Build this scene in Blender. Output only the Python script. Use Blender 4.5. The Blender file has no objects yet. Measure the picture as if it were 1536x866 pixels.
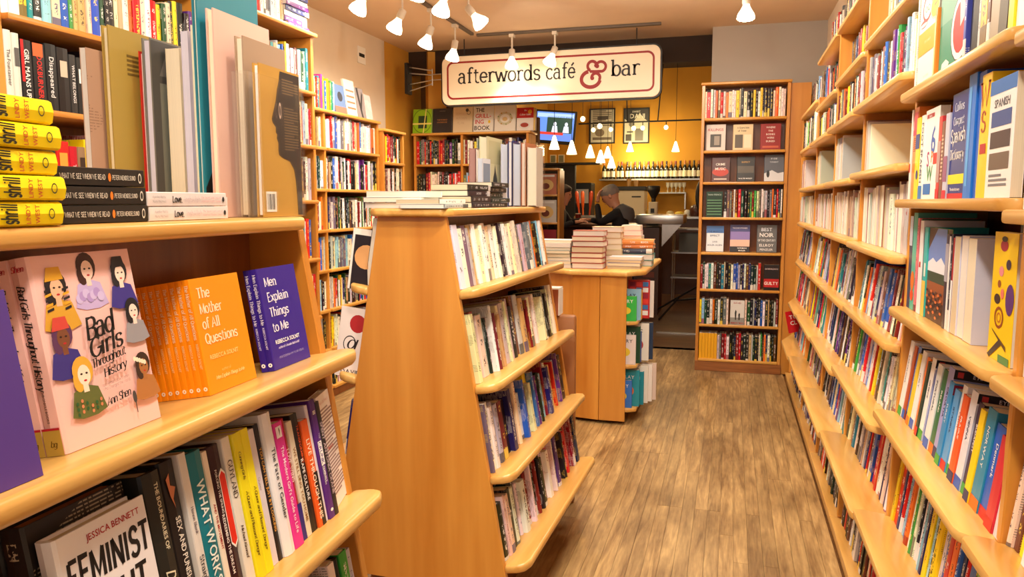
import bpy, bmesh, math, random
from mathutils import Vector, Matrix
from mathutils.bvhtree import BVHTree
random.seed(7)
C = bpy.context.scene.collection
PI = math.pi
# ------------------------------------------------------------------ camera, world, exposure
CAMZ = 1.42
PITCH, YAW = math.radians(6.5056), math.radians(16.0457)
cam_d = bpy.data.cameras.new('camera'); cam = bpy.data.objects.new('camera', cam_d); C.objects.link(cam)
cam.location = (0, 0, CAMZ)
cam.rotation_euler = (PI/2 - PITCH, 0, YAW)
cam_d.sensor_width = 36.0; cam_d.lens = 36.0*1140/1536; cam_d.clip_start = .02; cam_d.clip_end = 60
bpy.context.scene.camera = cam
W = bpy.data.worlds.new('world'); bpy.context.scene.world = W; W.use_nodes = True
W.node_tree.nodes['Background'].inputs[0].default_value = (.93, .93, 1.0, 1)
W.node_tree.nodes['Background'].inputs[1].default_value = .33
vs = bpy.context.scene.view_settings
vs.view_transform = 'Standard'; vs.look = 'None'; vs.gamma = 1; vs.use_curve_mapping = False
vs.exposure = 0.42
WARM = (1.0, .88, .72)
def point_light(x, y, z, power, col=WARM, r=.06):
    d = bpy.data.lights.new('lamp_or_added_light', 'POINT'); d.energy = power; d.color = col; d.shadow_soft_size = r
    o = bpy.data.objects.new('lamp_or_added_light', d); C.objects.link(o); o.location = (x, y, z); return o
def spot_light(p, q, power, ang=95, col=WARM, r=.06, blend=.6):
    d = bpy.data.lights.new('lamp_or_added_beam', 'SPOT'); d.energy = power; d.color = col; d.shadow_soft_size = r
    d.spot_size = math.radians(ang); d.spot_blend = blend
    o = bpy.data.objects.new('lamp_or_added_beam', d); C.objects.link(o); o.location = p
    v = Vector(q)-Vector(p); o.rotation_euler = v.to_track_quat('-Z', 'Y').to_euler(); return o
# store lamps that hang outside the view (same warm track lamps as in view)
for x, y, q, pw in [(-.35, 1.2, (-.95, 1.2, 1.0), 42), (-.25, .1, (.8, 1.6, 1.1), 60), (-.5, 2.3, (.7, 2.6, 1.0), 52), (-.35, 3.8, (.7, 4.0, 1.0), 50),
                    (-.2, .2, (-1.1, 1.3, .9), 48), (-1.55, 2.2, (-2.4, 2.4, 1.6), 30), (-1.6, 3.4, (-2.6, 3.8, 1.5), 22), (-.1, 1.6, (-.9, 2.9, .8), 60)]:
    spot_light((x, y, 2.72), q, pw, 110)
for x, y in [(-.1, -.6), (-.3, 2.9), (-.5, 5.0), (-1.7, 1.2)]:
    point_light(x, y, 2.6, 20)

# ------------------------------------------------------------------ helpers
def lin(c):
    return tuple(((v/255.)/12.92 if v/255. <= .04045 else ((v/255.+.055)/1.055)**2.4) for v in c)
def norm4(c): return (c[0], c[1], c[2], 1.0)
MATS = {}
def mat(name, col, rough=.5, metal=0., noise=.0, nscale=20, emit=None, estr=0, alpha=None, trans=0, spec=.5, bump=0):
    if name in MATS: return MATS[name]
    m = bpy.data.materials.new(name); m.use_nodes = True; nt = m.node_tree; b = nt.nodes['Principled BSDF']
    b.inputs['Roughness'].default_value = rough; b.inputs['Metallic'].default_value = metal
    b.inputs['Specular IOR Level'].default_value = spec
    L = lin(col); b.inputs['Base Color'].default_value = norm4(L)
    if noise > 0 or bump > 0:
        tc = nt.nodes.new('ShaderNodeTexCoord'); n = nt.nodes.new('ShaderNodeTexNoise'); n.inputs['Scale'].default_value = nscale; n.inputs['Detail'].default_value = 4
        nt.links.new(tc.outputs['Object'], n.inputs['Vector'])
        mx = nt.nodes.new('ShaderNodeMix'); mx.data_type = 'RGBA'
        mx.inputs[6].default_value = norm4([v*(1-noise) for v in L]); mx.inputs[7].default_value = norm4([min(1, v*(1+noise)) for v in L])
        nt.links.new(n.outputs['Fac'], mx.inputs[0]); nt.links.new(mx.outputs[2], b.inputs['Base Color'])
        if bump > 0:
            bp = nt.nodes.new('ShaderNodeBump'); bp.inputs['Strength'].default_value = bump; bp.inputs['Distance'].default_value = .01
            nt.links.new(n.outputs['Fac'], bp.inputs['Height']); nt.links.new(bp.outputs['Normal'], b.inputs['Normal'])
    if emit: b.inputs['Emission Color'].default_value = norm4(lin(emit)); b.inputs['Emission Strength'].default_value = estr
    if alpha is not None: b.inputs['Alpha'].default_value = alpha
    if trans: b.inputs['Transmission Weight'].default_value = trans
    MATS[name] = m; return m
def wood(name, c1, c2, axis='Z', rough=.32, gscale=1.0, rnd=.12, coat=.25):
    if name in MATS: return MATS[name]
    m = bpy.data.materials.new(name); m.use_nodes = True; nt = m.node_tree; N = nt.nodes; Lk = nt.links; b = N['Principled BSDF']
    b.inputs['Roughness'].default_value = rough; b.inputs['Coat Weight'].default_value = coat; b.inputs['Coat Roughness'].default_value = .25
    tc = N.new('ShaderNodeTexCoord'); oi = N.new('ShaderNodeObjectInfo'); mp = N.new('ShaderNodeMapping')
    sc = {'X': (1.2, 14, 14), 'Y': (14, 1.2, 14), 'Z': (14, 14, 1.2)}[axis]
    mp.inputs['Scale'].default_value = [s*gscale for s in sc]
    Lk.new(tc.outputs['Object'], mp.inputs['Vector'])
    ad = N.new('ShaderNodeVectorMath'); ad.operation = 'ADD'; ml = N.new('ShaderNodeMath'); ml.operation = 'MULTIPLY'; ml.inputs[1].default_value = 37
    Lk.new(oi.outputs['Random'], ml.inputs[0]); Lk.new(mp.outputs[0], ad.inputs[0]); Lk.new(ml.outputs[0], ad.inputs[1])
    n1 = N.new('ShaderNodeTexNoise'); n1.inputs['Scale'].default_value = 1.0; n1.inputs['Detail'].default_value = 5; n1.inputs['Distortion'].default_value = 1.6
    n2 = N.new('ShaderNodeTexNoise'); n2.inputs['Scale'].default_value = 6; n2.inputs['Detail'].default_value = 3
    Lk.new(ad.outputs[0], n1.inputs['Vector']); Lk.new(ad.outputs[0], n2.inputs['Vector'])
    r = N.new('ShaderNodeValToRGB'); e = r.color_ramp.elements
    e[0].position = .32; e[0].color = norm4(lin(c2)); e[1].position = .68; e[1].color = norm4(lin(c1))
    mix = N.new('ShaderNodeMath'); mix.operation = 'MULTIPLY_ADD'; mix.inputs[1].default_value = .3
    Lk.new(n2.outputs['Fac'], mix.inputs[0])
    m2 = N.new('ShaderNodeMath'); m2.operation = 'MULTIPLY'; m2.inputs[1].default_value = .7
    Lk.new(n1.outputs['Fac'], m2.inputs[0]); Lk.new(m2.outputs[0], mix.inputs[2]); Lk.new(mix.outputs[0], r.inputs[0])
    hs = N.new('ShaderNodeHueSaturation'); vr = N.new('ShaderNodeMapRange')
    vr.inputs['To Min'].default_value = 1-rnd; vr.inputs['To Max'].default_value = 1+rnd
    Lk.new(oi.outputs['Random'], vr.inputs[0]); Lk.new(vr.outputs[0], hs.inputs['Value']); Lk.new(r.outputs[0], hs.inputs['Color']); Lk.new(hs.outputs[0], b.inputs['Base Color'])
    bp = N.new('ShaderNodeBump'); bp.inputs['Strength'].default_value = .12; bp.inputs['Distance'].default_value = .003
    Lk.new(n1.outputs['Fac'], bp.inputs['Height']); Lk.new(bp.outputs[0], b.inputs['Normal'])
    MATS[name] = m; return m
def stain(m):
    nt = m.node_tree; N = nt.nodes; K = nt.links; b = N['Principled BSDF']; src = b.inputs['Base Color'].links[0].from_socket
    ge = N.new('ShaderNodeNewGeometry'); mp = N.new('ShaderNodeMapping'); mp.inputs['Scale'].default_value = (2.2, .8, 1); K.new(ge.outputs['Position'], mp.inputs[0])
    n = N.new('ShaderNodeTexNoise'); n.inputs['Scale'].default_value = 1.6; n.inputs['Detail'].default_value = 8; n.inputs['Roughness'].default_value = .65; K.new(mp.outputs[0], n.inputs['Vector'])
    r = N.new('ShaderNodeValToRGB'); r.color_ramp.elements[0].position = .36; r.color_ramp.elements[0].color = (.46, .40, .32, 1); r.color_ramp.elements[1].position = .58; r.color_ramp.elements[1].color = (1, 1, 1, 1); K.new(n.outputs['Fac'], r.inputs[0])
    mx = N.new('ShaderNodeMix'); mx.data_type = 'RGBA'; mx.blend_type = 'MULTIPLY'; mx.inputs[0].default_value = .85; K.new(src, mx.inputs[6]); K.new(r.outputs[0], mx.inputs[7]); K.new(mx.outputs[2], b.inputs['Base Color'])
def book_mat():
    m = bpy.data.materials.new('printed_book_cover'); m.use_nodes = True; nt = m.node_tree; N = nt.nodes; K = nt.links; b = N['Principled BSDF']
    b.inputs['Roughness'].default_value = .38; b.inputs['Specular IOR Level'].default_value = .45
    A = {}
    for k in ('base', 'ink', 'meta'):
        a = N.new('ShaderNodeAttribute'); a.attribute_name = k; A[k] = a
    uv = N.new('ShaderNodeUVMap'); uv.uv_map = 'UVMap'
    def M(op, *ins):
        n = N.new('ShaderNodeMath'); n.operation = op
        for i, v in enumerate(ins):
            if isinstance(v, (int, float)): n.inputs[i].default_value = v
            else: K.new(v, n.inputs[i])
        return n.outputs[0]
    sx = N.new('ShaderNodeSeparateXYZ'); K.new(uv.outputs[0], sx.inputs[0]); u, v = sx.outputs[0], sx.outputs[1]
    sm = N.new('ShaderNodeSeparateXYZ'); K.new(A['meta'].outputs['Vector'], sm.inputs[0]); seed, hh, ft = sm.outputs
    hh = M('MULTIPLY', hh, 40.)                       # height of the spine in spine widths
    vv = M('DIVIDE', v, hh)
    def noise(su, sv, off, det=0):
        cx = N.new('ShaderNodeCombineXYZ'); K.new(M('MULTIPLY', u, su), cx.inputs[0]); K.new(M('MULTIPLY', v, sv), cx.inputs[1])
        K.new(M('ADD', M('MULTIPLY', seed, 91.), off), cx.inputs[2])
        n = N.new('ShaderNodeTexNoise'); n.inputs['Scale'].default_value = 1; n.inputs['Detail'].default_value = det; K.new(cx.outputs[0], n.inputs['Vector']); return n.outputs['Fac']
    # spine lettering: letters inside a band, words along the spine
    let = M('GREATER_THAN', noise(6.0, 6.0, 0, 1), .515)
    inb = M('MULTIPLY', M('GREATER_THAN', u, .30), M('LESS_THAN', u, .70))
    wrd = M('GREATER_THAN', noise(.01, .8, 5), .50)
    rng = M('MULTIPLY', M('GREATER_THAN', vv, .16), M('LESS_THAN', vv, .93))
    spine = M('MULTIPLY', M('MULTIPLY', let, inb), M('MULTIPLY', wrd, rng))
    dec = M('GREATER_THAN', M('FRACT', M('MULTIPLY', seed, 13.7)), .62)
    band = M('MULTIPLY', dec, M('LESS_THAN', vv, M('MULTIPLY', M('FRACT', M('MULTIPLY', seed, 7.3)), .3)))
    spine = M('MAXIMUM', M('MULTIPLY', spine, .85), M('MULTIPLY', band, .8))
    # blocks of small print on the back covers (uv in metres there)
    row = M('LESS_THAN', M('FRACT', M('MULTIPLY', v, 210.)), .4)
    wd = M('GREATER_THAN', noise(260., 40., 3), .42)
    blk = M('GREATER_THAN', noise(9., 16., 8), .53)
    cov = M('MULTIPLY', M('MULTIPLY', row, wd), M('MULTIPLY', blk, .6))
    issp = M('LESS_THAN', ft, .25); iscv = M('MULTIPLY', M('GREATER_THAN', ft, .25), M('LESS_THAN', ft, .75))
    fac = M('ADD', M('MULTIPLY', spine, issp), M('MULTIPLY', cov, iscv))
    mx = N.new('ShaderNodeMix'); mx.data_type = 'RGBA'; K.new(fac, mx.inputs[0]); K.new(A['base'].outputs['Color'], mx.inputs[6]); K.new(A['ink'].outputs['Color'], mx.inputs[7])
    K.new(mx.outputs[2], b.inputs['Base Color']); return m
def attr_mat(name, rough=.45):
    m = bpy.data.materials.new(name); m.use_nodes = True; nt = m.node_tree; b = nt.nodes['Principled BSDF']; b.inputs['Roughness'].default_value = rough
    a = nt.nodes.new('ShaderNodeAttribute'); a.attribute_name = 'base'; nt.links.new(a.outputs['Color'], b.inputs['Base Color']); return m
def page_mat():
    m = bpy.data.materials.new('paper_page_edges'); m.use_nodes = True; nt = m.node_tree; b = nt.nodes['Principled BSDF']; b.inputs['Roughness'].default_value = .8
    a = nt.nodes.new('ShaderNodeAttribute'); a.attribute_name = 'base'
    uv = nt.nodes.new('ShaderNodeUVMap'); uv.uv_map = 'UVMap'; sx = nt.nodes.new('ShaderNodeSeparateXYZ'); nt.links.new(uv.outputs[0], sx.inputs[0])
    n = nt.nodes.new('ShaderNodeTexNoise'); n.noise_dimensions = '1D'; n.inputs['Scale'].default_value = 900; nt.links.new(sx.outputs[0], n.inputs['W'])
    mr = nt.nodes.new('ShaderNodeMapRange'); mr.inputs['From Min'].default_value = .3; mr.inputs['From Max'].default_value = .7; mr.inputs['To Min'].default_value = .82; mr.inputs['To Max'].default_value = 1.0
    nt.links.new(n.outputs['Fac'], mr.inputs[0])
    mx = nt.nodes.new('ShaderNodeVectorMath'); mx.operation = 'SCALE'; nt.links.new(a.outputs['Color'], mx.inputs[0]); nt.links.new(mr.outputs[0], mx.inputs['Scale'])
    nt.links.new(mx.outputs[0], b.inputs['Base Color']); return m
BOOKM, PRINTM, PAGEM = book_mat(), attr_mat('printed_ink'), page_mat()

class Geo:
    def __init__(s): s.v = []; s.f = []; s.base = []; s.ink = []; s.meta = []; s.uv = []; s.mi = []; s.sm = []
    def add(s, vs, fs, base=(1, 1, 1), ink=(0, 0, 0), metas=None, uvs=None, mi=0, M=None, smooth=False):
        n = len(s.v)
        s.v += [tuple(M @ Vector(p)) for p in vs] if M is not None else [tuple(p) for p in vs]
        for i, f in enumerate(fs):
            s.f.append([k+n for k in f]); s.base.append(base); s.ink.append(ink); s.meta.append(metas[i] if metas else (0, 0, 1))
            s.uv.append(uvs[i] if uvs else [(0, 0)]*len(f)); s.mi.append(mi); s.sm.append(smooth)
    def box(s, x0, x1, y0, y1, z0, z1, M=None, mi=0, **k):
        s.add([(x0, y0, z0), (x1, y0, z0), (x1, y1, z0), (x0, y1, z0), (x0, y0, z1), (x1, y0, z1), (x1, y1, z1), (x0, y1, z1)],
              [(0, 3, 2, 1), (4, 5, 6, 7), (0, 1, 5, 4), (1, 2, 6, 5), (2, 3, 7, 6), (3, 0, 4, 7)], M=M, mi=mi, **k)
    def prism(s, poly, z0, z1, M=None, mi=0, **k):
        n = len(poly)
        s.add([(x, y, z0) for x, y in poly]+[(x, y, z1) for x, y in poly],
              [tuple(range(n-1, -1, -1)), tuple(range(n, 2*n))]+[(i, (i+1) % n, n+(i+1) % n, n+i) for i in range(n)], M=M, mi=mi, **k)
    def tube(s, p, q, r, r2=None, n=10, mi=0, smooth=True, M=None):
        p, q = Vector(p), Vector(q); r2 = r if r2 is None else r2; d = (q-p).normalized()
        a = d.orthogonal().normalized(); b = d.cross(a); vs = []
        for c, rr in ((p, r), (q, r2)):
            vs += [c+(a*math.cos(t*2*PI/n)+b*math.sin(t*2*PI/n))*rr for t in range(n)]
        s.add(vs, [(i, (i+1) % n, n+(i+1) % n, n+i) for i in range(n)], mi=mi, smooth=smooth, M=M)
        s.add(vs, [tuple(range(n-1, -1, -1)), tuple(range(n, 2*n))], mi=mi, M=M)
    def lathe(s, prof, n=16, M=None, mi=0, **k):      # prof: (r, z) bottom to top
        vs = [(r*math.cos(t*2*PI/n), r*math.sin(t*2*PI/n), z) for r, z in prof for t in range(n)]
        fs = [(j*n+i, j*n+(i+1) % n, (j+1)*n+(i+1) % n, (j+1)*n+i) for j in range(len(prof)-1) for i in range(n)]
        s.add(vs, fs, M=M, mi=mi, smooth=True, **k)
        s.add([(prof[0][0]*math.cos(t*2*PI/n), prof[0][0]*math.sin(t*2*PI/n), prof[0][1]) for t in range(n)], [tuple(range(n-1, -1, -1))], M=M, mi=mi, **k)
        s.add([(prof[-1][0]*math.cos(t*2*PI/n), prof[-1][0]*math.sin(t*2*PI/n), prof[-1][1]) for t in range(n)], [tuple(range(n))], M=M, mi=mi, **k)
    def build(s, name, mats, parent=None, attrs=False, bevel=0, mw=None, origin=None, seg=2):
        me = bpy.data.meshes.new(name)
        vv = s.v
        if origin is not None: vv = [(p[0]-origin[0], p[1]-origin[1], p[2]-origin[2]) for p in vv]
        me.from_pydata(vv, [], s.f)
        for m in (mats if isinstance(mats, (list, tuple)) else [mats]): me.materials.append(m)
        me.polygons.foreach_set('material_index', s.mi); me.polygons.foreach_set('use_smooth', s.sm)
        if attrs:
            for nm, src in (('base', s.base), ('ink', s.ink), ('meta', s.meta)):
                a = me.color_attributes.new(nm, 'FLOAT_COLOR', 'CORNER'); buf = []
                for f, c in zip(s.f, src): buf += [c[0], c[1], c[2], 1.0]*len(f)
                a.data.foreach_set('color', buf)
            u = me.uv_layers.new(name='UVMap'); buf = []
            for q in s.uv:
                for p in q: buf += [p[0], p[1]]
            u.data.foreach_set('uv', buf)
        me.update()
        if bevel:
            bm = bmesh.new(); bm.from_mesh(me); bmesh.ops.remove_doubles(bm, verts=bm.verts, dist=1e-5)
            bmesh.ops.bevel(bm, geom=[e for e in bm.edges if e.calc_face_angle(0) > .35], offset=bevel, segments=seg, affect='EDGES', profile=.5, clamp_overlap=True)
            bm.to_mesh(me); bm.free()
            if seg > 1:
                me.polygons.foreach_set('use_smooth', [True]*len(me.polygons))
                me.set_sharp_from_angle(angle=math.radians(40))
        o = bpy.data.objects.new(name, me); C.objects.link(o)
        if parent is not None: o.parent = parent
        if mw is not None: o.matrix_world = mw
        elif origin is not None: o.location = origin
        return o
def tag(o, label=None, cat=None, group=None, kind=None):
    if label: o['label'] = label
    if cat: o['category'] = cat
    if group: o['group'] = group
    if kind: o['kind'] = kind
    return o
def empty(name, loc, label, cat, group=None, M=None):
    o = bpy.data.objects.new(name, None); C.objects.link(o); o.empty_display_size = .1
    if M is not None: o.matrix_world = M
    else: o.location = loc
    return tag(o, label, cat, group)
def child(g, name, mats, root, **k):
    """geometry given in world coordinates, parented to root"""
    o = g.build(name, mats, **k); mw = o.matrix_world.copy() if k.get('mw') is None else k['mw']
    if k.get('mw') is None:
        mw = Matrix.Translation(k['origin']) if k.get('origin') is not None else Matrix.Identity(4)
    o.parent = root; o.matrix_parent_inverse = ROOTINV[root.name]; o.matrix_basis = mw
    return o
ROOTINV = {}
def root(name, loc, label, cat, group=None, rotz=0):
    M = Matrix.Translation(loc) @ Matrix.Rotation(rotz, 4, 'Z')
    o = empty(name, loc, label, cat, group, M=M); ROOTINV[o.name] = M.inverted(); return o
def regroot(o, M=Matrix.Identity(4)): ROOTINV[o.name] = M.inverted(); return o

# ------------------------------------------------------------------ lettering
def stroke_cmds(s):
    out = []
    for part in s.split(';'):
        t = part.split(); pts = []; i = 0
        while i < len(t):
            if t[i] in 'ML': pts.append((float(t[i+1]), float(t[i+2]))); i += 3
            elif t[i] == 'A':
                cx, cy, rx, ry, a0, a1 = map(float, t[i+1:i+7]); n = max(3, int(abs(a1-a0)/24))
                for k in range(n+1):
                    a = math.radians(a0+(a1-a0)*k/n); pts.append((cx+rx*math.cos(a), cy+ry*math.sin(a)))
                i += 7
        if len(pts) > 1: out.append(pts)
    return out
SF = {  # advance, strokes  (x height 5, ascender 7.6, capitals 7)
 'a': (5.3, 'M .8 3.9 A 2.2 3.5 1.5 1.5 150 0 L 3.7 .9 A 4.4 .9 .7 .9 180 290;M 3.7 3 L 2.2 3 A 2 1.5 1.6 1.5 90 270 L 2.4 0 A 2.4 1.2 1.3 1.2 270 360'),
 'b': (5.4, 'M 1 7.6 L 1 0;A 2.8 2.5 1.9 2.5 0 360'), 'c': (4.9, 'A 2.6 2.5 2.1 2.5 40 320'), 'd': (5.5, 'M 4.3 7.6 L 4.3 0;A 2.4 2.5 1.9 2.5 0 360'),
 'e': (5, 'M .5 2.6 L 4.5 2.6 A 2.5 2.55 2 2.45 0 318'), 'f': (3.9, 'M 1.7 0 L 1.7 6 A 3 6.1 1.3 1.5 180 40;M .4 5 L 3.3 5'),
 'g': (5.3, 'A 2.4 2.6 1.9 2.4 0 360;M 4.3 5 L 4.3 -.8 A 2.5 -.8 1.8 1.5 0 -150'), 'h': (5.5, 'M 1 7.6 L 1 0;M 1 3.2 A 2.7 3.2 1.7 1.8 180 0 L 4.4 0'),
 'i': (2.6, 'M 1.3 5 L 1.3 0;M 1.3 6.5 L 1.3 7.2'), 'j': (2.6, 'M 1.5 5 L 1.5 -.9 A .4 -.9 1.1 1.2 0 -120;M 1.5 6.5 L 1.5 7.2'), 'k': (5, 'M 1 7.6 L 1 0;M 4.2 5 L 1 2;M 2 2.9 L 4.5 0'),
 'l': (2.6, 'M 1.3 7.6 L 1.3 0'), 'm': (8, 'M 1 5 L 1 0;M 1 3.3 A 2.5 3.3 1.5 1.7 180 0 L 4 0;M 4 3.3 A 5.5 3.3 1.5 1.7 180 0 L 7 0'),
 'n': (5.5, 'M 1 5 L 1 0;M 1 3.2 A 2.7 3.2 1.7 1.8 180 0 L 4.4 0'), 'o': (5.2, 'A 2.6 2.5 2.1 2.5 0 360'), 'p': (5.4, 'M 1 5 L 1 -2.2;A 2.8 2.5 1.9 2.5 0 360'),
 'q': (5.4, 'M 4.3 5 L 4.3 -2.2;A 2.4 2.5 1.9 2.5 0 360'), 'r': (4.2, 'M 1.2 5 L 1.2 0;M 1.2 3 A 2.9 3 1.7 2 180 50'),
 's': (4.4, 'M 3.7 4 A 2.2 3.75 1.5 1.25 20 240 L 3 2.3 A 2.2 1.3 1.6 1.3 60 -160'), 't': (3.9, 'M 1.6 6.6 L 1.6 1.3 A 2.8 1.3 1.2 1.3 180 310;M .4 5 L 3.3 5'),
 'u': (5.5, 'M 1 5 L 1 1.8 A 2.7 1.8 1.7 1.8 180 360;M 4.4 5 L 4.4 0'), 'v': (5, 'M .5 5 L 2.5 0;M 4.5 5 L 2.5 0'), 'w': (7.6, 'M .5 5 L 2.2 0;M 3.8 4.6 L 2.2 0;M 3.8 4.6 L 5.4 0;M 7.1 5 L 5.4 0'),
 'x': (5, 'M .6 5 L 4.4 0;M 4.4 5 L .6 0'), 'y': (5, 'M .5 5 L 2.6 0;M 4.5 5 L 2.3 -1 A 1.2 -1 1 1.2 0 -120'), 'z': (4.6, 'M .6 5 L 4 5 L .6 0 L 4 0'),
 'A': (6.2, 'M .5 0 L 3.1 7 L 5.7 0;M 1.4 2.5 L 4.8 2.5'), 'B': (5.6, 'M 1 0 L 1 7 L 3 7 A 3 5.3 1.7 1.7 90 -90 L 1 3.6;M 3 3.6 A 3 1.8 1.9 1.8 90 -90 L 1 0'),
 'C': (5.8, 'A 3.2 3.5 2.7 3.5 45 315'), 'D': (6, 'M 1 0 L 1 7 L 2.4 7 A 2.4 3.5 3 3.5 90 -90 L 1 0'), 'E': (5.2, 'M 4.6 7 L 1 7 L 1 0 L 4.6 0;M 1 3.6 L 4 3.6'),
 'F': (5, 'M 4.6 7 L 1 7;M 1 7 L 1 0;M 1 3.6 L 3.8 3.6'), 'G': (6.2, 'A 3.2 3.5 2.7 3.5 45 340 L 5.7 3 L 3.6 3'), 'H': (6.2, 'M 1 7 L 1 0;M 5.2 7 L 5.2 0;M 1 3.6 L 5.2 3.6'),
 'I': (2.8, 'M 1.4 7 L 1.4 0'), 'J': (4.4, 'M 3.2 7 L 3.2 1.6 A 1.8 1.6 1.4 1.6 0 -170'), 'K': (5.8, 'M 1 7 L 1 0;M 5.2 7 L 1 2.8;M 2.4 4 L 5.4 0'), 'L': (5, 'M 1 7 L 1 0 L 4.6 0'),
 'M': (7.4, 'M 1 0 L 1 7;M 1 7 L 3.7 1 L 6.4 7;M 6.4 7 L 6.4 0'), 'N': (6.2, 'M 1 0 L 1 7;M 1 7 L 5.2 0;M 5.2 0 L 5.2 7'), 'O': (6.4, 'A 3.2 3.5 2.7 3.5 0 360'),
 'P': (5.4, 'M 1 0 L 1 7 L 3 7 A 3 5.1 1.9 1.9 90 -90 L 1 3.2'), 'Q': (6.4, 'A 3.2 3.5 2.7 3.5 0 360;M 3.4 1.8 L 5.8 -.8'), 'R': (5.8, 'M 1 0 L 1 7 L 3 7 A 3 5.2 1.8 1.8 90 -90 L 1 3.4;M 2.8 3.4 L 5.3 0'),
 'S': (5.4, 'M 4.6 5.6 A 2.8 5.2 1.8 1.8 20 230 L 3.6 3.2 A 2.8 1.8 2 1.8 50 -160'), 'T': (5.6, 'M .4 7 L 5.2 7;M 2.8 7 L 2.8 0'), 'U': (6, 'M 1 7 L 1 2.2 A 3 2.2 2 2.2 180 360 L 5 7'),
 'V': (6, 'M .5 7 L 3 0 L 5.5 7'), 'W': (8, 'M .5 7 L 2.3 0 L 4 6 L 5.7 0 L 7.5 7'), 'X': (5.8, 'M .6 7 L 5.2 0;M 5.2 7 L .6 0'), 'Y': (5.6, 'M .5 7 L 2.8 3.4 L 5.1 7;M 2.8 3.4 L 2.8 0'), 'Z': (5.2, 'M .6 7 L 4.6 7 L .6 0 L 4.6 0'),
 '&': (8.4, 'M 4.3 5.6 A 4.3 6.0 .45 .45 -90 200;A 3.8 5.7 1.35 1.3 -10 225 L 3.6 4.1;M 3.7 4.1 A 3.3 1.9 2.8 2.3 95 395 L 5.3 3.5 A 4.6 2.7 .9 .9 50 -140;M 4.4 2.2 A 4.4 2.55 .35 .35 -90 200;M 3.4 4.1 L 5.0 3.95 A 6.5 5.4 1.55 1.55 -75 175 L 5.0 5.3 A 5.8 5.4 .8 .75 180 330;M 6.1 5.1 A 6.0 5.45 .35 .35 -90 200'),
 '.': (2, 'M 1 0 L 1 .6'), ',': (2, 'M 1.2 .5 L .8 -1'), "'": (1.8, 'M .9 7.4 L .9 5.8'), '-': (3.4, 'M .6 2.6 L 2.8 2.6'), ' ': (2.9, ''), '6': (5, 'M 4 6.6 A 3.6 3.2 3.0 3.6 110 180;A 2.6 2.1 2 2.1 0 360')}
SF['é'] = (5, SF['e'][1]+';M 2.3 5.9 L 3.8 7.3')
def seg_poly(pts, w0, w1):
    """ribbon with width w0 for horizontal runs and w1 for vertical runs"""
    V = []; n = len(pts); closed = n > 3 and (pts[0][0]-pts[-1][0])**2+(pts[0][1]-pts[-1][1])**2 < 1e-4
    def d(i, j):
        x, y = pts[j][0]-pts[i][0], pts[j][1]-pts[i][1]; l = math.hypot(x, y) or 1; return x/l, y/l
    for i in range(n):
        if i == 0: a = b = d(0, 1)
        elif i == n-1: a = b = d(n-2, n-1)
        else: a, b = d(i-1, i), d(i, i+1)
        if closed and i in (0, n-1): a, b = d(n-2, n-1), d(0, 1)
        tx, ty = a[0]+b[0], a[1]+b[1]; l = math.hypot(tx, ty)
        if l < .5: tx, ty = a; l = 1
        tx, ty = tx/l, ty/l; w = (w0+(w1-w0)*abs(ty)**1.5)/2; k = min(1.6, 1/max(.35, tx*a[0]+ty*a[1]))
        V.append((pts[i][0]-ty*w*k, pts[i][1]+tx*w*k)); V.append((pts[i][0]+ty*w*k, pts[i][1]-tx*w*k))
    return V, [(2*i, 2*i+1, 2*i+3, 2*i+2) for i in range(n-1)]
BF = {}
def bglyph(ch):
    if ch in BF: return BF[ch]
    cu = bpy.data.curves.new('glyph', 'FONT'); cu.body = ch; cu.size = 1; cu.resolution_u = 2; cu.offset = .014
    o = bpy.data.objects.new('glyph', cu); C.objects.link(o)
    dg = bpy.context.evaluated_depsgraph_get(); me = o.evaluated_get(dg).to_mesh()
    V = [(v.co.x, v.co.y) for v in me.vertices]; F = [tuple(p.vertices) for p in me.polygons]
    o.evaluated_get(dg).to_mesh_clear()
    bpy.data.objects.remove(o); bpy.data.curves.remove(cu)
    xs = [v[0] for v in V] or [0, .28]
    BF[ch] = (V, F, min(xs), max(xs)); return BF[ch]
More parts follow.
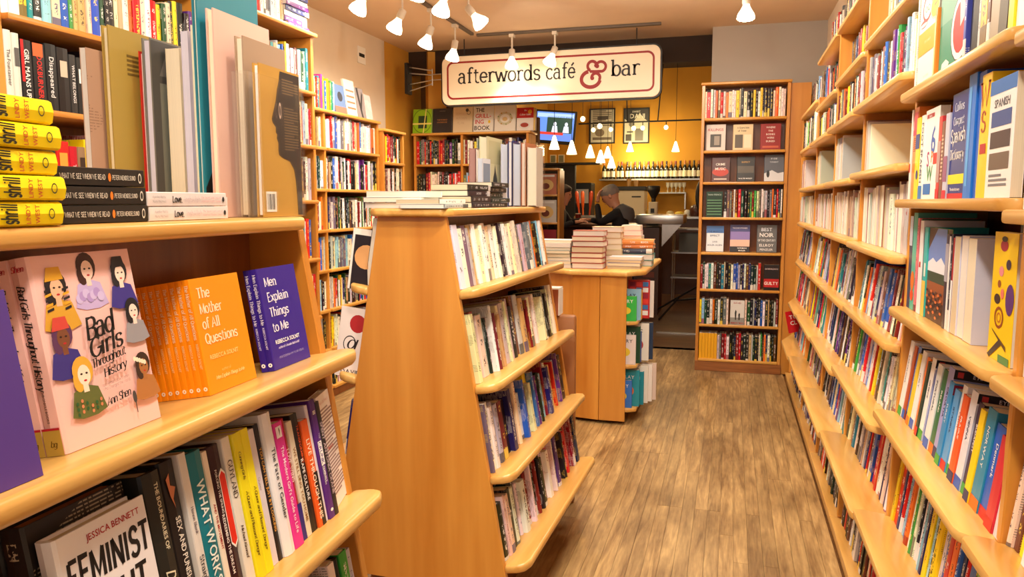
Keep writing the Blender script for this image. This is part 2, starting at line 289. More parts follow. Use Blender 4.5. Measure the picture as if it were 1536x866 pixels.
def text2d(s, font='sans'):
    """verts, faces, width with capitals ~1 unit high, baseline 0"""
    V, F = [], []; x = 0
    if font.startswith('sans'):
        for ch in s:
            v, f, x0, x1 = bglyph(ch); n = len(V); w = x1-x0
            V += [((p[0]-x0+x)*1.37, p[1]*1.37) for p in v]; F += [tuple(k+n for k in q) for q in f]
            x += w+.075 if ch != ' ' else .22
        return V, F, x*1.37
    w0, w1, shear, serif = {'slab': (.66, 1.12, 0, 1), 'serif': (.6, 1.35, 0, 1), 'script': (.5, 1.45, .28, 0), 'brush': (1.15, 1.6, .1, 0), 'thin': (.4, .5, 0, 0)}[font]
    for ch in s:
        adv, cm = SF.get(ch, SF['o'])
        for pts in stroke_cmds(cm):
            if ch == '&': v, f = seg_poly(pts, .75, 1.0)
            else: v, f = seg_poly(pts, w0, w1)
            n = len(V); V += [(p[0]+x+p[1]*shear, p[1]) for p in v]; F += [tuple(k+n for k in q) for q in f]
            if serif and ch not in "&.,'-":
                for a, b in ((pts[0], pts[1]), (pts[-1], pts[-2])):
                    dx, dy = b[0]-a[0], b[1]-a[1]
                    if abs(dy) > abs(dx)*.8 and min(abs(a[1]-q) for q in (0, 5, 7, 7.6, -2.2)) < .05 and abs(dy) > 1.2:
                        l, r = (.95, .95) if (a[1] <= 0 or a[1] == 7) else (1.0, .35)
                        if a[1] > 0 and ch in 'vwxy': l = r = .8
                        yy = a[1]+(.27 if a[1] <= 0 else -.27); n = len(V)
                        V += [(a[0]-l+x, yy-.31), (a[0]+r+x, yy-.31), (a[0]+r+x, yy+.31), (a[0]-l+x, yy+.31)]; F.append((n, n+1, n+2, n+3))
        x += adv*(1.0 if font != 'script' else .86)
    return [(a/7, b/7) for a, b in V], F, x/7
def deco_geo(geo, M, dims, decos, eps=.0006):
    t, d, h = dims
    for k, dc in enumerate(decos):
        face, kind = dc[0], dc[1]
        e = eps+k*.00004
        if face == 'S': O, U, Vv, fw, fh = Vector((0, -e, 0)), Vector((1, 0, 0)), Vector((0, 0, 1)), t, h
        elif face == 'F': O, U, Vv, fw, fh = Vector((t+e, 0, 0)), Vector((0, 1, 0)), Vector((0, 0, 1)), d, h
        elif face == 'B': O, U, Vv, fw, fh = Vector((-e, d, 0)), Vector((0, -1, 0)), Vector((0, 0, 1)), d, h
        col = lin(dc[-1])
        if kind == 'T':      # face,'T',font,string,cx,cy,size,rot,maxwidth,col   cx,cy fractions, size/maxwidth metres
            _, _, font, s, cx, cy, size, rot, mw, _ = dc
            V, F, w = text2d(s, font); sx = size
            if mw and w*size > mw: sx = mw/w
            elif mw and mw < 0: sx = -mw/w
            c, sn = math.cos(math.radians(rot)), math.sin(math.radians(rot)); P = []
            for a, b in V:
                a, b = (a-w/2)*sx, (b-.5)*size
                x, y = a*c-b*sn, a*sn+b*c
                P.append(O+U*(cx*fw+x)+Vv*(cy*fh+y))
            geo.add(P, F, base=col, M=M)
        elif kind == 'R':
            _, _, x0, y0, x1, y1, _ = dc
            geo.add([O+U*(a*fw)+Vv*(b*fh) for a, b in ((x0, y0), (x1, y0), (x1, y1), (x0, y1))], [(0, 1, 2, 3)], base=col, M=M)
        elif kind == 'P':
            pts = dc[2]; geo.add([O+U*(a*fw)+Vv*(b*fh) for a, b in pts], [tuple(range(len(pts)))], base=col, M=M)
        elif kind == 'E':
            _, _, cx, cy, rx, ry, _ = dc
            geo.add([O+U*((cx+rx*math.cos(i*PI/8))*fw)+Vv*((cy+ry*math.sin(i*PI/8))*fh) for i in range(16)], [tuple(range(16))], base=col, M=M)
        elif kind == 'O':
            _, _, cx, cy, rx, ry, wd, _ = dc; vs_ = []
            for i in range(24):
                a = i*PI/12
                for q in (1, 1-wd): vs_.append(O+U*((cx+rx*q*math.cos(a))*fw)+Vv*((cy+ry*q*math.sin(a))*fh))
            geo.add(vs_, [(2*i, 2*((i+1) % 24), 2*((i+1) % 24)+1, 2*i+1) for i in range(24)], base=col, M=M)
        elif kind == 'L':    # block of print lines: x0,x1,y0,y1,n
            _, _, x0, x1, y0, y1, n, _ = dc
            for i in range(n):
                y = y1-(y1-y0)*i/n; xe = x1 if (i*7 % 5) else x0+(x1-x0)*.7
                geo.add([O+U*(a*fw)+Vv*(b*fh) for a, b in ((x0, y), (xe, y), (xe, y+(y1-y0)/n*.5), (x0, y+(y1-y0)/n*.5))], [(0, 1, 2, 3)], base=col, M=M)

# ------------------------------------------------------------------ books
BOOKS = []
PAGEC = [(232, 220, 194), (238, 230, 214), (214, 196, 164), (234, 226, 218)]
def B(M, t, d, h, col, ink=(240, 235, 225), kind='paperback', row=None, label=None, group=None, decos=None, pagec=None, flip=False, keep=False, plain=False, order=0):
    """a book: local x thickness (front cover at +x), y depth (spine at 0), z height; flip turns its page edges outward"""
    if flip: M = M @ Matrix.Translation((t, d, 0)) @ Matrix.Rotation(PI, 4, 'Z')
    BOOKS.append(dict(M=M, t=t, d=d, h=h, col=col, ink=ink, kind=kind, row=row, label=label, group=group, decos=decos or [], pagec=pagec or random.choice(PAGEC), flip=flip,
                      keep=keep, seed=random.random(), plain=plain or bool(decos) or flip or (keep and h > .29), hits=0, order=order))
    return BOOKS[-1]
def cover_geo(g, b, M=None):
    t, d, h = b['t'], b['d'], b['h']; hard = b['kind'] == 'hardcover'; w = .0026 if hard else .0009
    base, ink, sd = lin(b['col']), lin(b['ink']), b['seed']
    c = min(.004 if hard else .0015, t*.25)
    out = [(0, d), (0, c*1.4), (c*.6, c*.3), (t*.5, -c*.35 if hard else 0), (t-c*.6, c*.3), (t, c*1.4), (t, d)]
    inn = [(t-w, d), (t-w, w+c), (w, w+c), (w, d)]
    P = out+inn; n = len(P); no = len(out)
    vs_ = [(x, y, 0) for x, y in P]+[(x, y, h) for x, y in P]; fs, me, uv = [], [], []
    sf = 0 if not b['plain'] else 1
    for i in range(n):
        j = (i+1) % n; f = (i, j, n+j, n+i); fs.append(f)
        if i < no-1 and 1 <= i <= 4:
            me.append((sd, h/t/40, sf)); q = [(P[k % n][0]/t, (0 if k < n else h)/t) for k in f]
        elif i in (0, 5): me.append((sd, .1, .5 if not b['plain'] else 1)); q = [(P[k % n][1] if i == 5 else -P[k % n][1], 0 if k < n else h) for k in f]
        else: me.append((sd, .1, 1)); q = [(0, 0)]*4
        uv.append(q)
    for z in (0, n):      # U-shaped ends
        quads = [(0, 1, n-2, n-1) if False else None]
        cap = [(0, 1, 9, 10), (1, 2, 3, 9), (3, 4, 5, 8), (3, 8, 9), (5, 6, 7, 8)]
        for q in cap:
            q = tuple(k+z for k in q); fs.append(q if z == n else q[::-1]); me.append((sd, .1, 1)); uv.append([(0, 0)]*len(q))
    g.add(vs_, [f[::-1] if len(f) == 4 and k < n else (f[::-1] if k >= n else f) for k, f in enumerate(fs)], base=base, ink=ink, metas=me, uvs=[u[::-1] for u in uv], M=M)
def pages_geo(g, b, M=None, mi=0):
    t, d, h = b['t'], b['d'], b['h']; hard = b['kind'] == 'hardcover'; w = .0027 if hard else .001; i = .004 if hard else .0006; c = .006
    x0, x1, y0, y1, z0, z1 = w, t-w, c, d-i, i, h-i
    vs_ = [(x0, y0, z0), (x1, y0, z0), (x1, y1, z0), (x0, y1, z0), (x0, y0, z1), (x1, y0, z1), (x1, y1, z1), (x0, y1, z1)]
    fs = [(0, 3, 2, 1), (4, 5, 6, 7), (0, 1, 5, 4), (1, 2, 6, 5), (2, 3, 7, 6), (3, 0, 4, 7)]
    g.add(vs_, fs, base=lin(b['pagec']), uvs=[[(vs_[k][0], vs_[k][1]) for k in f] for f in fs], M=M, mi=mi)
def cname(c):
    r, g, b = c; mx, mn = max(c), min(c); v = mx/255
    if mx-mn < 28: return 'black' if mx < 60 else 'charcoal' if mx < 100 else 'grey' if mx < 175 else 'pale grey' if mx < 222 else 'white'
    if v > .82 and (mx-mn) < 75: return 'cream' if r >= b else 'pale blue'
    import colorsys
    H, S, V = colorsys.rgb_to_hsv(r/255, g/255, b/255); H *= 360
    pre = 'dark ' if V < .42 else ''
    if H < 14 or H >= 345: n = 'red'
    elif H < 40: n = 'orange' if V > .75 and S > .55 else 'tan' if V > .62 else 'brown'
    elif H < 66: n = 'yellow' if V > .7 else 'olive'
    elif H < 165: n = 'green'
    elif H < 200: n = 'teal'
    elif H < 252: n = 'blue'
    elif H < 300: n = 'purple'
    else: n = 'pink'
    return pre+n
ORD = ['first', 'second', 'third', 'fourth', 'fifth', 'sixth', 'seventh', 'eighth', 'ninth', 'tenth', 'eleventh', 'twelfth', 'thirteenth', 'fourteenth', 'fifteenth', 'sixteenth', 'seventeenth', 'eighteenth', 'nineteenth', 'twentieth']
def ordn(i):
    if i < 20: return ORD[i]
    tens = {2: 'twenty', 3: 'thirty', 4: 'forty', 5: 'fifty', 6: 'sixty'}[(i+1)//10]
    return {2: 'twentieth', 3: 'thirtieth', 4: 'fortieth', 5: 'fiftieth', 6: 'sixtieth'}[(i+1)//10] if (i+1) % 10 == 0 else tens+'-'+ORD[(i+1) % 10-1]
WH, CR, BK, RD, DR, OR, YE, GN, DG, TL, BL, NV, PU, PK, GY, LG, BR, TN, LB = (244, 240, 236), (236, 222, 192), (26, 24, 26), (204, 32, 34), (128, 20, 28), (238, 112, 28), (250, 212, 30), (60, 160, 60), (22, 66, 44), (30, 130, 140), (40, 92, 190), (22, 34, 96), (92, 40, 128), (226, 50, 140), (110, 108, 110), (190, 188, 190), (104, 62, 38), (196, 160, 112), (150, 196, 226)
PAL = {
 'mix': [WH]*4+[CR]*2+[BK]*6+[GY, DG, BR, NV, DR, LG]+[RD]*2+[DR, OR, YE, GN, TL, BL, NV, PU, LG, BR, TN, LB],
 'dark': [BK]*6+[NV, DR, WH, WH, BR, GY, RD, CR, DG, PU],
 'light': [WH]*5+[CR]*4+[LG]*3+[BK, GY, OR]+[TN, LB, BL, RD, GY],
 'red': [RD]*4+[BK]*4+[DR]*2+[OR]*2+[WH]*3+[CR]*2+[YE],
 'travel': [WH]*4+[BL]*2+[OR]*2+[YE, LB, TL, RD, NV, GN, LG, BK, BK],
 'bright': [YE, GN, OR, BL, RD, PU, TL, WH, WH, PK],
 'pages': [(206, 190, 176), (186, 160, 140), (220, 206, 196), (150, 116, 92), LG, WH],
 'brown': [BR, TN, TN, CR, CR, WH, WH, DR, BK, BK, DG, LG],
}
def jit(c, a=14): return tuple(max(8, min(252, v+random.randint(-a, a))) for v in c)
def frame(o, u, lean=0):
    """row frame: origin, x along u, y into the shelf, leaning back by lean degrees"""
    return Matrix.Translation(o) @ Matrix.Rotation(math.atan2(u[1], u[0]), 4, 'Z') @ Matrix.Rotation(-math.radians(lean), 4, 'X')
def fill(row, M, length, pal='mix', h=(.19, .235), t=(.012, .032), d=(.14, .17), maxd=.2, prob_face=0, gap=.0012, start=0, flip=0, hard=.5, side=0, stop=None, inset=.012):
    x = start; end = length if stop is None else stop; k = 0
    while True:
        tt = random.uniform(*t)
        if random.random() < .25: tt *= .6
        if x+tt > end: break
        hh = random.uniform(*h); dd = min(maxd, random.uniform(*d)); c = jit(random.choice(PAL[pal])); lum = sum(c)/3
        ink = random.choice([(245, 240, 230), (250, 220, 90), (245, 245, 245)]) if lum < 120 else random.choice([(30, 28, 30), (150, 20, 26), (30, 40, 110), (40, 36, 36)])
        ins = random.uniform(0, inset); a = random.uniform(-1, 1)*.3
        B(M @ Matrix.Translation((x, ins, 0)), tt, dd, hh, c, ink, 'hardcover' if random.random() < hard else 'paperback', row=row, flip=random.random() < flip, order=k)
        x += tt+gap+(random.random() < .06)*.004; k += 1
def face_out(M, x, t, d, h, col, ink, decos, **k):
    """a book standing cover outward in a row frame; x is the left end of its cover"""
    return B(M @ Matrix.Translation((x, .03, 0)) @ Matrix.Rotation(-PI/2, 4, 'Z') @ Matrix.Translation((0, 0, 0)), t, d, h, col, ink, decos=decos, **k)
exec_order = []
# ------------------------------------------------------------------ materials of the place
M_PANEL = wood('honey_veneer', (222, 158, 70), (192, 120, 38), 'Z', gscale=.28, rnd=.05)
M_EDGE = wood('maple_edge', (232, 188, 110), (204, 146, 66), 'Y', rnd=.06, gscale=.6)
M_EDGEX = wood('maple_edge_x', (228, 174, 88), (200, 134, 50), 'X', rnd=.06, gscale=.6)
M_BACK = wood('brown_backboard', (150, 84, 34), (120, 62, 22), 'Z', rnd=.05, coat=.1)
M_FLOOR = wood('worn_oak_strip', (206, 172, 116), (128, 96, 56), 'Y', rough=.42, rnd=.10, gscale=1.5, coat=.12)
stain(M_FLOOR)
M_FLOORD = wood('dark_cafe_floor', (120, 80, 42), (72, 44, 20), 'X', rough=.4, rnd=.1)
M_BLACK = mat('matte_black', (22, 20, 20), .5)
M_METAL = mat('slotted_standard_metal', (70, 62, 54), .45, .6)
M_STEEL = mat('brushed_steel', (186, 184, 180), .3, .9, noise=.1, nscale=30)
M_WHITEWALL = mat('offwhite_plaster', (226, 208, 184), .8, noise=.06, nscale=6)
M_CEIL = mat('tan_ceiling_paint', (224, 200, 172), .85, noise=.05, nscale=5)
M_GREYWALL = mat('grey_bulkhead_paint', (176, 168, 158), .8, noise=.05, nscale=5)
M_YELLOW = mat('ochre_wall_paint', (214, 150, 40), .7, noise=.08, nscale=4)
M_YELLOWD = mat('mustard_column_paint', (216, 158, 58), .7, noise=.08, nscale=4)
M_BROWNW = mat('brown_wall_paint', (112, 76, 34), .75, noise=.1, nscale=6)

# ------------------------------------------------------------------ room shell
def struct(name, x0, x1, y0, y1, z0, z1, m):
    g = Geo(); g.box(x0, x1, y0, y1, z0, z1); o = g.build(name, m); o['kind'] = 'structure'; ROOTINV[o.name] = Matrix.Identity(4); return o
floor = struct('floor', -3.2, .9, -1.5, 13.1, -.10, -.012, M_FLOORD)
struct('floor_cafe', -3.2, .9, 7.4, 13.0, -.0115, 0, M_FLOORD)
struct('wall_right', .70, .82, -1.5, 6.9, 0, 2.88, M_WHITEWALL)
struct('wall_left', -3.22, -3.10, -1.5, 6.55, 0, 2.88, M_WHITEWALL)
struct('wall_left_cafe', -3.22, -3.10, 6.55, 13.0, 0, 3.6, M_YELLOWD)
struct('ceiling', -3.22, .82, -1.5, 7.1, 2.88, 2.96, M_CEIL)
struct('ceiling_cafe', -3.22, 1.2, 7.1, 13.1, 3.6, 3.7, mat('dark_cafe_ceiling', (48, 32, 20), .8))
struct('wall_back_cafe', -3.22, 1.2, 13.0, 13.1, 0, 3.6, M_YELLOW)
struct('wall_right_cafe', .9, 1.0, 6.9, 13.0, 0, 3.6, M_YELLOW)
struct('wall_bulkhead', -.20, .82, 6.80, 6.9, 2.3, 2.88, M_GREYWALL)
struct('wall_back_right', -.10, .9, 6.9, 7.0, 0, 2.88, M_YELLOWD)
struct('wall_back_left', -3.10, -2.72, 7.40, 7.48, 0, 3.6, M_BROWNW)
struct('wall_back_left_panel', -2.72, -1.86, 7.40, 7.48, 0, 2.25, M_BROWNW)
struct('trim_1', -.75, -.12, 8.30, 8.34, 0.001, .012, M_STEEL)
g = Geo(); Mx = Matrix.Translation((-2.84, 7.16, 0)) @ Matrix.Rotation(math.radians(35), 4, 'Z'); g.box(-.09, .09, -.06, .06, 1.9, 2.87, M=Mx)
o = g.build('wall_column', M_YELLOWD); o['kind'] = 'structure'
M_DBR = mat('dark_brown_paint', (52, 34, 20), .8, noise=.2, nscale=5)
struct('ceiling_header', -3.1, .7, 7.1, 7.16, 2.66, 2.88, M_DBR)
# floor strips, one by one
rnd = random.Random(3); meshes = {}
def plank(x, y0, y1):
    L = round((y1-y0)/.25)*.25; key = L
    if key not in meshes:
        g = Geo(); w = .0565
        g.prism([(-w/2+.0002, 0), (w/2-.0002, 0), (w/2-.0002, L-.0008), (-w/2+.0002, L-.0008)], -.012, -.0004)
        g.prism([(-w/2+.0006, .0004), (w/2-.0006, .0004), (w/2-.0006, L-.0012), (-w/2+.0006, L-.0012)], -.0004, 0)
        o = g.build('plank', M_FLOOR); meshes[key] = o.data
    else:
        o = bpy.data.objects.new('plank', meshes[key]); C.objects.link(o)
    o.parent = floor; o.location = (x, y0, 0)
np_ = 0
x = .42
while x > -3.05:
    ya = 1.25 if x > -1.4 else 2.5
    y = ya+rnd.choice([0, -.25, -.5]); yend = 7.4
    while y < yend:
        L = rnd.choice([1.25, 1.75, 2.25, 2.75, 3.25]) if x > -1.4 else 2.75
        L = min(L, math.ceil((yend-y)/.25)*.25)
        plank(x, y, y+L); y += L; np_ += 1
    x -= .057
# ------------------------------------------------------------------ furniture builders
def box_part(root, name, m, x0, x1, y0, y1, z0, z1, M, bevel=.002, seg=1):
    g = Geo(); g.box(x0, x1, y0, y1, z0, z1); o = g.build(name, m, bevel=bevel, seg=seg)
    o.parent = root; o.matrix_parent_inverse = ROOTINV[root.name]; o.matrix_basis = M; return o
def case(name, label, cat, M, width, depth, shelves, ztop, uprights, zb=0., th=.022, nose=.012, topover=.02, mat_s=None, plinth=.08, back=True, sidem=None):
    r = empty(name, None, label, cat, M=M); regroot(r, M.inverted())
    ROOTINV[r.name] = M.inverted()
    mat_s = mat_s or M_EDGEX; sidem = sidem or M_PANEL
    for u in uprights: box_part(r, 'upright', sidem, u-.0125, u+.0125, .008, depth, zb, ztop-th, M)
    for z in shelves:
        for a, b in zip(uprights[:-1], uprights[1:]):
            box_part(r, 'shelf', mat_s, a+.0127, b-.0127, -nose, depth-.012, z-th, z, M, bevel=.006, seg=2)
    box_part(r, 'top_board', mat_s, uprights[0]-topover, uprights[-1]+topover, -nose, depth, ztop-th+.0002, ztop, M, bevel=.006, seg=2)
    if back: box_part(r, 'back_panel', M_BACK, uprights[0]+.0127, uprights[-1]-.0127, depth-.0115, depth-.001, zb+.001, ztop-th-.001, M, bevel=0.0005)
    if plinth: box_part(r, 'plinth', M_BACK, uprights[0]+.013, uprights[-1]-.013, .012, .03, zb, plinth-th-.001, M)
    return r
def rot_about(p, deg):
    return Matrix.Translation((p[0], p[1], 0)) @ Matrix.Rotation(math.radians(deg), 4, 'Z') @ Matrix.Translation((-p[0], -p[1], 0))
TILT = math.degrees(math.atan(.17))
def aframe(name, label, M, cx, ya, yb, H, zs, sides=(1, -1), a=.116, b=.35, tover=.03):
    Mr = M @ Matrix.Translation((cx, (ya+yb)/2, 0)); r = empty(name, None, label, 'bookshelf', M=Mr); ROOTINV[r.name] = Mr.inverted()
    def put(g, nm, m, **k):
        o = g.build(nm, m, **k); o.parent = r; o.matrix_parent_inverse = ROOTINV[r.name]; o.matrix_basis = M; return o
    for y0 in (ya, yb-.022):
        g = Geo(); zl = .17; bl = a+(b-a)*(H-zl)/H; P = [(-bl, zl), (bl, zl), (a, H), (-a, H)]
        vs_ = [(cx+x, y0, z) for x, z in P]+[(cx+x, y0+.022, z) for x, z in P]
        g.add(vs_, [(0, 1, 2, 3), (7, 6, 5, 4), (0, 4, 5, 1), (1, 5, 6, 2), (2, 6, 7, 3), (3, 7, 4, 0)]); put(g, 'end_panel', M_PANEL, bevel=.002, seg=1)
    g = Geo(); g.box(cx-.008, cx+.008, ya+.023, yb-.023, .171, H-.001); put(g, 'divider_board', M_BACK)
    g = Geo(); g.box(cx-.20, cx+.20, ya+.06, yb-.06, .0, .169); put(g, 'plinth', M_BACK)
    g = Geo(); ov = .028; c = .03
    P = [(cx-a-ov+c, ya-.03), (cx+a+ov-c, ya-.03), (cx+a+ov, ya-.03+c), (cx+a+ov, yb+tover-c), (cx+a+ov-c, yb+tover), (cx-a-ov+c, yb+tover), (cx-a-ov, yb+tover-c), (cx-a-ov, ya-.03+c)]
    g.prism(P, H+.0003, H+.026); put(g, 'top_board', M_EDGE, bevel=.009, seg=3)
    for s in sides:
        for k, z in enumerate(zs):
            hw = a+(b-a)*(H-z)/H; e = hw+.085; g = Geo()
            P = [(.0085, ya+.0225), (hw+.004, ya+.0225), (hw+.004, ya-.002), (hw+.05, ya-.002), (hw+.074, ya+.012), (e, ya+.045), (e, yb-.045), (hw+.074, yb-.012), (hw+.05, yb+.002), (hw+.004, yb+.002), (hw+.004, yb-.0225), (.0085, yb-.0225)]
            n = len(P)
            vs_ = [(cx+s*x, y, z+.17*(x-e)-.03) for x, y in P]+[(cx+s*x, y, z+.17*(x-e)) for x, y in P]
            fs = [tuple(range(n-1, -1, -1)), tuple(range(n, 2*n))]+[(i, (i+1) % n, n+(i+1) % n, n+i) for i in range(n)]
            if s < 0: fs = [f[::-1] for f in fs]
            g.add(vs_, fs); put(g, 'shelf', M_EDGE, bevel=.011, seg=3)
    def rowframe(z, side=1, inset=.05, y0=None):
        hw = a+(b-a)*(H-z)/H; e = hw+.085; zz = z-.17*inset+.0006
        if side > 0: return M @ frame((cx+e-inset, ya+.03 if y0 is None else y0, zz), (0, 1), TILT), hw+.085-inset-.014
        return M @ frame((cx-e+inset, yb-.03, zz), (0, -1), TILT), hw+.085-inset-.014
    return r, rowframe
# ------------------------------------------------------------------ front left slanted shelf unit
M_LU = rot_about((-.70, 1.30), 2.4)
LU, lu_row = aframe('slanted_bookshelf', 'nearest double-sided slanted wooden bookshelf at the left, holding orange and blue books', M_LU, -.93, .05, 1.345, 1.366, [1.137, .852, .565, .275], tover=-.012)
# ------------------------------------------------------------------ middle slanted shelf unit
M_CU = rot_about((-.75, 2.25), -1.6)
CU, cu_row = aframe('slanted_bookshelf', 'middle double-sided slanted wooden bookshelf with plain plywood end panel', M_CU, -.962, 2.20, 3.29, 1.374, [1.16, .862, .575, .288])
g = Geo(); g.prism([(-.83, 3.40), (-.675, 3.40), (-.675, 3.44), (-.83, 3.44)], 0, .90); o = g.build('display_post', mat('walnut_side', (150, 96, 50), .4, noise=.2, nscale=9), bevel=.012, origin=(-.75, 3.42, 0))
tag(o, 'brown wooden post board with rounded top behind the middle slanted bookshelf', 'board')

# ------------------------------------------------------------------ long wall shelving on the right
RU = empty('wall_shelving', (.6, 3.4, 0), 'long wooden wall shelving filling the right wall with stepped shelves', 'bookshelf'); ROOTINV[RU.name] = Matrix.Translation((-.6, -3.4, 0))
YB = [.62, 1.53, 2.44, 3.35, 4.22, 5.12, 6.20]
def xup(z): return .495 if z > 1.0 else .495-.03*(1.0-z)
def xedge(z):
    return .495 if z > 1.9 else .448 if z > 1.02 else .448-.125*(1.02-z)
def ru(g, nm, m, **k):
    o = g.build(nm, m, **k); o.parent = RU; o.matrix_parent_inverse = ROOTINV[RU.name]
    if k.get('origin'): o.matrix_basis = Matrix.Translation(k['origin'])
    return o
for i, y in enumerate(YB):
    zt = [2.5, 2.5, 2.5, 2.28, 2.28, 2.06, 2.06][i]
    P = [(.695, .0), (.47, .0), (.43, .10)]+[(xup(z), z) for z in (.1, .4, .7, .9, .97, 1.05, 1.2)]+[(.495, zt), (.695, zt)]
    P = [(.695, .098), (xup(.1), .098)]+[(xup(z), z) for z in (.4, .7, .9)]+[(.492, .98), (.495, 1.08), (.495, zt), (.695, zt)]
    g = Geo(); n = len(P); t = .024; vs_ = [(x, y-t/2, z) for x, z in P]+[(x, y+t/2, z) for x, z in P]
    g.add(vs_, [tuple(range(n-1, -1, -1)), tuple(range(n, 2*n))]+[(k, (k+1) % n, n+(k+1) % n, n+k) for k in range(n)]); up_ = ru(g, 'upright', M_PANEL, bevel=.003, seg=1)
    if i < 6:
        g = Geo()
        g.box(.665, .69, y+.0125, y+.019, 1.05, min(zt, 2.4))
        for k in range(54): g.box(.669, .686, y+.0188, y+.0196, 1.06+k*.022, 1.072+k*.022, mi=1)
        g.build('slotted_standard', [M_METAL, M_BLACK], parent=up_)
ZS = [[2.05, 1.705, 1.407, 1.113, .812, .492, .13], [2.05, 1.722, 1.427, 1.117, .808, .492, .13], [2.035, 1.79, 1.532, 1.262, 1.003, .752, .47, .13],
      [2.27, 2.015, 1.786, 1.518, 1.268, .996, .722, .45, .13], [2.27, 1.99, 1.778, 1.516, 1.272, .998, .712, .44, .13], [2.05, 1.775, 1.514, 1.275, 1.0, .705, .425, .13]]
for i, zs in enumerate(ZS):
    ya, yb = YB[i], YB[i+1]
    for z in zs:
        if z == .13: continue
        e = xedge(z); sl = .12 if z < 1.04 else 0.; xu = xup(z)-.003; r_ = .03
        P = [(.69, ya+.0125), (xu+.0, ya+.0125), (xu, ya-.004), (e+r_, ya-.004), (e+.006, ya+.012), (e, ya+r_), (e, yb-r_), (e+.006, yb-.012), (e+r_, yb+.004-.004), (xu, yb-.001), (xu, yb-.0125), (.69, yb-.0125)]
        if z > 1.9: P = [(.69, ya+.0125), (e-.012, ya+.0125), (e-.02, ya+.03), (e-.02, yb-.03), (e-.012, yb-.0125), (.69, yb-.0125)]
        elif i == 5: P = [(.69, ya+.0125), (xu, ya+.0125), (xu, ya-.004), (e+r_, ya-.004), (e+.006, ya+.012), (e, ya+r_), (e, yb-.45), (xu, yb-.05), (.69, yb-.0125)]
        n = len(P); g = Geo(); th = .024
        vs_ = [(x, y, z-th-sl*(x-e)) for x, y in P]+[(x, y, z-sl*(x-e)) for x, y in P]
        g.add(vs_, [tuple(range(n)), tuple(range(2*n-1, n-1, -1))]+[((k+1) % n, k, n+k, n+(k+1) % n) for k in range(n)]); ru(g, 'shelf', M_EDGE, bevel=.008, seg=2)
    g = Geo(); x0 = .40
    vs_ = [(.458, ya, 0), (.69, ya, 0), (.69, yb-.001, 0), (.458, yb-.001, 0), (.440, ya, .095), (.69, ya, .070), (.69, yb-.001, .070), (.440, yb-.001, .095)]
    g.add(vs_, [(0, 3, 2, 1), (4, 5, 6, 7), (0, 1, 5, 4), (1, 2, 6, 5), (2, 3, 7, 6), (3, 0, 4, 7)]); ru(g, 'base_shelf', M_EDGE, bevel=.004, seg=1)
g = Geo(); g.box(.692, .6995, .62, 6.2, .0, 2.05); g.box(.692, .6995, .62, 3.35, 2.05, 2.5); ru(g, 'back_panel', M_BACK)
def ru_row(i, z, inset=None):
    e = xedge(z); sl = .12 if z < 1.04 else 0.
    if inset is None: inset = .055 if z > 1.9 else .050 if z > 1.02 else xup(z)-e+.004
    if z == .13: e = .440; sl = .10; z = .096; inset = .035
    return frame((e+inset, YB[i+1]-.016, z-sl*inset+.0006), (0, -1), math.degrees(math.atan(sl))), YB[i+1]-YB[i]-.03, .69-e-inset-.012

# ------------------------------------------------------------------ other bookcases
M_MC = frame((-.262, 6.525, 0), (1, 0))
MC = case('mystery_bookcase', 'tall freestanding wooden bookcase facing the camera at the end of the aisle', 'bookcase', M_MC, .68, .21, [2.10, 1.838, 1.583, 1.294, 1.005, .698, .400, .105], 2.385, [.0125, .672], plinth=.105)
box_part(MC, 'side_filler', M_PANEL, .686, .84, .03, .2, 0, 2.36, M_MC)
box_part(MC, 'base_board', wood('base_board_wood', (170, 104, 44), (110, 60, 22), 'X'), .0, .69, -.006, .007, 0, .083, M_MC)
M_LB = frame((-2.3, .95, 0), (0, 1))
LB = case('wall_bookcase', 'tall wooden bookcase along the left wall, behind the nearest slanted shelves', 'bookcase', M_LB, 3.0, .28, [2.035, 1.738, 1.430, 1.098, .76, .43, .10], 2.362, [.012, 1.04, 2.03, 2.985], nose=.02, mat_s=wood('left_shelf_wood', (222, 158, 78), (196, 122, 44), 'X', rnd=.05))
M_FL = frame((-2.75, 3.98, 0), (0, 1))
FL = case('low_wall_bookcase', 'wooden wall bookcase on the left below the white plaster wall, covers displayed on top', 'bookcase', M_FL, 1.7, .30, [1.80, 1.512, 1.225, .94, .655, .37, .09], 2.062, [.012, .86, 1.70], nose=.015, sidem=M_PANEL)
M_FM = frame((-2.72, 5.71, 0), (0, 1))
FM = case('narrow_bookcase', 'narrow wooden bookcase in the far left corner beside the cookbook shelves', 'bookcase', M_FM, .42, .34, [1.745, 1.47, 1.19, .9, .6, .3, .09], 2.01, [.012, .40], nose=.012)
M_GS = frame((-3.02, 7.0, 0), (1, 0))
GS = case('cookbook_bookcase', 'wooden bookcase under the cafe sign with cookbooks displayed on its top', 'bookcase', M_GS, 1.2, .28, [1.785, 1.47, 1.16, .85, .54, .23], 2.085, [.012, .50, 1.155], topover=.03)

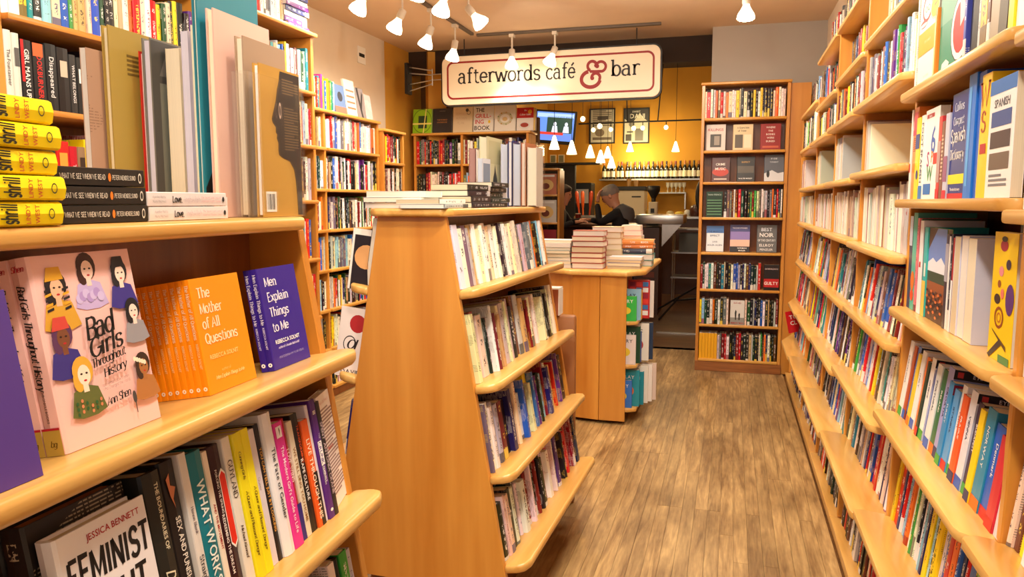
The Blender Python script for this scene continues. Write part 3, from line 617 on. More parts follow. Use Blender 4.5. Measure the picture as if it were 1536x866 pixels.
# ------------------------------------------------------------------ hexagonal display cabinet
HC = empty('display_cabinet', (-.85, 5.3, 0), 'many-sided wooden display cabinet with book stacks on top, beyond the middle shelves', 'cabinet'); ROOTINV[HC.name] = Matrix.Translation((.85, -5.3, 0))
def hc(g, nm, m, **k):
    o = g.build(nm, m, **k); o.parent = HC; o.matrix_parent_inverse = ROOTINV[HC.name]; return o
PTS = [(-1.30, 5.25), (-1.17, 4.94), (-.965, 4.77), (-.785, 4.74), (-.615, 4.745)]
for a, b_ in zip(PTS[:-1], PTS[1:]):
    A, Bv = Vector(a), Vector(b_); d = (Bv-A).normalized(); n = Vector((-d.y, d.x)); A2, B2 = A+d*.002, Bv-d*.002
    g = Geo(); g.prism([tuple(A2), tuple(B2), tuple(B2+n*.018), tuple(A2+n*.018)], .022, .957); hc(g, 'side_panel', M_PANEL, bevel=.002, seg=1)
g = Geo(); g.prism([(-1.28, 5.27), (-1.15, 4.965), (-.96, 4.80), (-.80, 4.775), (-.72, 4.775), (-.72, 5.85), (-1.28, 5.85)], .06, .957); hc(g, 'cabinet_body', M_BACK)
g = Geo(); g.prism([(-1.36, 5.26), (-1.21, 4.90), (-.98, 4.72), (-.61, 4.70), (-.505, 4.84), (-.505, 5.9), (-1.36, 5.9)], .9575, .990); hc(g, 'top_board', M_EDGE, bevel=.011, seg=3)
for z in (.10, .385, .665):
    g = Geo(); g.prism([(-.719, 4.765), (-.60, 4.765), (-.55, 4.80), (-.55, 5.86), (-.719, 5.86)], z-.022, z); hc(g, 'shelf', M_EDGE, bevel=.006, seg=2)
for x, y in ((-.68, 4.85), (-1.05, 4.92), (-.68, 5.75), (-1.2, 5.75)):
    g = Geo(); g.tube((x-.012, y, .026), (x+.012, y, .026), .026, n=14); g.box(x-.02, x+.02, y-.02, y+.02, .052, .06); hc(g, 'caster', M_BLACK)
def hc_row(z, inset=-.03): return frame((-.55-inset-.0, 4.78, z+.0006), (0, 1), 0)

# ================================================================== the books
# ---- nearest unit, second shelf: covers out
PINK = (246, 196, 190)
def women(dec):
    """simple painted portraits round the edge of the pink cover"""
    def fig(cx, cy, hair, skin, dress, s=1.0, hat=None):
        dec.append(('F', 'P', [(cx-.13*s, cy-.135*s), (cx-.09*s, cy-.04*s), (cx, cy-.02*s), (cx+.09*s, cy-.04*s), (cx+.13*s, cy-.135*s), (cx+.05*s, cy-.15*s), (cx-.06*s, cy-.15*s)], dress))
        dec.append(('F', 'E', cx, cy+.035*s, .075*s, .06*s, hair))
        dec.append(('F', 'E', cx-.04*s, cy+.0*s, .04*s, .045*s, hair))
        dec.append(('F', 'P', [(cx-.018*s, cy-.05*s), (cx+.022*s, cy-.05*s), (cx+.02*s, cy+.0*s), (cx-.016*s, cy+.0*s)], skin))
        dec.append(('F', 'E', cx+.004*s, cy+.018*s, .046*s, .042*s, skin))
        dec.append(('F', 'E', cx-.014*s, cy+.024*s, .009*s, .004*s, (40, 20, 20))); dec.append(('F', 'E', cx+.024*s, cy+.024*s, .009*s, .004*s, (40, 20, 20)))
        dec.append(('F', 'E', cx+.006*s, cy-.004*s, .012*s, .004*s, (190, 30, 40)))
        if hat: dec.append(('F', 'P', [(cx-.07*s, cy+.05*s), (cx+.06*s, cy+.055*s), (cx+.045*s, cy+.105*s), (cx-.045*s, cy+.105*s)], hat))
    fig(.52, .88, (60, 26, 22), (250, 214, 200), (196, 176, 226), 1.25)
    for a in range(7): dec.append(('F', 'E', .40+.035*a, .755+.012*(a % 3), .035, .026, (176, 150, 214) if a % 2 else (206, 190, 236)))
    fig(.20, .80, (30, 22, 26), (232, 184, 150), (214, 160, 50), 1.3, hat=(222, 164, 40))
    for a in range(5):
        for xs_ in (.085, .245): dec.append(('F', 'P', [(xs_, .71+.025*a), (xs_+.06, .72+.025*a), (xs_+.06, .733+.025*a), (xs_, .723+.025*a)], (222, 164, 40) if a % 2 else (30, 26, 34)))
    fig(.84, .84, (26, 24, 34), (250, 222, 206), (60, 50, 140), 1.15, hat=(30, 28, 40))
    fig(.16, .55, (90, 50, 90), (122, 72, 46), (58, 48, 132), 1.25, hat=(206, 70, 60))
    fig(.90, .62, (24, 22, 28), (250, 220, 206), (150, 148, 156), 1.05)
    fig(.27, .34, (222, 170, 60), (252, 226, 206), (96, 104, 52), 1.3)
    for a in range(14): dec.append(('F', 'E', .16+.045*(a % 6), .17+.028*(a//6)+.01*(a % 3), .012, .010, (206, 130, 90) if a % 2 else (40, 92, 52)))
    fig(.88, .30, (60, 40, 30), (170, 110, 60), (176, 116, 62), 1.1)
    for a in range(5): dec.append(('F', 'E', .80+.025*a, .375-.008*a, .017, .014, (238, 232, 206)))
    dec.append(('F', 'E', .72, .17, .022, .035, (70, 66, 66))); dec.append(('F', 'P', [(.715, .08), (.725, .08), (.725, .14), (.715, .14)], (70, 66, 66)))
mid, md = lu_row(1.137, inset=.075, y0=0.)
def mf(Y, t, d, h, xin, col, ink, decos, **k):
    return B(mid @ Matrix.Translation((Y, t+xin, 0)) @ Matrix.Rotation(-PI/2, 4, 'Z'), t, d, h, col, ink, decos=decos, **k)
for k in range(3):
    dec = [('S', 'T', 'script', 'Bad Girls Throughout History', .5, .60, .0105, -90, .125, (24, 20, 22)), ('S', 'R', 0.02, 0.0, .98, .13, (196, 164, 72)), ('S', 'R', 0.02, .13, .98, .142, (190, 30, 50)),
           ('S', 'T', 'script', 'Shen', .5, .945, .007, 0, .02, (190, 40, 60)), ('S', 'T', 'sans', 'CHRONICLE BOOKS', .5, .25, .0035, -90, .04, (90, 60, 60)), ('S', 'T', 'script', 'bg', .5, .06, .007, 0, 0, (120, 92, 30))]
    if k == 0:
        women(dec)
        dec += [('F', 'T', 'script', 'Bad', .49, .60, .026, 8, .048, (20, 18, 20)), ('F', 'T', 'script', 'Girls', .52, .50, .023, 8, .056, (20, 18, 20)), ('F', 'T', 'script', 'Throughout', .53, .422, .0105, 8, .060, (20, 18, 20)),
                ('F', 'T', 'script', 'History', .57, .355, .0105, 8, .046, (20, 18, 20)), ('F', 'T', 'thin', '100 Remarkable Women', .56, .29, .004, 4, .048, (60, 50, 50)), ('F', 'T', 'thin', 'Who Changed the World', .56, .268, .004, 4, .048, (60, 50, 50)),
                ('F', 'T', 'script', 'Ann Shen', .55, .20, .010, 6, .042, (20, 18, 20))]
    mf(.690, .027, .163, .236, .004+k*.0275, PINK, (20, 20, 20), dec, kind='hardcover', keep=True, pagec=(250, 240, 230),
       label=['pink hardcover with painted portraits of women on its cover', 'middle pink hardcover behind the portrait cover, spine showing', 'rearmost pink hardcover of three, only its spine showing'][k], group='pink hardcovers on the second shelf')
ORG = (250, 146, 14)
for k in range(8):
    dec = [('S', 'T', 'serif', 'The Mother of All Questions', .5, .72, .0058, -90, .085, (255, 226, 190)), ('S', 'T', 'sans', 'REBECCA SOLNIT', .5, .34, .004, -90, .04, (255, 214, 150)), ('S', 'E', .5, .06, .28, .018, (255, 240, 220)), ('S', 'E', .5, .06, .1, .008, ORG)]
    if k == 0:
        for s_, yy, w_ in (('The', .87, .032), ('Mother', .735, .056), ('of All', .605, .044), ('Questions', .475, .084)): dec.append(('F', 'T', 'serif', s_, .10+w_/.127/2, yy, .0155, 0, w_, (255, 236, 200)))
        dec += [('F', 'T', 'sans', 'REBECCA SOLNIT', .42, .315, .007, 0, .075, (255, 214, 130)), ('F', 'T', 'thin', 'author of', .4, .185, .004, 0, .05, (255, 224, 150)), ('F', 'T', 'script', 'Men Explain Things to Me', .46, .13, .0055, 0, .08, (255, 224, 150))]
    mf(.975, .0125, .127, .182, .012+k*.0128, ORG, (255, 230, 200), dec, keep=True,
       label=['foremost orange paperback with its title cover facing out']+['orange paperback spine, %s behind the foremost orange cover' % ordn(i) for i in range(7)][k-1:k][0:1] if False else ('foremost orange paperback with its title cover facing out' if k == 0 else 'orange paperback spine, %s one behind the foremost orange cover' % ordn(k-1)), group='orange paperbacks on the second shelf')
PUR = (52, 30, 140)
for k in range(2):
    dec = [('S', 'T', 'serif', 'Men Explain Things to Me', .5, .70, .006, -90, .09, (240, 236, 255)), ('S', 'T', 'sans', 'REBECCA SOLNIT', .5, .32, .004, -90, .04, (226, 220, 255)), ('S', 'E', .5, .06, .3, .02, (255, 255, 255)), ('S', 'E', .5, .06, .1, .008, PUR)]
    if k == 0:
        for s_, yy, w_ in (('Men', .86, .042), ('Explain', .71, .075), ('Things', .56, .066), ('to Me', .41, .057)): dec.append(('F', 'T', 'serif', s_, .12+w_/.127/2, yy, .0155, 0, w_, (246, 240, 255)))
        dec += [('F', 'T', 'sans', 'REBECCA SOLNIT', .47, .265, .0075, 0, .09, (255, 255, 255)), ('F', 'T', 'script', 'author of A Paradise Built in Hell', .47, .205, .004, 0, .085, (226, 220, 255)), ('F', 'T', 'thin', 'UPDATED EDITION WITH TWO NEW ESSAYS', .5, .11, .0035, 0, .085, (226, 220, 255))]
    mf(1.150, .0135, .127, .182, .006+k*.0138, PUR, (255, 255, 255), dec, keep=True, label=['blue paperback with white title cover facing out, beside the orange books', 'blue paperback spine directly behind the blue title cover'][k], group='blue paperbacks on the second shelf')
mf(.46, .02, .15, .20, -.045, (84, 58, 140), WH, [('S', 'R', 0, 0, 1, .1, (60, 40, 110))], keep=True, kind='hardcover', label='purple book cut off by the left frame edge, beside the pink hardcovers')
# ---- nearest unit, third shelf: spines
low, ld = lu_row(.852, inset=.045, y0=0.)
LOW = [  # thickness, height, inset, colour, ink, kind, spine decos, label
 (.036, .232, .010, (34, 34, 30), 'hardcover', [('S', 'T', 'sans', 'THE BOUNDARIES OF', .62, .74, .0068, -90, .10, (230, 220, 190)), ('S', 'T', 'script', 'Desire', .5, .33, .015, -90, .07, (235, 225, 195))], 'thick dark hardcover with small pale capitals, right of the brush-lettered cover'),
 (.030, .236, .012, (36, 28, 26), 'hardcover', [('S', 'P', [(.2, .90), (.45, .93), (.4, .86), (.7, .84), (.45, .78), (.5, .72), (.3, .80)], (200, 120, 80)), ('S', 'T', 'sans', 'SEX AND PUNISHMENT', .5, .42, .0095, -90, .12, (240, 232, 220))], 'dark hardcover spine with a flame-like figure above white capitals'),
 (.016, .238, .006, (226, 220, 214), 'paperback', [('S', 'T', 'serif', 'Straight', .5, .30, .0085, -90, .05, (60, 60, 70)), ('S', 'T', 'serif', 'Hanne Blank', .5, .60, .005, -90, .04, (120, 110, 120))], 'narrow white paperback spine left of the thick teal book'),
 (.034, .232, .008, (20, 120, 136), 'hardcover', [('S', 'T', 'sans', 'WHAT WORKS', .5, .50, .0165, -90, .15, (235, 245, 240))], 'thick teal hardcover with large white capitals on its spine'),
 (.012, .224, .010, (240, 228, 210), 'paperback', [('S', 'T', 'sans', 'AND THE MOVEMENT', .5, .5, .005, -90, .15, (170, 30, 30))], 'narrow cream paperback right of the teal hardcover'),
 (.030, .226, .012, (52, 18, 26), 'hardcover', [('S', 'P', [(.45, .80), (.72, .84), (.98, .80), (.98, .34), (.72, .30), (.45, .34)], (246, 240, 232)), ('S', 'P', [(.5, .79), (.72, .82), (.94, .79), (.94, .35), (.72, .32), (.5, .35)], (226, 44, 24)), ('S', 'T', 'sans', 'FORCING THE SPRING', .3, .7, .0048, -90, .08, (230, 220, 210)), ('S', 'T', 'sans', 'REDEEMING THE DREAM', .25, .35, .006, -90, .11, (240, 232, 226))], 'maroon hardcover with a red lozenge label on its spine'),
 (.020, .230, .008, (232, 226, 214), 'paperback', [('S', 'T', 'slab', 'GUYLAND', .5, .72, .010, -90, .09, (70, 60, 56)), ('S', 'T', 'script', 'Michael Kimmel', .5, .3, .006, -90, .07, (90, 70, 60))], 'cream paperback spine left of the two yellow books'),
 (.021, .230, .004, (238, 224, 20), 'paperback', [('S', 'T', 'script', 'Cunning Girls', .5, .78, .006, -90, .06, (120, 100, 10)), ('S', 'T', 'script', 'A Queer and Pleasant Danger', .5, .38, .0065, -90, .11, (120, 100, 10)), ('B', 'L', .1, .9, .35, .9, 16, (120, 116, 40)), ('B', 'R', .1, .03, .5, .2, (240, 240, 240))], 'left one of two bright yellow paperbacks, its printed back visible'),
 (.019, .230, .004, (244, 230, 24), 'paperback', [('S', 'T', 'script', 'A Queer and Pleasant Danger', .5, .38, .0065, -90, .11, (120, 100, 10))], 'right one of two bright yellow paperbacks'),
 (.022, .222, .010, (222, 214, 222), 'paperback', [('S', 'T', 'thin', 'Queer', .5, .6, .006, -90, .06, (120, 100, 110)), ('B', 'L', .1, .95, .4, .9, 12, (110, 100, 120))], 'pale lilac-white paperback right of the yellow books'),
 (.012, .226, .010, (30, 18, 18), 'paperback', [('S', 'T', 'sans', 'YOU CAN TELL JUST BY LOOKING', .5, .52, .0065, -90, .14, (236, 170, 60))], 'thin black paperback with orange capitals'),
 (.028, .238, .003, (238, 236, 240), 'hardcover', [('S', 'T', 'sans', 'The Fate of Gender', .5, .50, .0105, -90, .125, (60, 60, 70))], 'white hardcover with grey title, left of the magenta book'),
 (.026, .214, .003, (224, 48, 150), 'paperback', [('S', 'R', .12, .88, .75, .97, (250, 240, 246)), ('S', 'P', [(.43, .95), (.5, .96), (.55, .93), (.48, .89)], (30, 20, 30)), ('S', 'T', 'sans', "The Modern Girl's Guide to Life", .5, .46, .0088, -90, .15, (255, 226, 240)),
    ('B', 'R', .35, .38, .98, .93, (244, 226, 236)), ('B', 'L', .45, .95, .70, .88, 7, (120, 90, 110)), ('B', 'R', .55, .06, .92, .2, (250, 250, 250)), ('B', 'R', .6, .08, .63, .18, BK), ('B', 'R', .66, .08, .68, .18, BK), ('B', 'R', .71, .08, .75, .18, BK), ('B', 'R', .79, .08, .81, .18, BK)], 'magenta paperback with a barcode on its back cover'),
 (.018, .214, .010, (176, 20, 44), 'hardcover', [('S', 'T', 'slab', 'LOVE WINS', .5, .62, .0085, -90, .085, (250, 226, 220)), ('S', 'R', .0, .0, 1, .3, (40, 30, 120))], 'crimson hardcover with white capitals, right of the magenta book'),
 (.016, .204, .008, (226, 214, 190), 'paperback', [('S', 'T', 'sans', 'WE STILL SING YOU HOME', .5, .45, .008, -90, .14, (150, 110, 60))], 'beige paperback spine left of the black book with orange capitals'),
 (.022, .212, .010, (24, 22, 24), 'paperback', [('S', 'T', 'sans', 'TRANSFORMING', .68, .74, .0065, -90, .075, (226, 90, 40)), ('S', 'T', 'sans', 'RAPE CULTURE', .5, .44, .0085, -90, .075, (240, 236, 230))], 'black paperback with orange then white capitals on the spine'),
 (.023, .194, .006, (232, 94, 30), 'paperback', [('S', 'R', .45, .0, 1, .5, (26, 18, 20)), ('S', 'T', 'sans', 'LIVE THROUGH THIS', .5, .44, .0115, -90, .15, (250, 226, 200))], 'orange and black paperback, shorter than its neighbours'),
 (.010, .216, .008, (226, 216, 226), 'paperback', [], 'thin white paperback left of the purple spine'),
 (.019, .222, .004, (84, 34, 124), 'paperback', [('S', 'T', 'sans', 'III', .5, .89, .009, -90, 0, WH), ('S', 'T', 'thin', 'THE', .7, .69, .005, -90, 0, WH), ('S', 'R', .15, .45, .85, .65, WH), ('S', 'T', 'sans', 'CRUNK', .5, .55, .009, -90, .042, (84, 34, 124)), ('S', 'T', 'sans', 'FEMINIST', .5, .37, .0055, -90, .036, WH), ('S', 'T', 'sans', 'COLLECTION', .3, .37, .0045, -90, .036, WH), ('S', 'E', .5, .07, .25, .014, WH)], 'purple paperback spine with a white-boxed title'),
 (.014, .214, .004, (46, 38, 40), 'paperback', [('S', 'T', 'sans', 'SPENT  ANTONIA CRANE', .5, .5, .0085, -90, .18, (200, 176, 180))], 'dark grey paperback spine right of the purple one'),
]
Y = 1.222-sum(b[0]+.0014 for b in LOW); Y0 = Y
for t, h, ins, col, kd, dec, lab in LOW:
    B(low @ Matrix.Translation((Y, ins, 0)), t, .145, h, col, (20, 20, 20), kd, decos=dec+([('B', 'L', .15, .85, .2, .85, 18, (130, 124, 124))] if sum(col) > 560 and kd == 'paperback' and len(dec) < 3 else []), keep=True, label=lab, group='books on the third shelf of the nearest unit')
    Y += t+.0014
dec = [('F', 'L', .06, .95, .08, .86, 26, (150, 120, 120)), ('F', 'T', 'thin', 'Not a Bad Feminist', .5, .93, .0055, 0, .09, (190, 70, 70)), ('F', 'T', 'script', 'Roxane Gay', .4, .52, .006, 0, .04, (190, 70, 70))]
B(low @ Matrix.Translation((1.228, .034, 0)) @ Matrix.Rotation(-PI/2+.25, 4, 'Z'), .018, .10, .216, (240, 230, 226), (120, 100, 100), decos=dec, keep=True, label='white book with small red and grey print at the right end of the third shelf')
dec = [('F', 'T', 'sans', 'JESSICA BENNETT', .62, .93, .008, 0, .085, (176, 20, 40)), ('F', 'T', 'brush', 'FEMINIST', .52, .77, .034, 0, .128, (20, 18, 20)), ('F', 'T', 'brush', 'FIGHT', .52, .55, .034, 0, .10, (20, 18, 20)), ('F', 'T', 'brush', 'CLUB', .52, .33, .034, 0, .10, (20, 18, 20)), ('S', 'T', 'brush', 'FEMINIST', .5, .6, .01, -90, .1, (20, 18, 20))]
B(low @ Matrix.Translation((Y0-.148, .030, 0)) @ Matrix.Rotation(-PI/2, 4, 'Z'), .026, .14, .212, (236, 230, 232), (20, 20, 20), 'hardcover', decos=dec, keep=True, label='white hardcover facing out with black brush capitals and a red author line')
for k in range(2):
    B(low @ Matrix.Translation((Y0-.155-.001*k, .066+k*.034, 0)) @ Matrix.Rotation(-PI/2, 4, 'Z'), .032, .15, .232+.006*k, (30, 24, 24), (200, 180, 150), 'hardcover', keep=True, pagec=(190, 130, 80), label=['black hardcover directly behind the brush-lettered cover', 'rearmost black hardcover behind the brush-lettered cover'][k])
dec = [('F', 'T', 'sans', 'BETWEEN', .5, .9, .010, 0, .08, (235, 245, 240)), ('S', 'T', 'serif', 'Birth of', .5, .8, .006, -90, .06, (60, 80, 80))]
B(low @ Matrix.Translation((Y0-.27, .0, 0)) @ Matrix.Rotation(-PI/2, 4, 'Z'), .03, .115, .17, (110, 160, 140), WH, decos=dec, keep=True, label='green paperback in the lower left corner of the frame')
r4, d4 = lu_row(.565, y0=.06); fill('the lowest visible shelf of the nearest unit', r4, 1.2, 'mix', (.19, .225), (.015, .03), maxd=d4)
r5, d5 = lu_row(.275, y0=.06); fill('the bottom shelf of the nearest unit', r5, 1.2, 'mix', (.19, .225), (.02, .035), maxd=d5)
# ---- top of the nearest unit
def flat(M, x_right, yin, z, t, d, h, col, ink, decos, **k):
    """lying flat in a row frame, spine to the viewer, right end at x_right"""
    R = Matrix(((0, 0, -1, 0), (0, 1, 0, 0), (1, 0, 0, 0), (0, 0, 0, 1)))
    return B(M @ Matrix.Translation((x_right, yin, z)) @ R, t, d, h, col, ink, decos=decos, **k)
TOPZ = 1.366+.0265
top = M_LU @ frame((0, 0, TOPZ), (0, 1))
z = 0
for k in range(5):
    dec = [('S', 'T', 'brush', 'shrill', .5, .40, .014, 0, .024, (40, 36, 20)), ('S', 'T', 'sans', 'LINDY', .5, .24, .006, 0, .022, (190, 80, 30)), ('S', 'T', 'sans', 'WEST', .5, .18, .006, 0, .022, (190, 80, 30)), ('S', 'O', .5, .085, .22, .02, .25, (60, 60, 30))]
    dec[0] = ('S', 'T', 'brush', 'shrill', .5, .35, .020, 0, .0225, (40, 36, 20))
    flat(top, .727+(.0, .004, -.002, .003, -.004)[k], .785+(.002, 0, .004, .001, .003)[k], z, .0278, .135, .21, (252, 222, 12), (40, 36, 20), dec, kind='hardcover', keep=True, label='yellow hardcover lying flat at far left, %s from the bottom of its stack' % ordn(k), group='yellow hardcovers stacked flat')
    z += .0292
z = 0
for k in range(3):
    dec = [('S', 'T', 'slab', 'WHAT WE SEE WHEN WE READ', .5, .665, .0062, -90, .074, (240, 232, 216)), ('S', 'E', .5, .395, .24, .016, (240, 130, 40)), ('S', 'T', 'slab', 'PETER MENDELSUND', .5, .235, .0056, -90, .043, (240, 232, 216)), ('S', 'E', .5, .055, .30, .020, (225, 220, 206)), ('S', 'E', .5, .055, .2, .013, (38, 34, 30))]
    flat(top, .897-.002*k, .808, z, .0232, .135, .164, (38, 33, 30), (240, 232, 216), dec, keep=True, label='black paperback lying flat, %s of three between yellow and white stacks' % ['lowest', 'middle', 'topmost'][k], group='black paperbacks stacked flat'); z += .0240
z = 0
for k in range(2):
    dec = [('S', 'T', 'thin', 'Ayesha Mattu', .66, .87, .0035, -90, .028, (110, 100, 106)), ('S', 'T', 'thin', 'Nura Maznavi', .34, .87, .0035, -90, .028, (110, 100, 106)), ('S', 'T', 'brush', 'Love,', .5, .66, .009, -90, .022, (30, 28, 30)), ('S', 'T', 'thin', 'InshAllah', .5, .47, .009, -90, .038, (200, 180, 190)), ('S', 'T', 'thin', 'The Secret Love Lives of', .64, .22, .0035, -90, .05, (214, 120, 130)), ('S', 'T', 'thin', 'American Muslim Women', .36, .22, .0035, -90, .05, (214, 120, 130)), ('S', 'E', .5, .05, .2, .016, (40, 36, 40))]
    flat(top, 1.086-.003*k, .808, z, .0205, .135, .185, (232, 222, 222), (60, 60, 60), dec, keep=True, label='white paperback lying flat, %s of a pair beside black paperbacks' % ['lower', 'upper'][k], group='white paperbacks stacked flat'); z += .0213
def tf(Ya, xf, t, d, h, col, ink, decos, **k):
    return B(top @ Matrix.Translation((Ya, -xf+t, .0004)) @ Matrix.Rotation(-PI/2, 4, 'Z'), t, d, h, col, ink, decos=decos, keep=True, **k)
def back(Ya, xf, t, d, h, col, ink, decos, **k):       # page edges towards the left of the cover
    return B(top @ Matrix.Translation((Ya+d, -xf, .0004)) @ Matrix.Rotation(PI/2, 4, 'Z'), t, d, h, col, ink, decos=decos, keep=True, **k)
sil = [(.30, 1.0), (.27, .93), (.25, .84), (.33, .79), (.40, .74), (.47, .70), (.88, .58)]
face_poly = [(.96, .985), (.48, .985), (.45, .92), (.40, .86), (.36, .78), (.30, .71), (.25, .655), (.27, .63), (.34, .605), (.335, .57), (.37, .555), (.355, .53), (.39, .50), (.385, .455), (.40, .42), (.50, .40), (.66, .385), (.76, .33), (.80, .25), (.83, .12), (.84, .01), (.96, .01)]
dec = [('B', 'P', face_poly, (44, 34, 30)), ('B', 'L', .52, .92, .82, .93, 6, (112, 90, 62)), ('B', 'L', .55, .90, .44, .74, 16, (104, 84, 60)), ('B', 'O', .455, .72, .03, .055, .35, (226, 200, 180)), ('B', 'R', .06, .035, .30, .17, (244, 240, 232))]
dec += [('B', 'R', .09+i*.026, .05, .10+i*.026+.004*(i % 3), .155, BK) for i in range(7)]
back(1.186, -.803, .013, .142, .268, (192, 146, 62), (230, 210, 160), dec, kind='hardcover', pagec=(250, 248, 250), label='gold and dark brown book with a face silhouette, inside the clear holder')
back(1.186, -.832, .017, .145, .315, (168, 142, 118), (110, 90, 70), [], kind='hardcover', pagec=(240, 228, 204), label='grey-brown art book standing just behind the silhouette book')
back(1.153, -.866, .015, .180, .356, (226, 186, 172), (90, 50, 50), [('B', 'P', [(.98, .62), (.90, .60), (.84, .54), (.83, .46), (.90, .38), (.98, .36)], (110, 60, 56)), ('B', 'R', .02, .03, .10, .10, (240, 240, 240))], kind='hardcover', pagec=(248, 236, 206), label='tall pale pink art book standing on the top board')
back(1.146, -.892, .010, .19, .43, (44, 130, 148), (20, 60, 80), [('B', 'P', [(.02, .0), (.14, .0), (.14, .20), (.02, .12)], (40, 36, 34))], kind='hardcover', pagec=(244, 238, 220), label='tallest teal art book behind the pale pink one')
back(1.172, -.912, .013, .16, .335, (236, 226, 200), BK, [], pagec=(246, 236, 206), label='cream page edges of the standing book left of the teal one')
back(1.170, -.930, .014, .17, .325, (214, 204, 222), BK, [], kind='paperback', pagec=(226, 220, 236), label='pale lilac page edges of a standing book on the top board')
back(1.172, -.950, .028, .18, .297, (230, 216, 186), BK, [], pagec=(246, 232, 204), label='thick cream block of page edges standing among art books')
back(1.142, -.984, .018, .19, .31, (120, 116, 108), (60, 60, 60), [('B', 'R', .0, .0, 1, .99, (74, 72, 70)), ('B', 'R', .10, .0, .42, .76, (120, 122, 112)), ('B', 'R', .42, .0, .50, .76, (34, 32, 32)), ('B', 'P', [(.1, .80), (.9, .80), (.8, .9), (.2, .93)], (110, 106, 102))], kind='hardcover', pagec=(224, 220, 238), label='grey photographic art book with lilac page edges')
back(1.150, -1.006, .010, .16, .29, (206, 44, 34), WH, [('B', 'R', 0, 0, .01, .01, RD)], kind='hardcover', pagec=(248, 244, 240), label='red-edged book right of the olive one')
back(1.088, -1.022, .014, .20, .322, (170, 142, 66), (60, 50, 30), [('B', 'L', .2, .9, .74, .86, 5, (110, 90, 40)), ('B', 'T', 'thin', 'THE', .75, .18, .02, -90, .07, (110, 90, 40))], kind='hardcover', pagec=(240, 226, 190), label='olive green art book standing at the left of the art books')
back(1.056, -1.040, .012, .12, .28, (176, 140, 116), (120, 90, 70), [], kind='paperback', label='thin mottled brown book left of the olive one')
g = Geo(); Mh = top @ Matrix.Translation((1.130, .790, .0006))
for bx in ((0, .186, -.0, .003, 0, .245), (0, .003, .0032, .028, 0, .245), (.183, .186, .0032, .028, 0, .245), (0, .186, .0282, .031, 0, .245)): g.box(*bx)
ACR = mat('clear_acrylic', (236, 236, 230), .08, trans=.96, alpha=.12); ACR.node_tree.nodes['Principled BSDF'].inputs['IOR'].default_value = 1.1
ah = g.build('clear_book_holder', ACR, mw=Mh); tag(ah, 'clear acrylic holder around the silhouette book at the right end', 'holder')

# ---- middle unit rows
for k, z in enumerate([1.16, .862, .575, .288]):
    rf, dd = cu_row(z, inset=.068)
    fill('the %s shelf of the middle unit' % ['top', 'second', 'third', 'bottom'][k], rf, 1.03, ['light', 'brown', 'mix', 'dark'][k], ((.18, .205), (.18, .228), (.17, .225), (.18, .225))[k], (.018, .042), maxd=dd-.006, start=.0, hard=.4, inset=.03)
rf, dd = cu_row(1.16, side=-1); 
B(rf @ Matrix.Translation((.93, .02, 0)) @ Matrix.Rotation(-PI/2, 4, 'Z'), .015, .10, .22, (40, 30, 34), WH, decos=[('F', 'R', .0, .88, 1, 1, (244, 240, 232)), ('F', 'E', .5, .6, .35, .2, (226, 170, 110))], keep=True, label='dark book with a white top band behind the plywood end panel')
B(M_CU @ Matrix.Translation((-1.205, 2.226, 1.139)) @ Matrix.Rotation(.15, 4, 'Z') @ Matrix.Rotation(math.radians(8), 4, 'Y') @ Matrix.Rotation(-PI/2, 4, 'Z'), .006, .13, .20, (40, 30, 34), WH, decos=[('F', 'R', .0, .9, 1, 1, (244, 240, 232)), ('F', 'E', .4, .55, .3, .2, (226, 170, 110)), ('F', 'R', 0, 0, .06, 1, (240, 236, 230))], keep=True, label='dark card with a pale portrait leaning on the far side shelf')
B(M_CU @ Matrix.Translation((-1.262, 2.226, .846)) @ Matrix.Rotation(.15, 4, 'Z') @ Matrix.Rotation(math.radians(8), 4, 'Y') @ Matrix.Rotation(-PI/2, 4, 'Z'), .008, .14, .235, (244, 236, 234), RD, decos=[('F', 'E', .45, .78, .2, .13, (180, 40, 44)), ('F', 'O', .3, .48, .16, .12, .12, (40, 30, 34)), ('F', 'T', 'script', 'Ol', .34, .48, .03, 0, 0, (40, 30, 34)), ('F', 'T', 'sans', 'DAVID', .4, .08, .016, 0, 0, (60, 50, 50)), ('F', 'E', .38, .3, .05, .02, RD)], keep=True, label='white book with a red flower left of the plywood end panel')
for i, z in enumerate([.575, .288]):
    rl, dl = cu_row(z, side=-1); fill('the far side of the middle unit', rl, 1.02, 'mix', (.19, .23), (.015, .03), maxd=dl-.006)
# tops of the middle unit
ct = M_CU @ frame((0, 0, 1.4003), (1, 0))
def pile(M, xr, yin, n, t, d, h, cols, lab, grp, flip=True, spin=0, jitter=.008, kind='paperback', decos=None, z0=0., inks=(30, 28, 30)):
    z = z0
    for k in range(n):
        tt = t*random.uniform(.85, 1.15); R = Matrix(((0, 0, -1, 0), (0, 1, 0, 0), (1, 0, 0, 0), (0, 0, 0, 1)))
        Mp = M @ Matrix.Translation((xr, yin, z)) @ Matrix.Rotation(spin+random.uniform(-.03, .03), 4, 'Z') @ Matrix.Translation((random.uniform(-jitter, jitter), random.uniform(-jitter, jitter), 0))
        B(Mp @ R, tt, d, h, jit(random.choice(cols), 8), inks, kind, decos=decos, flip=flip, label='%s, %s in its stack' % (lab, ('lowest' if k == 0 else 'topmost' if k == n-1 else ordn(k)+' from bottom')), group=grp)
        z += tt+.0008
    return z
pile(ct, -.925, 2.22, 3, .0165, .14, .205, [WH, LG], 'white book, page edges out, left end of middle top', 'stacked books on the middle unit')
c2 = M_CU @ frame((0, 0, 1.4003), (0, 1))
pile(c2, 2.365, .835, 2, .014, .15, .20, [LG, WH], 'pale thin book, nearest stack on the middle top', 'stacked books on the middle unit', flip=False)
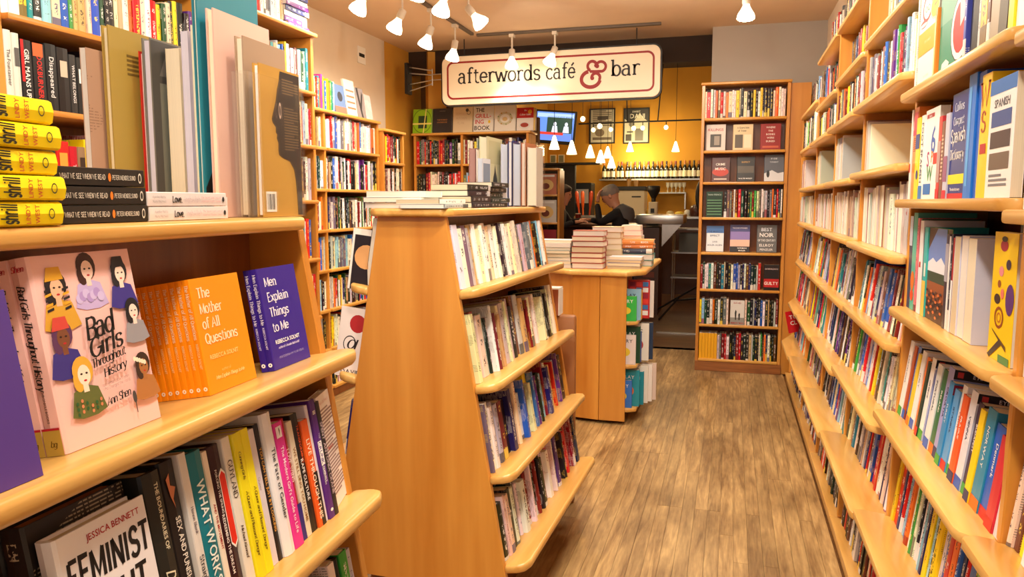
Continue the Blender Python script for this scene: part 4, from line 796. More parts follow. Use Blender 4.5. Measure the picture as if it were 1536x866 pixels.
pile(c2, 2.585, .832, 4, .020, .135, .205, [(40, 38, 42)], 'black-spined book in second middle-top stack', 'stacked books on the middle unit', flip=False, inks=(220, 220, 224))
pile(c2, 2.80, .838, 5, .0175, .135, .20, [(46, 48, 50), (70, 74, 76), (30, 40, 44)], 'dark-spined book in third middle-top stack', 'stacked books on the middle unit', flip=False, inks=(225, 222, 226))
def cb(Ya, xf, t, d, h, col, dec, lab, kind='hardcover', pagec=(246, 240, 226)):
    B(c2 @ Matrix.Translation((Ya+d, -xf, .0004)) @ Matrix.Rotation(PI/2, 4, 'Z'), t, d, h, col, (60, 60, 70), kind, decos=dec, keep=True, plain=True, pagec=pagec, label=lab)
cb(2.98, -.985, .034, .20, .285, (196, 194, 160), [('B', 'P', [(.3, .2), (.7, .2), (.62, .42), (.55, .5), (.5, .62), (.45, .5), (.38, .42)], (40, 44, 50)), ('B', 'R', .1, .62, .9, .95, (180, 178, 140)), ('B', 'R', .1, .05, .9, .2, (120, 120, 90))], 'tall book with a painted garden cover on the middle top', pagec=(236, 232, 206))
cb(3.0, -1.024, .016, .18, .235, (240, 236, 232), [], 'thin white standing book beside the dusty pink one'); cb(3.0, -1.044, .028, .18, .24, (176, 130, 126), [], 'dusty pink book standing at the back of the middle top', pagec=(190, 150, 146))
cb(2.86, -.962, .020, .10, .19, (206, 214, 230), [('B', 'R', .1, .5, .9, .9, (120, 140, 170))], 'short pale blue book standing on the middle top', pagec=(214, 226, 244))
cb(3.10, -.938, .028, .17, .262, (196, 204, 226), [], 'tall blue-white book standing among the books on the middle top', pagec=(206, 216, 240))
cb(3.10, -.916, .018, .19, .272, (30, 40, 100), [], 'navy book standing between pale books on the middle top', pagec=(236, 236, 244))
cb(3.10, -.880, .032, .19, .262, (170, 170, 180), [], 'grey-blue book standing near the clear holder', pagec=(196, 208, 232))
cb(3.10, -.856, .020, .19, .265, (180, 110, 70), [], 'thin brown-edged book standing next to the clear holder', pagec=(226, 216, 206))
g = Geo(); Mh = M_CU @ frame((-.80, 3.08, 1.4003), (0, 1))
for bx in ((0, .12, .0, .003, 0, .262), (0, .003, .0032, .055, 0, .262), (.117, .12, .0032, .055, 0, .262), (0, .12, .0552, .058, 0, .262)): g.box(*bx)
tag(g.build('clear_book_holder', ACR, mw=Mh), 'clear acrylic holder at the far end of the middle top', 'holder')
B(Mh @ Matrix.Translation((.114, .006, 0.0006)) @ Matrix.Rotation(PI/2, 4, 'Z'), .04, .105, .245, (206, 200, 192), (200, 190, 180), 'hardcover', keep=True, plain=True, label='thick pale book inside the clear holder on the middle top')
# small boxed set on the post
g = Geo(); g.box(0, .10, 0, .085, 0, .12); bx = g.build('card_box', mat('brown_card', (150, 84, 52), .6), mw=Matrix.Translation((-.85, 3.375, .901)), bevel=.0015, seg=1)
tag(bx, 'small brown boxed set with white lid edges on the wooden post board', 'box'); g = Geo(); g.box(-.002, .102, -.002, .0865, .12, .126); g.box(.1002, .103, -.001, .086, .0, .1199); g.build('white_lid', mat('white_card', (232, 228, 222), .6), parent=bx)
g = Geo(); deco_geo(g, Matrix.Identity(4), (.10, .085, .12), [('S', 'T', 'sans', 'ma28', .5, .55, .014, 0, .05, (220, 190, 170))]); g.build('title_lettering', PRINTM, parent=bx, attrs=True)

# ---- mystery bookcase rows (left to right)
def mrow(z): return M_MC @ Matrix.Translation((.027, .0, z+.0006))
N_ = ['top', 'second', 'third', 'fourth', 'fifth', 'sixth', 'seventh', 'bottom']
def mr(k): return 'the %s shelf of the end bookcase' % N_[k]
fill(mr(0), mrow(2.10), .63, 'red', (.20, .232), (.014, .028), inset=.008)
def mface(k, z, fx, w, h, col, decos, lab):
    B(mrow(z) @ Matrix.Translation((fx*.63, .055, 0)) @ Matrix.Rotation(-math.radians(9), 4, 'X') @ Matrix.Rotation(-PI/2, 4, 'Z'), .02, w, h, col, WH, 'hardcover', decos=decos, keep=True, label=lab, group='books facing out on the end bookcase')
mface(1, 1.838, .02, .155, .215, (214, 204, 198), [('F', 'T', 'sans', 'KILLINGS', .5, .80, .022, 0, .13, (170, 30, 34)), ('F', 'R', .22, .12, .78, .62, (60, 56, 52)), ('F', 'R', .42, .2, .7, .55, (150, 140, 130))], 'pale cover with a dark photo below red capitals, second shelf of end bookcase')
mface(1, 1.838, .36, .155, .21, (226, 204, 160), [('F', 'T', 'serif', 'A Question', .5, .87, .014, 0, .12, (60, 50, 40)), ('F', 'T', 'serif', 'of Time', .45, .75, .014, 0, .08, (60, 50, 40)), ('F', 'R', .1, .08, .5, .6, (90, 80, 66)), ('F', 'R', .56, .08, .92, .6, (240, 226, 196))], 'cream cover with old photos in the middle of the second shelf')
mface(1, 1.838, .70, .155, .21, (150, 30, 30), [('F', 'T', 'sans', s_, .5, .86-.135*i, .015, 0, .10, (236, 220, 210)) for i, s_ in enumerate(['WHERE', 'THE', 'BODIES', 'WERE', 'BURIED'])]+[('F', 'R', .1, .06, .9, .14, (200, 90, 60))], 'dark red cover with five lines of white capitals, second shelf')
mface(2, 1.583, .10, .145, .20, (80, 24, 20), [('F', 'E', .5, .4, .45, .18, (190, 50, 30)), ('F', 'T', 'sans', 'CRIME', .5, .72, .020, 0, .10, (240, 236, 230)), ('F', 'T', 'sans', 'MUSIC', .5, .53, .022, 0, .11, (240, 236, 230)), ('F', 'R', .15, .08, .85, .13, (220, 200, 190))], 'dark red cover with two bold white words, third shelf')
mface(2, 1.583, .42, .14, .205, (34, 34, 36), [('F', 'T', 'sans', 'SUSPECT', .5, .78, .012, 0, .10, (220, 170, 90)), ('F', 'R', .05, .34, .95, .62, (90, 84, 76)), ('F', 'T', 'sans', 'WALTER MOSLEY', .5, .12, .011, 0, .11, (236, 236, 236))], 'black cover with a pale horizon band in the middle of the third shelf')
mface(2, 1.583, .76, .15, .215, (90, 96, 108), [('F', 'P', [(0, 0), (1, 0), (1, .35), (.7, .3), (.4, .42), (0, .3)], (210, 214, 220)), ('F', 'E', .2, .28, .08, .14, (24, 26, 32)), ('F', 'T', 'sans', 'IF I DIE', .5, .86, .013, 0, .11, (210, 216, 226)), ('F', 'T', 'sans', 'TONIGHT', .5, .73, .011, 0, .09, (210, 216, 226))], 'grey-blue photographic cover at the right of the third shelf')
B(mrow(1.294) @ Matrix.Translation((.03, .03, 0)) @ Matrix.Rotation(-PI/2, 4, 'Z'), .02, .13, .21, (34, 62, 48), WH, decos=[('F', 'R', .06, .1+.11*i, .94, .13+.11*i, (110, 160, 120)) for i in range(6)]+[('F', 'T', 'sans', 'TANA FRENCH', .5, .88, .014, 0, .11, (170, 190, 180))], keep=True, label='dark green cover facing out at the left of the fourth shelf')
fill(mr(3), mrow(1.294), .63, 'mix', (.205, .23), (.012, .024), start=.172, inset=.008)
mface(4, 1.005, .06, .14, .215, (226, 232, 240), [('F', 'R', 0, .72, 1, 1, (60, 110, 180)), ('F', 'T', 'sans', 'THE MARCO', .5, .78, .015, 0, .12, (30, 60, 110)), ('F', 'T', 'sans', 'EFFECT', .5, .62, .017, 0, .10, (30, 60, 110)), ('F', 'T', 'sans', 'JUSSI', .5, .38, .013, 0, .06, (60, 80, 120)), ('F', 'T', 'sans', 'ADLER-OLSEN', .5, .25, .014, 0, .12, (60, 80, 120))], 'white and blue cover at the left of the fifth shelf')
mface(4, 1.005, .365, .155, .225, (140, 120, 190), [('F', 'R', 0, 0, 1, .2, (30, 24, 34)), ('F', 'R', 0, .2, 1, .45, (236, 190, 170)), ('F', 'R', 0, .75, 1, 1, (70, 70, 130)), ('F', 'T', 'sans', 'THE EXECUTIONERS', .5, .88, .012, 0, .12, (230, 226, 240)), ('F', 'T', 'sans', 'NORMAN', .62, .14, .012, 0, .08, WH), ('F', 'T', 'sans', 'MAILER', .62, .05, .012, 0, .08, WH)], 'violet sunset cover in the middle of the fifth shelf')
mface(4, 1.005, .70, .155, .225, (96, 96, 98), [('F', 'T', 'sans', 'BEST', .5, .84, .028, 0, .12, (230, 236, 246)), ('F', 'T', 'sans', 'NOIR', .5, .64, .034, 0, .14, WH), ('F', 'T', 'sans', 'OF THE CENTURY', .5, .44, .018, 0, .14, (226, 226, 226)), ('F', 'T', 'sans', 'ELLROY', .5, .26, .022, 0, .13, WH), ('F', 'T', 'sans', 'PENZLER', .5, .1, .018, 0, .13, (226, 226, 226))], 'grey cover packed with large white capitals on the fifth shelf')
fill(mr(5), mrow(.698), .63, 'mix', (.20, .228), (.012, .024), stop=.50, inset=.008)
B(mrow(.698) @ Matrix.Translation((.505, .03, 0)) @ Matrix.Rotation(-PI/2, 4, 'Z'), .022, .118, .21, (30, 22, 24), WH, decos=[('F', 'T', 'sans', 'DAVID BALDACCI', .5, .84, .012, 0, .10, (220, 200, 200)), ('F', 'R', 0, .12, 1, .45, (190, 24, 28)), ('F', 'T', 'sans', 'GUILTY', .5, .28, .026, 0, .11, WH)], keep=True, label='black cover with a red band and white capitals, right of sixth shelf')
fill(mr(6), mrow(.400), .63, 'mix', (.195, .225), (.014, .026), stop=.245, inset=.008)
B(mrow(.400) @ Matrix.Translation((.25, .03, 0)) @ Matrix.Rotation(-PI/2, 4, 'Z'), .022, .112, .205, (224, 222, 218), WH, decos=[('F', 'T', 'sans', 'DAVID', .5, .9, .014, 0, .08, (170, 60, 60)), ('F', 'R', 0, 0, 1, .3, (150, 150, 146)), ('F', 'P', [(.35, .2), (.42, .2), (.45, .55), (.38, .62), (.32, .5)], BK), ('F', 'P', [(.6, .2), (.68, .2), (.7, .45), (.64, .5), (.58, .42)], BK), ('F', 'T', 'sans', 'MEMORY MAN', .5, .08, .016, 0, .10, (170, 40, 44))], keep=True, label='white cover with two small black figures on the seventh shelf')
fill(mr(6), mrow(.400), .63, 'mix', (.195, .225), (.012, .022), start=.366, inset=.008)
for k in range(6):
    B(mrow(.105) @ Matrix.Translation((.004+k*.0245, .004, 0)), .0235, .15, .215, (240, 176, 30), BK, row=mr(7), decos=[('S', 'R', .0, .10, 1, .40, (26, 22, 22)), ('S', 'R', .3, .2, .7, .3, WH)], order=k)
fill(mr(7), mrow(.105), .63, 'mix', (.19, .228), (.012, .024), start=.152, inset=.008)

# ---- left wall bookcase
def lrow(bay, z): return M_LB @ Matrix.Translation(([.012, 1.04, 2.03][bay]+.014, .012, z+.0006)), [1.0, .96, .925][bay]
for z, x0, bks in ((1.738, .0, [(.030, .245, (226, 226, 218), 'The Fountaineer', (90, 90, 90)), (.028, .24, (214, 220, 210), '', (90, 90, 90)), (.044, .225, (20, 20, 22), 'GIRL MANS UP', WH), (.050, .222, (30, 26, 26), 'BOOKBURNERS', (214, 40, 36)), (.046, .23, (24, 26, 28), 'Disappeared', (226, 226, 226)), (.050, .226, (26, 20, 20), '', (206, 190, 170)), (.030, .21, (46, 44, 44), 'WHAT BELONGS', (226, 226, 226)), (.034, .205, (30, 30, 30), '', WH)]),
        (1.430, .13, [(.046, .20, (22, 60, 40), 'Before Wings', (226, 230, 220)), (.056, .205, (206, 30, 24), '', (250, 160, 60)), (.034, .19, (196, 24, 44), 'Tell Me', (240, 210, 210)), (.036, .19, (150, 120, 90), '', (60, 40, 30))])):
    M = M_LB @ Matrix.Translation((1.054+x0, .006, z+.0006)); x = 0
    for j, (t, h, col, tx, ic) in enumerate(bks):
        dec = [('S', 'T', 'sans', tx, .5, .5, t*.42, -90, h*.8, ic)] if tx else [('S', 'R', .2, .55, .8, .8, ic)]
        if tx == 'GIRL MANS UP': dec += [('S', 'R', 0, .38, .25, 1, (206, 24, 30))]
        if tx == 'BOOKBURNERS': dec += [('S', 'R', 0, .8, .8, 1, (226, 100, 50))]
        B(M @ Matrix.Translation((x, .004, 0)), t, .16, h, col, ic, 'hardcover', decos=dec, keep=True, row=None, label='%s spine, %s from the left on the %s shelf behind the yellow stack' % (cname(col), ordn(j), 'middle' if z > 1.6 else 'lower'), group='books on the left wall bookcase'); x += t+.0015
for bay in (1, 2):
    for zi, z in enumerate([2.035, 1.738, 1.430, 1.098, .76, .43, .10]):
        M, L = lrow(bay, z); nm = 'the %s shelf of the left wall bookcase' % ['top', 'second', 'third', 'fourth', 'fifth', 'sixth', 'bottom'][zi]
        if bay == 1:
            fill(nm, M, L, ['mix', 'dark', 'red', 'mix', 'mix', 'mix', 'mix'][zi], (.20, .24), (.018, .040), maxd=.2, hard=.8, start=(0, .33, .31, 0, 0, 0, 0)[zi])
        else:
            nm += ', right section'
            fill(nm, M, L, ['mix', 'mix', 'mix', 'bright', 'light', 'bright', 'bright'][zi], (.20, .245), (.015, .032), maxd=.2, hard=.5)
Mt = M_LB @ Matrix.Translation((0, 0, 2.3628))
pile(Mt, 2.97, .02, 8, .026, .16, .22, [RD, WH, PU, NV, DR, WH], 'coloured book lying flat atop the left wall bookcase', 'flat books on the left wall bookcase', flip=False, inks=(240, 236, 230))
fill('the very top of the left wall bookcase', Mt @ Matrix.Translation((2.03, .02, 0)), .7, 'light', (.22, .26), (.02, .035), start=0)
# ---- far left bookcase
for bay, (xs, L) in enumerate([(.026, .82), (.874, .81)]):
    for zi, z in enumerate([1.80, 1.512, 1.225, .94, .655, .37, .09]):
        fill('the %s shelf below the plaster wall' % ['top', 'second', 'third', 'fourth', 'fifth', 'sixth', 'bottom'][zi]+(', left half' if bay == 0 else ', right half'), M_FL @ Matrix.Translation((xs, .012, z+.0006)), L, ['light', 'mix', 'mix', 'light', 'mix', 'mix', 'mix'][zi], (.19, .235), (.015, .034), maxd=.2)
Mt = M_FL @ Matrix.Translation((0, .0, 2.0628))
fill('the very top under the plaster wall', Mt @ Matrix.Translation((.60, .03, 0)), .6, 'bright', (.2, .25), (.018, .03), stop=.48)
for i, (x, w, h, col, dec, lab) in enumerate([(1.09, .17, .215, (96, 126, 176), [('F', 'E', .55, .6, .22, .17, (40, 44, 60)), ('F', 'R', 0, 0, 1, .25, (190, 110, 90))], 'blue cover with a dark disc displayed on the low wall bookcase'), (1.27, .16, .275, (226, 214, 196), [('F', 'R', .1, .2+.16*i, .9, .25+.16*i, (210, 110, 80)) for i in range(4)], 'white cover with orange stripes displayed on the low wall bookcase'),
        (1.44, .13, .235, (140, 130, 130), [('F', 'P', [(.1, 1), (.35, 1), (.5, .5), (.8, .9), (.9, .8), (.6, .3), (.7, 0), (.5, 0)], (40, 36, 40))], 'grey cover with dark limbs displayed on the low wall bookcase'), (1.58, .11, .20, (206, 178, 176), [], 'pale pink cover at the right end of the low wall bookcase')]):
    B(Mt @ Matrix.Translation((x, .06, 0)) @ Matrix.Rotation(-math.radians(8), 4, 'X') @ Matrix.Rotation(-PI/2, 4, 'Z'), .02, w, h, col, WH, decos=dec, keep=True, label=lab, group='covers on the low wall bookcase')
for zi, z in enumerate([1.745, 1.47, 1.19, .9, .6]):
    fill('the %s shelf of the narrow corner bookcase' % ['top', 'second', 'third', 'fourth', 'fifth'][zi], M_FM @ Matrix.Translation((.026, .012, z+.0006)), .36, 'brown' if zi else 'red', (.2, .232), (.02, .036), maxd=.2)
# ---- cookbook bookcase
for zi, z in enumerate([1.785, 1.47, 1.16]):
    for xs, L, pal in ((.026, .46, ['dark', 'red', 'mix'][zi]), (.514, .625, 'mix')):
        fill('the %s shelf of the cookbook bookcase' % ['upper', 'second', 'third'][zi]+(', left half' if xs < .1 else ', right half'), M_GS @ Matrix.Translation((xs, .012, z+.0006)), L, pal, (.20, .245), (.014, .03), maxd=.2)
Mt = M_GS @ Matrix.Translation((0, 0, 2.0858))
for i, (x, w, h, col, dec, lab) in enumerate([
    (-.02, .20, .235, (150, 200, 30), [('F', 'O', .5, .5, .5, .5, .06, (90, 120, 20)), ('F', 'R', .3, .2, .75, .72, (40, 70, 40)), ('F', 'P', [(.55, 0), (.6, 0), (.72, 1), (.67, 1)], (244, 226, 120)), ('F', 'R', 0, .36, 1, .42, (244, 226, 120))], 'lime green cookbook tied like a parcel, leftmost under the cafe sign'),
    (.19, .20, .235, (48, 42, 44), [('F', 'T', 'sans', 'THE NOMAD', .5, .53, .013, 0, .13, (200, 130, 60)), ('F', 'T', 'sans', 'COOKBOOK', .5, .43, .013, 0, .13, (200, 130, 60)), ('F', 'R', .35, .88, .65, .9, (120, 110, 100))], 'black cookbook with small gold lettering under the cafe sign'),
    (.40, .20, .245, (232, 214, 178), [('F', 'T', 'thin', 'TERTULIA', .45, .72, .020, 0, .15, (190, 160, 120)), ('F', 'T', 'thin', 'KITCHEN', .45, .55, .020, 0, .15, (190, 160, 120)), ('F', 'T', 'thin', 'PLAN', .40, .36, .022, 0, .10, (190, 160, 120)), ('F', 'E', .72, .86, .08, .07, (70, 64, 60)), ('F', 'O', .80, .76, .09, .08, .2, (90, 84, 80))], 'cream cookbook with two small dark circles under the cafe sign'),
    (.61, .20, .245, (246, 242, 234), [('F', 'T', 'sans', 'THE', .34, .85, .040, 0, .09, (24, 22, 24)), ('F', 'T', 'sans', 'GRILL-', .5, .62, .040, 0, .175, (214, 44, 36)), ('F', 'T', 'sans', 'ING', .32, .39, .040, 0, .09, (214, 44, 36)), ('F', 'T', 'sans', 'BOOK', .46, .15, .042, 0, .16, (24, 22, 24)), ('F', 'E', .80, .38, .06, .06, (250, 210, 50))], 'white cookbook with large black and red capitals under the cafe sign'),
    (.82, .21, .285, (244, 238, 226), [('F', 'O', .5, .42, .36, .22, .35, (214, 206, 170)), ('F', 'E', .5, .40, .12, .07, (226, 190, 130))]+[('F', 'E', .5+.33*math.cos(a), .42+.2*math.sin(a), .035, .025, [(200, 150, 60), (150, 160, 100), (210, 170, 120)][i % 3]) for i, a in enumerate([j*.7 for j in range(9)])], 'tall white cookbook with a wreath of small drawings'),
    (1.04, .165, .215, (240, 232, 224), [('F', 'R', 0, .55, 1, 1, (206, 40, 36)), ('F', 'T', 'script', 'The', .5, .88, .014, 0, 0, WH), ('F', 'T', 'script', 'Cuban Table', .5, .70, .016, 0, .13, WH), ('F', 'E', .78, .82, .12, .09, (240, 180, 40)), ('F', 'E', .48, .22, .34, .16, (230, 226, 220)), ('F', 'E', .48, .24, .24, .1, (170, 60, 40))], 'cookbook with a red top and a plate below, rightmost cover'),
    ]):
    B(Mt @ Matrix.Translation((x, .05, 0)) @ Matrix.Rotation(-math.radians(7), 4, 'X') @ Matrix.Rotation(-PI/2, 4, 'Z'), .024, w, h, col, WH, 'hardcover', decos=dec, keep=True, label=lab, group='cookbooks displayed under the cafe sign')
B(Mt @ Matrix.Translation((1.16, .09, 0)) @ Matrix.Rotation(-math.radians(6), 4, 'X') @ Matrix.Rotation(-PI/2, 4, 'Z'), .045, .06, .21, (236, 200, 120), WH, decos=[('F', 'R', .05, .25, .6, .7, (200, 60, 40))], keep=True, label='cream and yellow book standing at the right end of the cookbook top')

# ---- right wall rows
NB = ['nearest', 'second', 'third', 'fourth', 'fifth', 'farthest']
LV = {1.7: 'topmost', 1.4: 'eye-level', 1.1: 'chest-high', .8: 'waist-high', .47: 'knee-high', .13: 'bottom', 2.0: 'high', 2.27: 'uppermost'}
def rname(i, k):
    n = len(ZS[i]); return 'the %s shelf, %s right-wall bay' % ((['bottom', 'second lowest', 'third lowest', 'fourth lowest', 'fifth lowest', 'sixth lowest', 'seventh lowest', 'top', 'uppermost'][n-1-k]), NB[i])
CUST = {(1, 1), (1, 2), (1, 3), (1, 4), (0, 2), (0, 1)}
for i, zs in enumerate(ZS):
    for k, z in enumerate(zs):
        if (i, k) in CUST: continue
        M, L, dd = ru_row(i, z)
        zup = zs[k-1] if k else z+.30; hm = min(.235, zup-z-.024-.02-.004); hmin = hm*.82
        pal = 'travel' if i == 1 and z < 1 else 'dark' if z < .2 else 'mix'; flp = 0
        tr = (.016, .040)
        if 1.24 < z < 1.29: pal = 'pages'; flp = .8; tr = (.02, .06)
        if 1.5 < z < 1.54:
            pal = 'pages'; flp = .8
            fill(rname(i, k), M, L, pal, (hmin, hm), (.012, .025), maxd=dd, flip=flp, stop=L*(.28 if i != 2 else .12)); continue
        if 1.98 < z or k == 0: pal = 'light' if i == 2 else 'mix'
        fill(rname(i, k), M, L, pal, (hmin, hm), tr, maxd=min(dd, .17), flip=flp, hard=.35)
def crow(i, k, books, inset=.035, end=None):
    """right-wall row built book by book, from the far end towards the camera"""
    M, L, dd = ru_row(i, ZS[i][k], inset={3: .048, 4: .068}.get(k, inset)); x = 0
    for bk in books:
        t, h, d, ins, col, kd, dec, fl, lab = bk
        if col is not None: B(M @ Matrix.Translation((x, ins, 0)), t, min(d, dd-ins), h, col, (30, 28, 30) if sum(col) > 380 else (240, 236, 230), kd, decos=dec or None, flip=fl, keep=bool(lab), label=lab, row=None if lab else rname(i, k), group='books on the second right-wall bay')
        x += t+.0015
P_, H_ = 'paperback', 'hardcover'
def fo(i, k, x, yin, t, d, h, col, dec, lab, kd=P_, rot=0):
    """a book standing cover outward on a right-wall shelf; x is measured from the far end of the bay"""
    M, L, dd = ru_row(i, ZS[i][k], inset={3: .048, 4: .068}.get(k, .035))
    B(M @ Matrix.Translation((x, yin+t, 0)) @ Matrix.Rotation(-PI/2+rot, 4, 'Z'), t, d, h, col, (40, 36, 36), kd, decos=dec, keep=True, plain=True, label=lab, group='books on the second right-wall bay')
GAP = lambda w: (w, None, 0, 0, None, P_, None, False, None)
# bay 1, eye-level shelf: language books and dictionaries
crow(1, 2, [(.012, .25, .14, .0, (236, 230, 224), P_, [('S', 'R', 0, .3, 1, .4, RD)], False, 'narrow white spine at the left end of the eye-level shelf'),
 (.052, .253, .145, .004, (236, 128, 44), P_, [('S', 'R', 0, .70, 1, .76, (206, 40, 80)), ('S', 'R', .1, .76, .9, .95, (232, 70, 90)), ('S', 'L', .15, .85, .5, .66, 7, (150, 60, 30))], False, 'orange language course spine on the eye-level shelf'),
 (.045, .22, .145, .0, (250, 208, 40), P_, [('S', 'R', 0, .62, 1, .8, (40, 60, 130)), ('S', 'E', .7, .3, .25, .06, (40, 50, 120))], False, 'thick yellow paperback with a dark blue band on the eye-level shelf'),
 (.04, .222, .145, .002, (240, 238, 232), P_, [('S', 'T', 'sans', 'FOOT SPANISH', .5, .55, .02, -90, .16, (50, 56, 90)), ('S', 'R', 0, 0, 1, .16, (50, 120, 190))], False, 'white paperback with dark capitals and a blue foot, eye-level shelf'),
 GAP(.150),
 (.030, .20, .12, .0, (200, 50, 56), P_, [('S', 'R', 0, .2, 1, .7, (180, 150, 150)), ('S', 'R', 0, 0, 1, .12, (214, 30, 50))], False, 'red paperback with a grey middle on the eye-level shelf'),
 (.03, .185, .12, 0, (120, 70, 60), P_, [('S', 'L', .2, .8, .2, .8, 12, (210, 180, 160))], False, 'worn brown paperback on the eye-level shelf'),
 (.034, .20, .12, .0, (190, 194, 216), P_, [('S', 'R', 0, .0, 1, .1, (200, 30, 60)), ('S', 'R', 0, .2, 1, .5, (150, 90, 130))], False, 'mottled pale paperback left of the blue dictionary'),
 GAP(.135),
 (.055, .262, .145, .0, (30, 116, 214), P_, [('S', 'R', .2, .1, .5, .9, (90, 170, 240))], False, 'tall bright blue paperback on the eye-level shelf'),
 (.050, .258, .145, .004, (36, 96, 200), P_, [('S', 'R', 0, .9, 1, 1, (30, 80, 180))], False, 'second tall blue paperback on the eye-level shelf'),
 (.060, .245, .145, -.004, (250, 206, 30), P_, [('S', 'T', 'serif', 'W', .4, .84, .05, 0, 0, (170, 60, 30)), ('S', 'T', 'serif', 'S', .4, .62, .04, 0, 0, (170, 60, 30)), ('S', 'R', .2, .36, .8, .44, (190, 30, 40))], False, 'yellow paperback with red-brown capitals on the eye-level shelf')])
fo(1, 2, .07, .150, .012, .36, .268, (232, 116, 44), [('F', 'R', 0, .90, 1, 1, (150, 50, 30)), ('F', 'T', 'sans', 'LEARN', .42, .955, .017, 0, .10, (70, 18, 16)), ('F', 'R', .1, .84, .9, .86, (250, 210, 120))], 'wide orange cover standing behind the eye-level language books')
fo(1, 2, .152, .004, .022, .145, .230, (244, 240, 238), [('F', 'R', .1, .905, .62, .95, (170, 20, 40)), ('F', 'T', 'sans', 'Berlitz', .36, .927, .007, 0, .05, WH), ('F', 'T', 'sans', '6', .66, .66, .07, 0, 0, (50, 90, 180)), ('F', 'T', 'sans', 'S', .34, .45, .04, 0, 0, (170, 40, 120)), ('F', 'T', 'sans', 'P', .62, .47, .03, 0, 0, (240, 130, 30)), ('F', 'T', 'sans', 'W', .5, .29, .04, 0, 0, (60, 150, 80)), ('F', 'R', .08, .05, .6, .17, (40, 110, 190)), ('F', 'R', .7, .38, 1, .5, RD)], 'white language cover with coloured letters facing out, eye-level shelf')
fo(1, 2, .402, .004, .03, .128, .238, (18, 44, 130), [('F', 'T', 'serif', 'Collins', .5, .87, .018, 0, .085, (220, 226, 246)), ('F', 'T', 'serif', 'Compact', .5, .74, .018, 0, .085, (220, 226, 246)), ('F', 'T', 'serif', 'Spanish', .5, .60, .03, 0, .115, WH), ('F', 'T', 'serif', 'Dictionary', .5, .42, .022, 0, .11, WH), ('F', 'R', 0, .14, 1, .23, (236, 220, 40)), ('F', 'R', 0, 0, 1, .05, (190, 20, 40)), ('F', 'T', 'sans', 'The ideal dictionary', .5, .09, .007, 0, .09, WH)], 'dark blue dictionary facing out with a yellow band, eye-level shelf', H_)
fo(1, 2, .715, -.006, .02, .145, .222, (244, 240, 240), [('F', 'R', 0, .88, 1, 1, (40, 110, 190)), ('F', 'T', 'sans', 'SPANISH', .5, .80, .016, 0, .12, (60, 60, 80)), ('F', 'R', .12, .60, .88, .73, (50, 80, 150)), ('F', 'R', .12, .42, .88, .56, (70, 50, 60)), ('F', 'R', .12, .24, .88, .38, (110, 90, 80)), ('F', 'L', .15, .85, .06, .18, 3, (120, 120, 130))], 'white cover with a column of small photos at the right frame edge')
# bay 1, topmost visible shelf: boxed kits
crow(1, 1, [(.012, .27, .17, .0, (230, 226, 220), P_, [], False, 'thin white edge at the left end of the topmost visible shelf'),
 GAP(.205), (.022, .18, .15, -.004, (236, 140, 40), P_, [('S', 'R', .2, .1, .8, .9, (246, 220, 150))], False, 'short orange spine beside the green activity kit'), GAP(.255),
 (.018, .19, .15, -.008, (60, 70, 170), P_, [], False, 'narrow blue spine right of the green activity kit'),
 (.055, .27, .16, .0, (26, 26, 28), H_, [], False, 'black hardcover right of the green activity kit'), (.014, .25, .16, 0, (206, 206, 206), P_, [], False, None), (.04, .26, .16, 0, (244, 186, 60), P_, [], False, 'amber spine right of the black hardcover, topmost visible shelf'),
 (.02, .25, .16, 0, BR, P_, [], False, None), (.12, .262, .16, 0, (166, 150, 124), H_, [('S', 'P', [(.5, 0), (.9, 0), (1, .6), (.6, .8)], (90, 84, 70))], False, 'large beige hardcover at the upper right frame edge'), (.03, .25, .16, -.004, (250, 222, 30), P_, [('S', 'T', 'sans', 'VERY GREEN', .5, .5, .014, -90, .17, (40, 36, 20))], False, 'yellow spine with dark capitals at the upper right'),
 (.04, .25, .16, 0, WH, P_, [], False, None)])
fo(1, 1, .016, .004, .03, .20, .278, (240, 234, 226), [('F', 'T', 'sans', 'NO NUNS', .5, .955, .011, 0, .11, (60, 60, 60)), ('F', 'O', .40, .77, .26, .13, .2, (206, 40, 34)), ('F', 'O', .34, .76, .06, .03, .3, (90, 150, 110)), ('F', 'O', .48, .76, .06, .03, .3, (90, 150, 110)), ('F', 'E', .82, .72, .24, .12, (206, 196, 180)), ('F', 'E', .82, .72, .20, .10, (240, 176, 30)), ('F', 'P', [(.8, .72), (.98, .75), (.8, .735)], BK), ('F', 'E', .24, .635, .18, .035, (150, 50, 40)), ('F', 'E', .24, .625, .2, .018, (236, 226, 220)), ('F', 'R', 0, .34, 1, .56, (240, 166, 20)), ('F', 'T', 'thin', 'STEVE CHANDLER', .5, .45, .006, 0, .09, (250, 240, 220)), ('F', 'T', 'thin', 'THIS IS A BOOK', .5, .12, .006, 0, .12, (150, 144, 140))], 'white cover with a red ring and orange band on the topmost visible shelf')
fo(1, 1, .246, .004, .03, .245, .286, (40, 140, 110), [('F', 'R', 0, .45, 1, .9, (110, 168, 146)), ('F', 'R', 0, .90, 1, .985, (176, 24, 30)), ('F', 'T', 'sans', 'THE ACTIVITY KIT THAT MAKES', .5, .94, .011, 0, .23, WH), ('F', 'T', 'sans', 'SPECIAL FEATURES', .30, .80, .008, 0, .11, (20, 60, 50)), ('F', 'L', .08, .8, .67, .78, 4, (40, 90, 76)), ('F', 'E', .74, .33, .32, .27, (20, 30, 30)), ('F', 'E', .74, .33, .305, .258, (244, 240, 236)), ('F', 'E', .74, .33, .24, .205, (190, 20, 26)), ('F', 'P', [(.74, .33), (.70, .53), (.82, .53), (.94, .42)], (236, 210, 210)), ('F', 'P', [(.1, .02), (.3, .02), (.42, .1), (.3, .14), (.15, .12)], (210, 226, 220))], 'green activity kit with a red and white clock-like disc')
